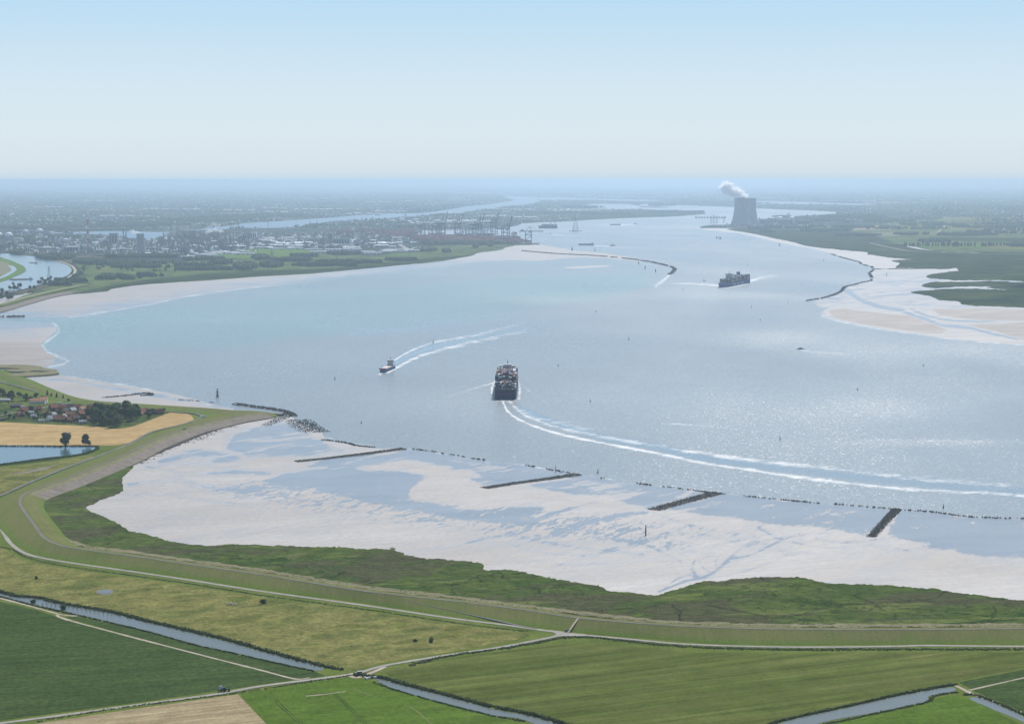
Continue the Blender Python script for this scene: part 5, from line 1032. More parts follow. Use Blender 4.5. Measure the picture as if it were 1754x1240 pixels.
for x, y, hp, l in [(211.5,419,30,'left one of the twin dark chimneys beside the refinery cooling tower'),(216,419,29,'right one of the twin dark chimneys beside the refinery cooling tower'),(260,421,13,'short thick chimney right of the refinery cooling tower'),(304,428,36,'slim dark chimney in the refinery centre'),(374,432,35,'tall grey chimney inside the steam puffs'),(386,425,28,'dark chimney right of the steam puffs'),(109,409,12,'dark square-shouldered tower left of the striped chimney')]:
    s = ppm(y)*hp/90; put(STK, x, y, IZ, 0, (1.1, 1.1, s), l)
def mast(px, py, hpx, lab):
    s = ppm(py); h = hpx*s; t = thing('lattice_mast', lab, 'mast', P(px, py, IZ)); mb = MB(); w_ = 2.4
    for a in range(3): mb.bar((w_*cos(a*2.1), w_*sin(a*2.1), 0), (w_*.6*cos(a*2.1), w_*.6*sin(a*2.1), h), .9)
    for z in np.arange(5, h, 10): mb.box(-w_, w_, -w_, w_, z, z+.8)
    mb.build('lattice', M['dark'], t); mb = MB(); mb.bar((0, 0, h), (0, 0, h*1.08), .5); mb.build('antenna', M['dark'], t)
for x, y, h, l in [(293,412,31,'tall thin mast left in the refinery'),(343,410,24,'thin red topped mast in the refinery'),(459,391,11,'thin mast at the water right of the refinery'),(531,389,11,'thin mast beside the moored ship'),(543,389,13,'second thin mast beside the moored ship'),(620,388,16,'thin mast left of the striped harbour tower')]: mast(x, y, h, l)
def bigbox(name, px, py, wpx, hpx, dpth, lab, m='grey', r='steel', cat='building'):
    s = ppm(py); t = thing(name, lab, cat, P(px, py, IZ)); mb = MB(); W = wpx*s; Hh = hpx*s; mb.box(-W/2, W/2, 0, dpth, 0, Hh); mb.build('walls', M[m], t)
    mb = MB(); mb.box(-W/2-.5, W/2+.5, -.5, dpth+.5, Hh+.02, Hh+1.2); mb.build('roof', M[r], t); mb = MB()
    k = max(3, int(W/14))
    for i in range(k): mb.box(-W/2+W*(i+.2)/k, -W/2+W*(i+.75)/k, -.4, .1, Hh*.15, Hh*.8)
    mb.build('window_bay', M['dark'], t); return t
bigbox('boiler_house', 320, 407, 26, 12, 60, 'big dark blue boiler house behind the refinery', 'dark', 'grey')
bigbox('office_block', 585, 420, 27, 11, 30, 'wide dark office block with ranked windows behind the green field', 'grey', 'steel', 'office block')
bigbox('silo_tower', 604.5, 411, 5, 20, 24, 'tall narrow white tower beside the office block', 'white', 'roofw', 'tower')
bigbox('plant_tower', 566, 412, 7, 13, 30, 'grey square tower left of the white tower', 'grey', 'steel', 'tower')
bigbox('process_hall', 434, 410, 10, 12, 40, 'pale square process hall above the green field', 'white', 'grey', 'hall')
bigbox('plant_tower', 194, 419, 14, 19, 40, 'grey process tower left of the twin chimneys', 'grey', 'steel', 'tower')
bigbox('cylinder_hall', 122, 432, 24, 9, 50, 'long low dark hall just behind the long wood', 'grey', 'white', 'hall')
bigbox('low_hall', 170, 433, 14, 5, 40, 'low pale roofed hall left of the refinery cooling tower', 'grey', 'white', 'hall')
bigbox('long_shed', 78, 427, 40, 2.5, 30, 'very long low white shed above the canal wood', 'grey', 'roofw', 'shed')
bigbox('long_wall_hall', 266, 431, 22, 7, 40, 'pale long hall right behind the refinery cooling tower', 'white', 'grey', 'hall')
bigbox('warehouse_row', 498, 423, 40, 3, 50, 'long low white roofed warehouse above the green field', 'grey', 'roofw', 'warehouse')
bigbox('shed_row', 363, 439, 18, 1.5, 20, 'bright white low shed below the refinery', 'white', 'roofw', 'shed')
# power station
for x, y, w_, h, l, m in [(1311,385,20,9,'long grey turbine hall right beside the big cooling towers','grey'),(1345,384,24,8,'wide grey reactor building with white domes on it','grey'),(1378,384,22,6,'low dark hall at the right end of the power station','dark'),(1235,387,20,1.6,'low pale shed left of the big cooling towers','white'),(1385,388,30,1.6,'low pale sheds row in front of the power station','grey')]:
    bigbox('turbine_hall' if h > 3 else 'low_shed', x, y, w_, h, 80, l, m, 'steel' if h > 3 else 'roofw')
for x, l in [(1336, 'left white dome of the power station'), (1356, 'right white dome of the power station')]:
    t = thing('reactor_dome', l, 'dome', P(x, 382.5, IZ)); s = ppm(382.5); mb = MB(); mb.lathe([(5.5*s, 0), (5.5*s, 8.5*s), (5*s, 9.8*s), (3.4*s, 11*s), (.3*s, 11.6*s)], 20); mb.build('containment_shell', M['roofw'], t, True)
    mb = MB(); mb.lathe([(5.6*s, 8.3*s), (5.8*s, 8.3*s), (5.8*s, 8.7*s), (5.6*s, 8.7*s)], 20, cap=False); mb.build('ring_beam', M['grey'], t)
# pylons
def pylon_proto(h=60):
    t = thing('power_pylon', 'x', 'pylon'); mb = MB(); b = h*.11
    for sx, sy in ((1,1),(1,-1),(-1,1),(-1,-1)): mb.bar((sx*b, sy*b, 0), (sx*.9, sy*.9, h), h*.008+.15)
    for k in range(7):
        z0 = h*k/8; z1 = h*(k+1)/8; w0 = b*(1-k/8)+.9*k/8; w1 = b*(1-(k+1)/8)+.9*(k+1)/8
        for s in (-1, 1): mb.bar((-w0, s*w0, z0), (w1, s*w1, z1), h*.004+.1); mb.bar((w0, s*w0, z0), (-w1, s*w1, z1), h*.004+.1)
    mb.build('lattice', M['steel'], t); mb = MB()
    for z, l in ((h*.68, h*.18), (h*.82, h*.15), (h*.94, h*.10)): mb.bar((-l, 0, z), (l, 0, z), h*.007+.15); mb.bar((-l, 0, z), (0, 0, z+h*.04), .3); mb.bar((l, 0, z), (0, 0, z+h*.04), .3)
    mb.build('cross_arms', M['steel'], t); return proto(t)
PYL = pylon_proto()
for x, y, hp, l in [(84,478,22,'lattice pylon standing among trees at the canal bank'),(466,456,26,'lattice pylon on the shore below the green field'),(576,449,12,'pylon left of the low sheds near the far shore'),(1218,383,13,'leftmost pylon on the river bank before the cooling towers'),(1223,383,15,'middle pylon on the river bank before the cooling towers'),(1228,383,14,'rightmost pylon on the river bank before the cooling towers'),(1240,382.5,12,'small pylon close to the left cooling tower'),(700,437,9,'small pylon above the far sandy shore')]:
    put(PYL, x, y, 2, .3, ppm(y)*hp/60, l)
def river_pylon():
    t = thing('river_pylon', 'giant lattice pylon standing on piles in the river', 'pylon', P(985.5, 396.5, 0)); s = ppm(396.5); h = 27*s; b = 5*s; mb = MB()
    for sx, sy in ((1,1),(1,-1),(-1,1),(-1,-1)): mb.bar((sx*b, sy*b*.6, 3), (sx*1.5, sy*1.5, h), 1.2)
    for k in range(9):
        f0, f1 = k/10, (k+1)/10; w0 = b*(1-f0); w1 = b*(1-f1)
        for s2 in (-1, 1): mb.bar((-w0, s2*w0*.6, 3+f0*h), (w1, s2*w1*.6, 3+f1*h), .7); mb.bar((w0, s2*w0*.6, 3+f0*h), (-w1, s2*w1*.6, 3+f1*h), .7)
    mb.build('lattice', M['contred'], t); mb = MB()
    for f, l in ((.7, 3.4), (.82, 2.8), (.93, 2.0)): mb.bar((-l*s, 0, h*f), (l*s, 0, h*f), 1.1)
    mb.build('cross_arms', M['white'], t); mb = MB(); mb.box(-b*1.35, b*1.35, -b*.8, b*.8, -.5, 4); mb.build('pile_cap', M['dark'], t)
    for sx in (-1, 1):
        q = MB(); q.lathe([(5, -1), (5, 6)], 10, cx=sx*b*1.9); q.build('fender_dolphin', M['dark'], t)
river_pylon()
# wind turbines
def turbine_proto():
    t = thing('wind_turbine', 'x', 'wind turbine'); mb = MB(); mb.lathe([(2.4, 0), (1.3, 98)], 8); mb.build('tower', M['white'], t)
    mb = MB(); mb.box(-1.6, 1.6, -5, 5, 97, 101); mb.build('nacelle', M['white'], t)
    for k in range(3):
        a = 2*pi*k/3+.4; mb = MB(); c = Vector((0, -6, 99)); d = Vector((sin(a), 0, cos(a))); n = Vector((cos(a), 0, -sin(a)))
        mb.ring([[c+d*r+n*w_*.5*u+Vector((0, .3*v, 0)) for u, v in ((-1, 0), (0, 1), (1, 0), (0, -1))] for r, w_ in ((1, 2), (10, 3.4), (30, 2.2), (46, .8))]); mb.build('blade', M['white'], t)
    return proto(t)
WT = turbine_proto()
for i, (x, y, hp) in enumerate([(424,352,15),(438,352,17),(545,348,14),(586,352,18),(628,336,12),(696,350,19),(704,350,17),(722,368,25),(733,360,14),(757,356,20),(793,345,12),(803,345,13),(815,352,18),(829,362,20),(845,348,14),(924,350,16),(945,342,10),(985,340,12),(1029,345,15),(1140,352,28),(1147,350,20),(1130,338,12),(1210,345,14),(1216,345,16),(1230,347,24),(1238,347,20),(1335,345,12),(1362,346,14),(1421,343,12),(1466,345,11),(1742,335,14),(1500,345,10)]):
    put(WT, x, y, 2, rr.uniform(-.4, .4), ppm(y)*hp/140*(1.0), 'thin white wind turbine rising from the hazy harbour plain', 'wind turbines over the harbour plain')
# container cranes
def crane_proto(up):
    t = thing('container_crane', 'x', 'container crane'); mb = MB(); bm_ = 1.4
    for x in (-15, 15):
        for y in (-12, 12): mb.box(x-bm_, x+bm_, y-bm_, y+bm_, 0, 62)
        mb.box(x-bm_*.8, x+bm_*.8, -12, 12, 12, 15); mb.box(x-bm_*.8, x+bm_*.8, -12, 12, 59, 62)
    for y in (-12, 12): mb.box(-15, 15, y-bm_*.8, y+bm_*.8, 12, 15); mb.box(-15, 15, y-bm_*.8, y+bm_*.8, 42, 44.5); mb.bar((-15, y, 15), (15, y, 42), .9); mb.bar((-15, y, 44), (15, y, 60), .9)
    mb.build('portal', M['blue'], t)
    mb = MB(); mb.box(-48, 17, -4, 4, 60, 64.5); mb.build('back_girder', M['blue'], t)
    mb = MB()
    if up:
        for y in (-3, 3): mb.bar((17, y, 62), (31, y, 122), 1.7)
        for k in range(8): f = k/7; mb.bar((17+14*f, -3, 62+60*f), (17+14*f, 3, 62+60*f), .6)
    else: mb.box(17.3, 78, -3.5, 3.5, 60.2, 64)
    mb.build('boom', M['blue'], t)
    mb = MB()
    for y in (-5, 5): mb.bar((15, y, 62), (8, y*.3, 86), 1.2); mb.bar((-15, y, 62), (8, y*.3, 86), .9)
    mb.bar((8, 0, 86), (-40, 0, 64), .5)
    if not up: mb.bar((8, 0, 86), (72, 0, 64), .5); mb.bar((8, 0, 86), (44, 0, 64), .5)
    else: mb.bar((8, 0, 86), (24, 0, 92), .5)
    mb.build('pylon_frame', M['blue'], t)
    mb = MB(); mb.box(-40, -24, -6, 6, 64.7, 72); mb.build('machine_house', M['white'], t)
    mb = MB(); mb.box(4, 9, -2.4, 2.4, 55, 59.8); mb.build('operator_cab', M['grey'], t)
    for s in (-1, 1): b = MB(); b.box(-18, 18, s*12-2, s*12+2, 0, 3); b.build('bogie', M['dark'], t)
    return proto(t)
CRU = crane_proto(True); CRD = crane_proto(False)
# ground rows of the quays: height = row - top row
for x, y, tp, rz, l in [(724,402,371,.25,'leftmost raised crane on the dock quay'),(752,403,372,.25,'second raised crane from the left, partly behind its neighbour'),(757,404,363,.25,'tall raised crane left of the middle of the quay'),(784,404,365,.25,'tall raised crane in the middle of the quay'),(815,405,367,.25,'left one of two raised cranes standing close together'),(820,405,365,.25,'right one of two raised cranes standing close together'),(846,402,363,.4,'raised crane beyond the ship berth'),(866,415,370,.3,'raised crane nearest to the river at the quay corner')]:
    put(CRU, x, y, 2.5, rz, ppm(y)*(y-tp)/122, l)
for x, y, tp, rz, l in [(905,417,388,.05,'blue crane with its boom lowered at the very tip of the quay')]: put(CRD, x, y, 2.5, rz, ppm(y)*(y-tp)/88, l)
for x, y in [(737,402),(744,402.5),(795,404.5),(801,404.5),(806,405),(826,405.5),(833,406)]: put(CRD, x, y, 2.5, .2, ppm(y)*16/88, 'crane with lowered boom in the crowded row on the quay', 'lowered cranes in the crowded row')
for i, (x, y, tp) in enumerate([(1602,368,349),(1611,368,350),(1622,368,351),(1700,364,352),(1712,364,351),(1722,364,352),(1650,364,353)]): put(CRU, x, y, 2.5, .1, ppm(y)*(y-tp)/122, 'distant raised harbour crane above the eastern polder', 'distant cranes on the right')
for i, (x, y) in enumerate([(1500,368),(1520,366),(1540,368),(1560,366),(1580,368),(1640,366),(1670,366),(1690,366),(1735,366)]): put(CRD, x, y, 2.5, .1, ppm(y)*8/88, 'distant low harbour crane above the eastern polder', 'distant low cranes on the right')
# container stacks
def cstack_proto():
    t = thing('container_stack', 'x', 'containers'); rr2 = random.Random(8)
    for j, mm in enumerate(('contred', 'brick', 'red', 'grey')):
        mb = MB()
        for i in range(12):
            for k in range(5):
                if rr2.random() < .3 and (i*5+k) % 4 == j or (i*5+k) % 4 == j: 
                    for z in range(rr2.randint(2, 4)): mb.box(-75+i*12.5, -63.2+i*12.5, -8+k*3.0, -5.4+k*3.0, z*2.65, z*2.65+2.5)
        mb.build('container_tier', M[mm], t)
    return proto(t)
CST = cstack_proto()
for i, (x, y) in enumerate(rnd([(715,409),(745,404),(830,406.5),(880,411),(905,416),(870,417),(790,416),(730,413.5)], 90, 31)+rnd([(640,404),(650,397),(705,394),(711,401),(690,406)], 34, 32)+rnd([(560,397),(640,393),(640,397),(580,402)], 10, 33)): put(CST, x, y, IZ+.2, rr.choice([.1, .15]), (rr.uniform(.6, 1.1), 1.6, rr.uniform(1.0, 1.8)), 'long block of reddish stacked containers on the terminal', 'container blocks of the terminal')
# white tank farms along the water
for i, (x, y) in enumerate([(760+i*9.5, 383-(i % 3)*1.2) for i in range(9)]+[(748+i*8, 379.5+(i % 2)) for i in range(10)]+[(950+i*10.5, 362.6-i*.25) for i in range(15)]+[(940+i*11, 360.6) for i in range(10)]+[(648,382),(672,380),(700,381),(712,378),(688,377)]):
    put(TANK, x, y, 2, 0, (1.6, 1.6, .9), 'white round tank in the tank farm beside the river', 'tanks of the riverside tank farms')
# warehouses over the harbour plain
far = []
for x0, x1, y, w_ in [(445,495,358.5,14),(500,590,360,14),(450,500,365,20),(620,672,347.5,26),(520,570,342,18),(590,655,368,14),(690,740,345,12),(745,800,341,14),(770,812,344.5,16),(780,860,331.5,12),(860,925,333.5,10),(925,1000,338,12),(1000,1070,338.5,14),(1040,1180,339.5,12),(800,830,350,10),(830,870,360,12),(870,920,361,12),(880,925,374,14),(1300,1345,341,14),(1330,1400,351,14),(1400,1500,346,12),(1480,1590,349,12),(1300,1345,351,12),(750,800,367,12),(700,745,384,8),(820,870,372,10),(170,230,372,14),(240,345,360,16),(380,440,362,16),(60,110,356,12),(120,200,345,12),(640,700,364,12)]:
    n = max(1, int((x1-x0)/w_))
    for k in range(n): far.append((x0+(x1-x0)*(k+.5)/n+rr.uniform(-2, 2), y+rr.uniform(-.5, .5), w_*rr.uniform(.55, .95)))
for x, y, w_ in far[:175]:
    s = ppm(y); put(SHED, x, y, 2, 0, (w_*s/120, 1.2*s/6, 1.1), 'long white roofed warehouse on the hazy harbour plain', 'warehouses of the harbour plain')
def far_town(regions, seed, lab):
    r_ = random.Random(seed); mb = MB()
    for x0, x1, y0, y1, n, wmax in regions:
        for _ in range(n):
            x, y = r_.uniform(x0, x1), r_.uniform(y0, y1)
            if inside(x, y, W_ALL) or inside(x, y+.5, W_ALL) or any(inside(x, y+.2, d) for d in DOCKS): continue
            s = ppm(y); W = s*r_.uniform(.4, wmax); D = s*r_.uniform(.8, 2.5)*4; g = P(x, y, 0); h = r_.uniform(6, 14); mb.box(g.x-W, g.x+W, g.y-D/2, g.y+D/2, 1, h, r_.choice([0, 0, 1, 2, 2]))
    o = mb.build('far_town', [M['roofw'], M['brick'], M['dark']]); tag(o, lab, 'town', kind='stuff')
far_town([(-80,1830,318,345,1500,2.2),(-80,900,345,392,1700,1.6),(1290,1830,345,380,420,1.8),(600,1000,352,385,480,2.5),(1560,1800,372,400,25,1.5)], 3, 'countless small pale roofs of towns and works across the hazy plain')
far_town([(10,190,398,434,480,.9),(190,440,402,438,950,.9),(430,700,400,425,1000,1.0),(700,890,404,418,140,.8),(900,960,370,380,40,1.6)], 4, 'clutter of small sheds, pipes and vessels between the plant buildings')
far_town([(1240,1420,381,390,120,.9)], 5, 'clutter of small sheds round the power station')
# piers of dolphins in the far river
for i, (x0, x1, y) in enumerate([(1097,1145,356),(1192,1243,374),(1100,1130,354.5),(1405,1430,371)]):
    mb = MB(); s = ppm(y); a = P(x0, y, 0); b = P(x1, y, 0); mb.box(a.x, b.x, a.y-8, a.y+8, 5, 8)
    for k in range(int((x1-x0)/5)+1): g = P(x0+k*5, y, 0); mb.box(g.x-7, g.x+7, g.y-7, g.y+7, -1, 16)
    o = mb.build('jetty', M['dark']); tag(o, ['long jetty of dark piles in the far reach','jetty of dark piles left of the cooling towers','second far jetty just beyond the longest','short jetty right of the power station'][i], 'jetty')
o = MB(); g0 = P(923, 418, 0); s = ppm(418); o.box(g0.x-38*s, g0.x+1, g0.y-40, g0.y+60, 2.4, 4.2); q = o.build('quay_deck', M['dark']); tag(q, 'dark quay deck under the lowered crane at the terminal tip', 'quay')
R('motorway', [(672,421),(684,426),(695,431),(702,436),(715,441)], 42, 3.0, 'road') if False else R('motorway', [(672,410),(680,415),(688,421),(698,427),(700,429),(692,430)], 30, 3.2, 'road', thick=1)
# ================================================================== SHIPS
M['hull'] = plain('navy_hull', (0.014, 0.02, 0.07), 0.6, 0.12, 8, 0.12)
M['hullb'] = plain('blue_hull', (0.03, 0.08, 0.21), 0.6, 0.12, 8, 0.12)
M['hullr'] = plain('red_hull', (0.35, 0.06, 0.05), 0.5, 0.15, 8)
M['deck'] = plain('deck_paint', (0.28, 0.16, 0.12), 0.7, 0.15, 4)
M['hatch'] = plain('pink_hatch', (0.62, 0.47, 0.43), 0.6, 0.06, 5)
M['shipwhite'] = plain('ship_white', (0.74, 0.74, 0.72), 0.5, 0.04, 5)
M['glass'] = plain('window_glass', (0.02, 0.025, 0.03), 0.1, 0.1, 3, 0.5)
CC = [plain('box_'+n, c, 0.55, 0.18, 4) for n, c in [('navy', (0.012, 0.02, 0.065)), ('maroon', (0.16, 0.03, 0.035)), ('white', (0.70, 0.70, 0.68)), ('rust', (0.30, 0.10, 0.05)), ('grey', (0.35, 0.36, 0.37)), ('teal', (0.05, 0.18, 0.22)), ('ochre', (0.42, 0.25, 0.07))]]
CN = ['navy_container', 'maroon_container', 'white_container', 'rust_container', 'grey_container', 'teal_container', 'ochre_container']
def hull_mb(L, B, D, flare=1.0, bowl=.2, transom=.9):
    """stern at y=-L/2, bow at +L/2; deck at z=D"""
    secs = []
    for i in range(25):
        f = i/24; y = -L/2+L*f
        if f > 1-bowl: u = (f-(1-bowl))/bowl; wt = (1-u**2.2); ww = max(0.0, 1-u**1.4)*.98
        else: wt = 1.0; ww = 1.0
        if f < .08: wt = transom+(1-transom)*f/.08; ww = .93+.07*f/.08
        wt = max(wt, .03); ww = max(ww, .015); d = D*(1+.18*max(0, (f-.86)/.14)**1.5); yo = 0.03*L*max(0, (f-.9)/.1)
        secs.append([(-B/2*ww, y, -1), (-B/2*ww, y, 1), (-B/2*wt, y+yo, d), (B/2*wt, y+yo, d), (B/2*ww, y, 1), (B/2*ww, y, -1)])
    return MB().ring(secs)
def container_ship(name, lab, L, B, D, tiers, bridge, funnel, hm, seed, bays=None, tall=None, navy=.45):
    t = thing(name, lab, 'container ship'); rr = random.Random(seed)
    hull_mb(L, B, D, bowl=.22).build('hull', M[hm], t)
    mb = MB(); mb.box(-B*.46, B*.46, -L*.47, L*.33, D+.05, D+1.2); mb.build('deck', M['deck'], t)
    mb = MB(); mb.box(-B*.44, B*.44, -L/2-.35, -L/2+.3, D*.62, D*.66); mb.build('stern_stripe', M['contred'], t)
    boxes = [MB() for _ in CC]; nb = int(L*.78/14.5); nr = int(B/2.55); y = -L*.485; k = 0
    nb = bays or nb
    for b in range(nb):
        yb = -L*.485+b*(L*.83/nb); f = (yb+L/2)/L
        if bridge-.045 < f < bridge+.025 or (funnel and abs(f-funnel) < .03): continue
        top = tiers(f); nrow = nr if f < .72 else max(5, int(nr*(1-max(0, f-.72)*1.6)))
        base = [top-rr.choice([0, 0, 0, 1]) for _ in range(4)]
        for r_ in range(nrow):
            x = (r_-nrow/2)*2.5; n = base[min(3, r_*4//nrow)]-(1 if rr.random() < .12 else 0)
            for z in range(n):
                if 0 < z < n-2 and 0 < r_ < nrow-1 and b not in (0,) : continue
                c = 0 if rr.random() < navy else rr.choice([1, 1, 1, 3, 2, 2, 5, 4, 6])
                boxes[c].box(x+.04, x+2.42, yb, yb+12.2, D+1.3+z*2.62, D+1.3+z*2.62+2.55)
    for m_, mb, nme in zip(CC, boxes, CN):
        if mb.v: mb.build('container_tier', m_, t)
    yb = -L/2+bridge*L; hb = D+tall; mb = MB(); mb.box(-B*.30, B*.30, yb-6, yb+6, D+1, hb-4); mb.box(-B*.42, B*.42, yb-3, yb+3, hb-3.6, hb-.6); mb.box(-B*.2, B*.2, yb-3, yb+3, hb-.6, hb+2); mb.build('bridge_tower', M['shipwhite'], t)
    mb = MB(); mb.box(-B*.4, B*.4, yb+2.9, yb+3.2, hb-3.2, hb-1.8); mb.box(-B*.4, B*.4, yb-3.2, yb-2.9, hb-3.2, hb-1.8)
    for z in np.arange(D+4, hb-6, 3.2): mb.box(-B*.28, B*.28, yb-6.3, yb-5.9, z, z+1.1); mb.box(-B*.28, B*.28, yb+5.9, yb+6.3, z, z+1.1)
    mb.build('bridge_windows', M['glass'], t)
    mb = MB(); mb.bar((0, yb, hb+2), (0, yb, hb+11), .5); mb.bar((-3, yb, hb+6), (3, yb, hb+6), .3); mb.build('radar_mast', M['dark'], t)
    if funnel:
        yf = -L/2+funnel*L; mb = MB(); mb.box(-B*.13, B*.13, yf-5, yf+5, D+1, D+tall-3); mb.build('funnel', M['shipwhite'], t)
        mb = MB(); mb.box(-B*.135, B*.135, yf-5.2, yf+5.2, D+tall-7, D+tall+2); mb.build('funnel_top', M[hm], t)
    mb = MB()
    for x in (-B*.3, B*.3): mb.bar((x, L*.44, D*1.1), (x, L*.44, D*1.1+6), .4)
    mb.bar((0, L*.46, D*1.15), (0, L*.46, D*1.15+10), .6); mb.build('foremast', M['shipwhite'], t)
    return t
# the big ship going away
SH1 = container_ship('container_ship', 'big navy container ship seen from its stern, white wake curving behind it', 300, 39, 15, lambda f: 5 if f < .10 else (8 if f < .62 else (7 if f < .85 else 5)), .66, .16, 'hull', 3, tall=25)
p = P(866, 684, 0); SH1.location = (p.x+2, p.y+150, 0); SH1.rotation_euler = (0, 0, radians(-1.0))
SH2 = container_ship('container_ship', 'long blue container ship coming towards the viewer in the right channel', 345, 43, 13, lambda f: 7 if f < .30 else (6 if f < .7 else 5), .62, .28, 'hullb', 5, tall=30, navy=.6)
SH2.scale = (1.0,)*3
a = P(1229, 490, 0); b = P(1281, 486, 0)
ang = radians(158); SH2.rotation_euler = (0, 0, ang); p = P(1255, 488.5, 0); SH2.location = p
mb = MB()                                        # pale lettering blocks low on the hull side
for k, y in enumerate(np.linspace(-70, 70, 11)):
    if k in (3, 7): continue
    mb.box(21.6, 21.8, y, y+3, 4, 11); mb.box(21.6, 21.8, y+4.5, y+7.5, 4, 8 if k % 2 else 11); mb.box(-21.8, -21.6, y, y+3, 4, 11)
mb.build('hull_lettering', M['shipwhite'], SH2)
SH3 = container_ship('container_ship', 'dark laden container ship lying off the quay tip beyond the lowered crane', 300, 40, 14, lambda f: 4 if f < .8 else 3, .35, .12, 'hull', 9, tall=26)
SH3.location = P(938.5, 391.3, 0); SH3.rotation_euler = (0, 0, radians(78)); SH3.scale = (.42*1.0,)*3
s3 = 32*ppm(391)/300; SH3.scale = (s3*1.6, s3, 1.25)
SH4 = container_ship('container_ship', 'red and white ship moored at the quay between the two nearest cranes', 180, 30, 13, lambda f: 3, .3, .15, 'hullr', 12, tall=26, navy=.1)
SH4.location = P(874, 411.5, 0); SH4.rotation_euler = (0, 0, radians(25)); SH4.scale = (1.3,)*3
SH5 = container_ship('container_ship', 'dark container ship packed against the crowded crane row', 320, 44, 14, lambda f: 6, .4, .15, 'hull', 14, tall=30)
SH5.location = P(820, 407.6, 0); SH5.rotation_euler = (0, 0, radians(-80)); SH5.scale = (.95,)*3
SH6 = container_ship('container_ship', 'distant red ship on the far reach right of the cooling towers', 200, 30, 12, lambda f: 2, .2, .12, 'hullr', 15, tall=24)
SH6.location = P(1339, 371.8, 0); SH6.rotation_euler = (0, 0, radians(70)); SH6.scale = (1.0,)*3
# coaster coming towards the viewer
def coaster(lab, L=88, B=14):
    t = thing('coaster', lab, 'cargo ship'); hull_mb(L, B, 5, bowl=.22, transom=.85).build('hull', M['hullb'], t)
    mb = MB(); mb.box(-B*.42, B*.42, -L*.26, L*.36, 5.05, 6.6); mb.build('hatch_cover', M['hatch'], t)
    mb = MB(); mb.box(-B*.46, B*.46, L*.365, L*.40, 5.05, 7.5); mb.build('breakwater_bulwark', M['hullr'], t)
    mb = MB(); mb.box(-B*.42, B*.42, -L*.47, -L*.31, 5.05, 10); mb.box(-B*.36, B*.36, -L*.45, -L*.32, 10, 14); mb.box(-B*.44, B*.44, -L*.40, -L*.33, 14, 17); mb.build('deckhouse', M['shipwhite'], t)
    mb = MB(); mb.box(-B*.42, B*.42, -L*.3295, -L*.326, 14.7, 16.3); mb.box(-B*.3, B*.3, -L*.3195, -L*.316, 11, 12.4); mb.box(-B*.38, B*.38, -L*.3095, -L*.306, 6.5, 8.5); mb.build('windows', M['glass'], t)
    mb = MB(); mb.box(-2, 2, -L*.47, -L*.43, 10, 17); mb.build('funnel', M['hullb'], t); mb = MB(); mb.bar((0, -L*.37, 17), (0, -L*.37, 24), .35); mb.bar((-2, -L*.37, 20), (2, -L*.37, 20), .2); mb.build('mast', M['dark'], t)
    mb = MB(); mb.bar((0, L*.43, 6), (0, L*.43, 13), .3); mb.build('foremast', M['dark'], t); return t
CO = coaster('small coaster with pinkish hatches steering left ahead of two white wake lines')
CO.location = P(662.5, 634.5, 0); CO.rotation_euler = (0, 0, radians(170)); CO.scale = (1.05,)*3
def barge(lab, px, py, L, B, rz, cargo=True, m='hull'):
    t = thing('river_barge', lab, 'barge', P(px, py, 0), rz); hull_mb(L, B, 3.2, bowl=.08, transom=.9).build('hull', M[m], t)
    mb = MB(); mb.box(-B*.4, B*.4, -L*.30, L*.42, 3.25, 4.6); mb.build('hold_cover', M['brick' if cargo else 'grey'], t)
    mb = MB(); mb.box(-B*.38, B*.38, -L*.46, -L*.36, 3.2, 7.5); mb.box(-B*.26, B*.26, -L*.42, -L*.37, 7.5, 10); mb.build('wheelhouse', M['shipwhite'], t); mb = MB(); mb.box(-B*.25, B*.25, -L*.3695, -L*.366, 8, 9.4); mb.build('windows', M['glass'], t); return t
barge('long dark barge under way just right of the curved training wall root', 1004, 420, 26*ppm(420), 16, radians(95)).scale = (1.6, 1, 1.8)
barge('distant barge crossing the river below the wooded far bank', 1054, 385.8, 18*ppm(386), 16, radians(94)).scale = (1.4, 1, 1.8)
barge('dark barge at the upper end of the canal bend', 57, 451.3, 85, 12, radians(35))
barge('dark barge with a spreading wake in the canal bend', 37, 480, 85, 12, radians(118)).scale = (1.1, 1, 1.2)
barge('moored barge across the harbour canal behind the refinery', 543, 384.5, 130, 16, radians(85)).scale = (1.3, 1, 2)
def tug(lab, px, py, rz, s=1.0):
    t = thing('tugboat', lab, 'tugboat', P(px, py, 0), rz); hull_mb(28, 9, 3, bowl=.35).build('hull', M['hull'], t); mb = MB(); mb.box(-3, 3, -3, 6, 3, 6); mb.box(-2.2, 2.2, 0, 4.5, 6, 9); mb.build('wheelhouse', M['shipwhite'], t)
    mb = MB(); mb.box(-2, 2, 4.4, 4.7, 7, 8.4); mb.build('windows', M['glass'], t); mb = MB(); mb.bar((0, -1, 6), (0, -1, 15), .5); mb.build('mast', M['dark'], t); t.scale = (s,)*3; return t
tug('tugboat following the long dark barge', 1049.5, 421.3, radians(90), 1.2); tug('distant tugboat below the wooded far bank', 1088, 384, radians(90), 1.3)
tug('small workboat leaving a thin wake off the quay tip', 942.5, 401.5, radians(95), .7); tug('tiny workboat ahead of the blue container ship', 1206, 481, radians(60), .4)
def speedboat(px, py, rz):
    t = thing('speedboat', 'tiny dark speedboat with a short white trail on the open water', 'speedboat', P(px, py, 0), rz); hull_mb(11, 3.4, 1.2, bowl=.5).build('hull', M['hull'], t); mb = MB(); mb.box(-1.2, 1.2, -2, 2, 1.2, 2.5); mb.build('cabin', M['dark'], t); t.scale = (1.4,)*3
speedboat(1371, 598.3, radians(95))
def foamsheet(name, pts, z=.05): S(name, pts, z, 'foamwhite', thick=.1, jit=.5, step=1)
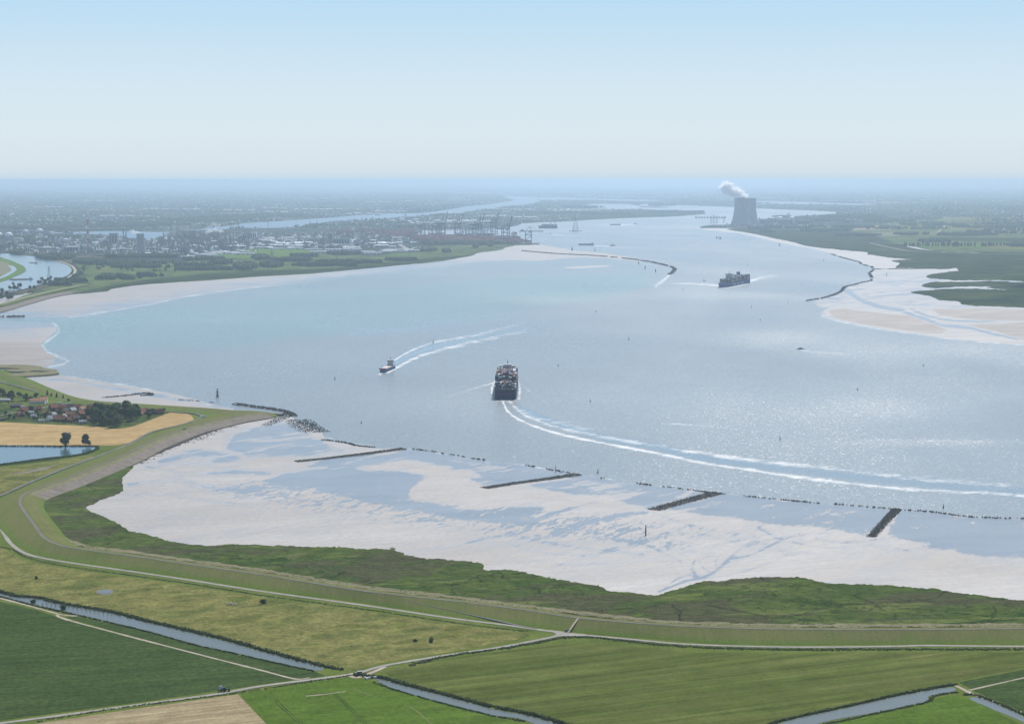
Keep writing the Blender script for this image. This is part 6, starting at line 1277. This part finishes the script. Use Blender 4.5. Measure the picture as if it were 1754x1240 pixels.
# ---- buoys and beacons
M['buoyg'] = plain('green_buoy', (0.02, 0.09, 0.05), 0.5, 0.1, 2); M['buoyr'] = plain('red_buoy', (0.30, 0.035, 0.03), 0.5, 0.1, 2); M['rust'] = plain('rusty_steel', (0.10, 0.065, 0.05), 0.8, 0.3, 2)
def buoy(px, py, m, lab, hp=5):
    s = ppm(py)*hp/6.0; t = thing('buoy', lab, 'buoy', P(px, py, 0), random.uniform(0, 3)); mb = MB(); mb.lathe([(.9, -.5), (1.5, -.2), (1.5, .8), (1.2, 1.1)], 12); mb.build('float', M[m], t)
    mb = MB()
    for k in range(4): a = k*pi/2; mb.bar((.95*cos(a), .95*sin(a), 1), (.35*cos(a), .35*sin(a), 4.2), .14)
    mb.lathe([(.7, 2), (.5, 3.4)], 8); mb.build('cage', M[m], t); mb = MB(); mb.lathe([(.55, 4.3), (.6, 5.2), (.1, 6)], 8); mb.build('top_mark', M[m], t); t.scale = (s,)*3
for x, y, m, l, h in [(573.5,650,'buoyg','dark buoy on open water left of the coaster',5),(619,725,'buoyg','thin buoy between the rubble patch and the big ship',5),(742,587,'buoyg','buoy beside the upper wake line of the coaster',5),(956,627,'buoyg','buoy on open water up and right of the big ship',4.5),(1011,688,'buoyg','buoy level with the stern of the big ship',5),(1077,582,'buoyg','buoy in mid channel beyond the big ship',4.5),(1021,535,'buoyg','small buoy below the tip of the curved training wall',4),(1336,753,'buoyg','conical green buoy near the end of the long wake',6),(1469,668,'buoyr','reddish buoy on the wide right water',5),(1582,627,'buoyr','reddish buoy below the big sandbank',4.5),(1616,870,'buoyr','red buoy just off the stone line near the short groyne',7),(1287,527,'buoyg','small buoy below the blue container ship',4),(1335,422,'buoyg','small beacon buoy off the eastern marsh shore',6),(1024,810,'buoyr','buoy off the stone line next to the tall bare pole',7),(1411,447,'buoyg','tiny buoy left of the winding stone line',3),(1170,497,'buoyg','tiny buoy below the foam at the training wall tip',3),(1302,549,'buoyg','tiny buoy well below the blue container ship',3.5),(1281,454,'buoyg','tiny buoy beyond the blue container ship',3),(1350,519,'buoyg','tiny buoy left of the end of the winding stone line',3)]: buoy(x, y, m, l, h)
def beacon(px, py, hp, lab, w_=1.0, m='rust', z=0, plat=True):
    s = ppm(py); h = hp*s; t = thing('beacon_pole', lab, 'beacon', P(px, py, z)); mb = MB(); mb.lathe([(w_, -1), (w_*.8, h*.8)], 8); mb.build('post', M[m], t)
    mb = MB(); mb.lathe([(w_*.35, h*.8), (w_*.35, h)], 6); mb.box(-w_*.9, w_*.9, -w_*.9, w_*.9, h*.93, h) ; mb.build('top_mark', M[m], t)
    if plat: mb = MB(); mb.box(-w_*1.8, w_*1.8, -w_*1.8, w_*1.8, h*.62, h*.68); mb.lathe([(w_*1.5, -1), (w_*1.5, h*.3)], 8); mb.build('platform', M['grey'], t)
beacon(372.5, 680, 14, 'stout beacon post with a platform off the village beach', 1.6)
beacon(1106, 918, 19, 'tall dark pole standing on the pale mud between two groynes', .75, plat=False)
beacon(951.5, 809.5, 13, 'tall bare pole on the stone line by the second groyne', .4, 'dark', plat=False)
for x, y, l in [(1094,453,'left one of three posts inside the curved training wall'),(1105,460.5,'middle one of three posts inside the curved training wall'),(1123,466,'right one of three posts inside the curved training wall')]: beacon(x, y, 5, l, 2.2, 'dark', plat=False)
for x, y, l in [(1227.5,409,'left one of three mooring posts off the power station shore'),(1231.5,409.4,'middle one of three mooring posts off the power station shore'),(1234.5,410,'right one of three mooring posts off the power station shore')]: beacon(x, y, 4, l, 3.5, 'dark', plat=False)
beacon(980, 429.5, 6, 'beacon on the sandy spit behind the curved training wall', 3, 'dark'); beacon(1019, 430, 4, 'thin post right of the beacon on the sandy spit', 2, 'dark', plat=False)
beacon(919, 419.5, 3.2, 'left one of two dark dolphins at the quay tip', 3.5, 'dark', plat=False); beacon(923, 420, 3.2, 'right one of two dark dolphins at the quay tip', 3.5, 'dark', plat=False); beacon(1519, 473, 6, 'thin post on the eastern mudflat', 1.2, 'dark', plat=False)
# ================================================================== VILLAGE, VEHICLES, ANIMALS
M['tile'] = plain('red_roof_tile', (0.26, 0.095, 0.06), 0.8, 0.25, 3); M['tile2'] = plain('dark_roof_tile', (0.07, 0.065, 0.065), 0.75, 0.2, 3); M['tile3'] = plain('orange_roof_tile', (0.38, 0.17, 0.09), 0.8, 0.2, 3); M['tile4'] = plain('grey_roof', (0.26, 0.27, 0.28), 0.6, 0.15, 3)
M['hbrick'] = plain('house_brick', (0.24, 0.12, 0.085), 0.85, 0.2, 2); M['hwhite'] = plain('house_render', (0.68, 0.67, 0.64), 0.8, 0.05, 3); M['carw'] = plain('white_car_paint', (0.75, 0.75, 0.75), 0.25, 0.03, 2, 0.5); M['card'] = plain('dark_car_paint', (0.03, 0.035, 0.045), 0.25, 0.1, 2, 0.5); M['tyre'] = plain('tyre_rubber', (0.02, 0.02, 0.02), 0.8, 0.1, 1); M['green'] = plain('tractor_green', (0.02, 0.09, 0.035), 0.4, 0.1, 1); M['wool'] = plain('sheep_wool', (0.66, 0.63, 0.56), 0.95, 0.1, .5)
def house(px, py, l, w_, h, rh, rz, mw, mr, lab, z=1.8, chim=True):
    t = thing('house', lab, 'house', P(px, py, z), rz); mb = MB(); V = [(-l/2, -w_/2, 0), (l/2, -w_/2, 0), (l/2, w_/2, 0), (-l/2, w_/2, 0), (-l/2, -w_/2, h), (l/2, -w_/2, h), (l/2, w_/2, h), (-l/2, w_/2, h), (-l/2, 0, h+rh), (l/2, 0, h+rh)]
    mb.add(V, [(0,1,5,4),(2,3,7,6),(1,2,6,9,5),(3,0,4,8,7)]); mb.build('walls', M[mw], t)
    mb = MB(); e = .5; k = rh/(w_/2); zz = h-e*k; V = []
    for dz in (.08, .33): V += [(-l/2-e, -w_/2-e, zz+dz), (l/2+e, -w_/2-e, zz+dz), (l/2+e, 0, h+rh+dz), (-l/2-e, 0, h+rh+dz), (l/2+e, w_/2+e, zz+dz), (-l/2-e, w_/2+e, zz+dz)]
    mb.add(V, [(6,7,8,9),(9,8,10,11),(0,3,2,1),(3,5,4,2),(0,1,7,6),(5,11,10,4),(0,6,9,3),(3,9,11,5),(1,2,8,7),(2,4,10,8)]); rf = mb.build('roof', M[mr], t)
    if chim: mb = MB(); mb.box(l*.25, l*.25+.8, -.4, .4, h+rh-.6, h+rh+1.2); mb.build('chimney', M['hbrick'], rf)
    mb = MB()
    for x in np.arange(-l/2+1.2, l/2-1.5, 2.6): mb.box(x, x+1.3, -w_/2-.06, -w_/2+.05, 1.0, 2.3)
    mb.build('windows', M['glass'], t); mb = MB(); mb.box(-l/2-.06, -l/2+.05, -.5, .5, .02, 2.1); mb.build('door', M['card'], t); return t
hs = []
W1 = house(65, 691, 26, 11, 5, 3.5, .06, 'hwhite', 'tile3', 'long white walled house with an orange roof near the dike car park')
W2 = house(75, 689.5, 12, 11, 7, 2.5, .06, 'hwhite', 'tile3', 'tall white annex at the right end of the long white house')
spec = [(28,697.5,18,10,3,3,.1,'card','tile2','black barn roof left of the village below the white house'),(47,706,20,12,3,6,.5,'hbrick','tile','big brick house with a hipped red roof at the village left edge'),(53,709,9,7,3,2,.2,'hwhite','tile4','low white shed beside the big red roofed brick house'),(66,702.5,10,8,3,4,.2,'hbrick','tile','small red house right of the big red roofed one'),(91,702,12,9,4,6,.9,'hbrick','tile','brick house with steep gable turned to the viewer'),(98,700,14,8,3,4,.1,'hbrick','tile4','grey roofed house just right of the steep gable'),(107,700,12,8,3,4,.3,'hbrick','tile','brick house right of the grey roof on the back row'),(122,699.5,16,8,3,4,.1,'hbrick','tile2','dark roofed long house on the back row'),(124,705,12,9,3,4,1.1,'hwhite','tile4','white house with a grey roof in the village middle'),(157,701,16,9,3,5,.2,'hbrick','tile','red roofed house at the top left corner of the grove'),(152,706,12,9,3,4.5,.8,'hbrick','tile3','orange roofed house next to the grove'),(147,711,18,10,3,4.5,.1,'hbrick','tile3','wide orange roofed house beside the grove'),(137,711,10,9,3,4.5,1.2,'hbrick','tile','gabled red house left of the wide orange roof'),(118,712,10,8,3,4,.3,'hbrick','tile3','small orange roofed house in the village middle'),(86,721,11,8,4,5,1.0,'hwhite','tile4','white gabled house at the lower left corner of the village'),(97,720,12,9,3,5,.7,'hbrick','tile','red roofed house beside the white gabled house'),(104,721,14,9,3,5.5,.15,'hbrick','tile3','orange roofed house on the lower village edge'),(109,716.5,10,8,3,4,1.3,'hbrick','tile4','grey roofed gabled house in the lower village'),(121,722,12,8,3,4.5,.5,'hbrick','tile','red house at the middle of the lower village edge'),(131,721,14,9,3,5,1.0,'hbrick','tile2','dark roofed house on the lower village edge'),(127,716,12,8,3,4,.1,'hbrick','tile','long red roof behind the dark roofed lower house'),(142,725,11,7,3,2.5,.1,'hwhite','tile4','low pale house touching the grove at the lower edge'),(71,722.5,9,5,3,1.5,.1,'hwhite','tile4','low white glasshouse roof left of the village'),(180,702,12,8,3,4,.2,'hbrick','tile3','orange roof showing above the left part of the grove'),(191,702,14,8,3,5,.1,'hbrick','tile','red roofed house above the middle of the grove'),(236,707,10,8,3,4,.2,'hbrick','tile3','small orange roof just right of the grove'),(240,711,9,8,3,4,1.2,'hwhite','tile','small gabled house at the right foot of the grove'),(247,709,15,9,3.5,6,.9,'hbrick','tile','tall red roofed house right of the grove'),(259,709,14,8,3,5,.1,'hbrick','tile2','dark roofed house between the last small trees'),(272,709.5,14,8,3,5.5,.2,'hbrick','tile','last red roofed house at the village tip'),(40,699,8,5,3,1.5,.1,'hwhite','tile4','tiny white shed right of the black barn'),(5,720,8,6,2.5,1.5,.1,'card','tile2','tiny dark hut at the left picture edge'),(5,687,26,14,3,1.5,.05,'hwhite','tile4','pale flat roofed hall at the left picture edge behind the village'),(36,713,12,8,3,4,.3,'hbrick','tile','red roofed cottage standing alone among the left gardens'),(113,706,11,8,3,4,.9,'hbrick','tile2','dark gabled house between the back row and the white grey-roofed house'),(133,700,13,8,3,4,.1,'hbrick','tile','red roofed house at the right end of the back row'),(140,703,9,8,3,4,1.2,'hwhite','tile3','small white house with an orange gable above the wide orange roof'),(79,711,11,8,3,4,.4,'hbrick','tile3','orange roofed house in the middle gardens'),(91,713,10,8,3,4,1.1,'hbrick','tile4','grey gabled house left of the small orange roofed house'),(102,708,12,8,3,4,.2,'hbrick','tile','red roofed house just below the steep brick gable'),(58,715,9,6,3,2,.1,'hwhite','tile4','small pale shed in the left gardens'),(149,720,12,8,3,4,.6,'hbrick','tile','red roofed house pressed against the lower left of the grove'),(14,503,30,14,4,6,.1,'hbrick','tile4','grey roofed farmhouse among the trees above the north beach'),(3,505,16,10,4,4,.1,'hwhite','tile2','white house cut by the left edge above the north beach')]
for s_ in spec: house(*s_)
M['carpaints'] = None
def car(name, px, py, rz, m, lab, z=1.95, l=4.4, h=1.5, cat='car', group=None, sc=1.0):
    t = thing(name, lab, cat, P(px, py, z), rz, group); pr = [(-l/2, .35), (-l/2, .8), (-l*.42, h*.62), (-l*.30, h*.66), (-l*.18, h), (l*.20, h), (l*.34, h*.64), (l*.47, h*.55), (l/2, .7), (l/2, .35)]
    secs = [[(x, y*(1 if zz < h*.7 else .86), zz) for x, zz in pr] for y in (-.9, -.86, .86, .9)]; mb = MB(); mb.ring(secs); mb.build('body', M[m], t)
    mb = MB()
    for s in (-1, 1): mb.add([(-l*.2, s*.905*.9, h*.68), (l*.28, s*.905*.9, h*.68), (l*.18, s*.80, h*.94), (-l*.15, s*.80, h*.94)], [(0,1,2,3)])
    mb.add([(l*.205, -.7, h*.985), (l*.205, .7, h*.985), (l*.335, .75, h*.69), (l*.335, -.75, h*.69)], [(0,1,2,3)]); mb.build('windows', M['glass'], t)
    for x in (-l*.3, l*.3):
        for s in (-1, 1): mb = MB(); mb.bar((x, s*.7, .34), (x, s*.93, .34), .34, n=12); mb.build('wheel', M['tyre'], t)
    t.scale = (sc,)*3; return t
car('parked_car', 972, 1081.5, .3, 'card', 'dark car parked on the junction at the foot of the dike stair', TZ+.3, sc=1.15)
car('white_van', 348.5, 714.5, .2, 'carw', 'white van at the sharp bend of the dike road above the wheat tip', 3.1, 6, 2.4, 'van', sc=1.3)
car('car', 315.5, 735.5, .8, 'card', 'small dark car driving on the crest path below the wheat field', CZ+.3, sc=1.1)
for i, (x, y, m) in enumerate([(101,690,'carw'),(104,689.7,'carw'),(107.5,689.5,'carw'),(110,689.2,'tile4'),(117,687.5,'carw'),(120,687.3,'card')]):
    car('parked_car', x, y, 1.2, m, ['leftmost white car in the row below the conifers','second white car in the row below the conifers','third white car in the row below the conifers','grey car at the right end of the row below the conifers','white car under the small round tree','dark car beside the white one under the small tree'][i], 2.2)
for i, (x, y) in enumerate([(130,724,),(134,725),(138,723)]): car('parked_car', x, y, .3, ['carw','tile4','carw'][i], ['white car in front of the dark roofed lower house','grey car left of the low pale house','white car between the grove and the lower houses'][i], 2.0)
# tractor with a tank trailer
def tractor():
    t = thing('tractor', 'dark green tractor parked on the farm road by the stubble corner', 'tractor', P(387, 1183.5, 2.0), radians(10)); t.scale = (1.15,)*3
    mb = MB(); mb.box(-.2, 2.6, -.5, .5, 1.0, 1.9); mb.box(-1.2, -.2, -.6, .6, .9, 1.4); mb.build('bonnet', M['green'], t); mb = MB(); mb.box(-1.3, -.2, -.75, .75, 1.42, 2.7); mb.build('cab', M['glass'], t)
    mb = MB(); mb.box(-1.4, -.1, -.85, .85, 2.72, 2.9); mb.build('cab_roof', M['green'], t); mb = MB(); mb.bar((1.6, .3, 1.9), (1.6, .3, 2.9), .07); mb.build('exhaust', M['dark'], t)
    for x, r in ((-.9, .95), (2.0, .62)):
        for s in (-1, 1): mb = MB(); mb.bar((x, s*.75, r), (x, s*1.25, r), r, n=16); mb.build('wheel', M['tyre'], t)
    t2 = thing('sprayer_trailer', 'dark tall loaded trailer standing left of the tractor', 'trailer', P(378, 1183.8, 2.0), radians(60)); t2.scale = (1.1,)*3
    mb = MB(); mb.box(-1.9, 1.9, -1.1, 1.1, 1.0, 1.25); mb.bar((1.9, 0, 1.1), (3.6, 0, .8), .1); mb.build('chassis', M['dark'], t2); mb = MB(); mb.bar((-1.8, 0, 2.2), (1.8, 0, 2.2), 1.0, n=14); mb.box(-1.2, 1.2, -.5, .5, 3.1, 3.8); mb.build('tank', M['grey'], t2)
    for x in (-.6,):
        for s in (-1, 1): mb = MB(); mb.bar((x, s*1.0, .8), (x, s*1.4, .8), .8, n=16); mb.build('wheel', M['tyre'], t2)
tractor()
def sheep_proto():
    t = thing('sheep', 'x', 'sheep'); bm = bmesh.new()
    pts = [(-.55, 0, .68, .26), (-.2, 0, .70, .34), (.25, 0, .70, .33), (.52, 0, .78, .22), (.72, 0, .92, .13), (.92, 0, .86, .10)]
    vs = [bm.verts.new(p[:3]) for p in pts]; [bm.edges.new((vs[i], vs[i+1])) for i in range(5)]; rad = [p[3] for p in pts]
    for a, x in ((1, -.35), (2, .35)):
        for s in (-1, 1):
            k = bm.verts.new((x, s*.16, .34)); f = bm.verts.new((x+(.03 if x > 0 else -.03), s*.16, .02)); bm.edges.new((vs[a], k)); bm.edges.new((k, f)); rad += [.07, .045]
    me = bpy.data.meshes.new('body'); bm.to_mesh(me); bm.free(); o = bpy.data.objects.new('body', me); link(o, t); md = o.modifiers.new('skin', 'SKIN')
    for v, r in zip(me.skin_vertices[0].data, rad): v.radius = (r, r)
    me.skin_vertices[0].data[1].use_root = True; sb = o.modifiers.new('sub', 'SUBSURF'); sb.levels = sb.render_levels = 1; me.materials.append(M['wool'])
    mb = MB()
    for s in (-1, 1): mb.bar((.78, s*.08, .98), (.74, s*.2, .96), .035)
    mb.build('ears', M['card'], t); return proto(t)
SHP = sheep_proto()
for i, (x, y) in enumerate([(391,1036),(396,1033.5),(399,1035),(402,1033),(405,1036),(399.5,1038),(423,1032.5),(394,1034.8),(404,1037),(388.5,1034.5)]): put(SHP, x, y, 1.78, random.uniform(0, 6), 1.5, 'white sheep grazing with the flock on the rough meadow', 'flock of sheep on the rough meadow')
# fence posts in the ditch and the little sluice
def post_proto():
    t = thing('fence_post', 'x', 'fence post'); mb = MB(); mb.bar((0, 0, -.5), (0, 0, 2.2), .22, n=6); mb.build('timber', M['bark'], t); mb = MB(); mb.lathe([(.26, 2.2), (.05, 2.4)], 6); mb.build('cap', M['grey'], t); return proto(t)
FP = post_proto()
for i in range(17): f = i/16; put(FP, 73+f*119, 1036.5+f*17-(2*math.sin(f*3)), 1.7, 0, 1.15, 'dark post in the row standing along the wide ditch', 'posts along the wide ditch')
def sluice():
    t = thing('sluice', 'small concrete sluice with a dark hut where the road crosses the ditch', 'sluice', P(637, 1161, 1.8), .4); mb = MB(); mb.box(-5, 5, -.4, .4, 0, 1.2); mb.box(-5, -4.4, -3, 3, 0, 1.2); mb.build('concrete_wall', M['white'], t); mb = MB(); mb.box(-1, 1, -.7, -.42, 0, 1.6); mb.build('gate', M['dark'], t)
    t2 = thing('control_hut', 'small dark control hut beside the road junction', 'hut', P(616, 1154.5, 1.9), .3); mb = MB(); mb.box(-1.6, 1.6, -1.4, 1.4, 0, 2.4); mb.build('walls', M['dark'], t2); mb = MB(); mb.box(-1.8, 1.8, -1.6, 1.6, 2.42, 2.6); mb.build('roof', M['tile4'], t2)
sluice()
# remove prototypes never planted
for k, v in TR.items():
    if not v[1]:
        for c in list(v[0].children): bpy.data.objects.remove(c)
        bpy.data.objects.remove(v[0])
# ---- haze
def haze():
    t = bpy.data.materials.new('haze_air'); t.use_nodes = True; n = t.node_tree
    for x in list(n.nodes):
        if x.type == 'BSDF_PRINCIPLED': n.nodes.remove(x)
    v = n.nodes.new('ShaderNodeVolumePrincipled'); v.inputs['Color'].default_value = (0.665, 0.84, 1.0, 1)
    v.inputs['Density'].default_value = HAZE; v.inputs['Anisotropy'].default_value = 0.35
    n.links.new(v.outputs[0], n.nodes['Material Output'].inputs['Volume'])
    mb = MB(); mb.box(-700000, 700000, -6000, 700000, -1.5, 386); o = mb.build('haze', t); o['kind'] = 'stuff'
haze()
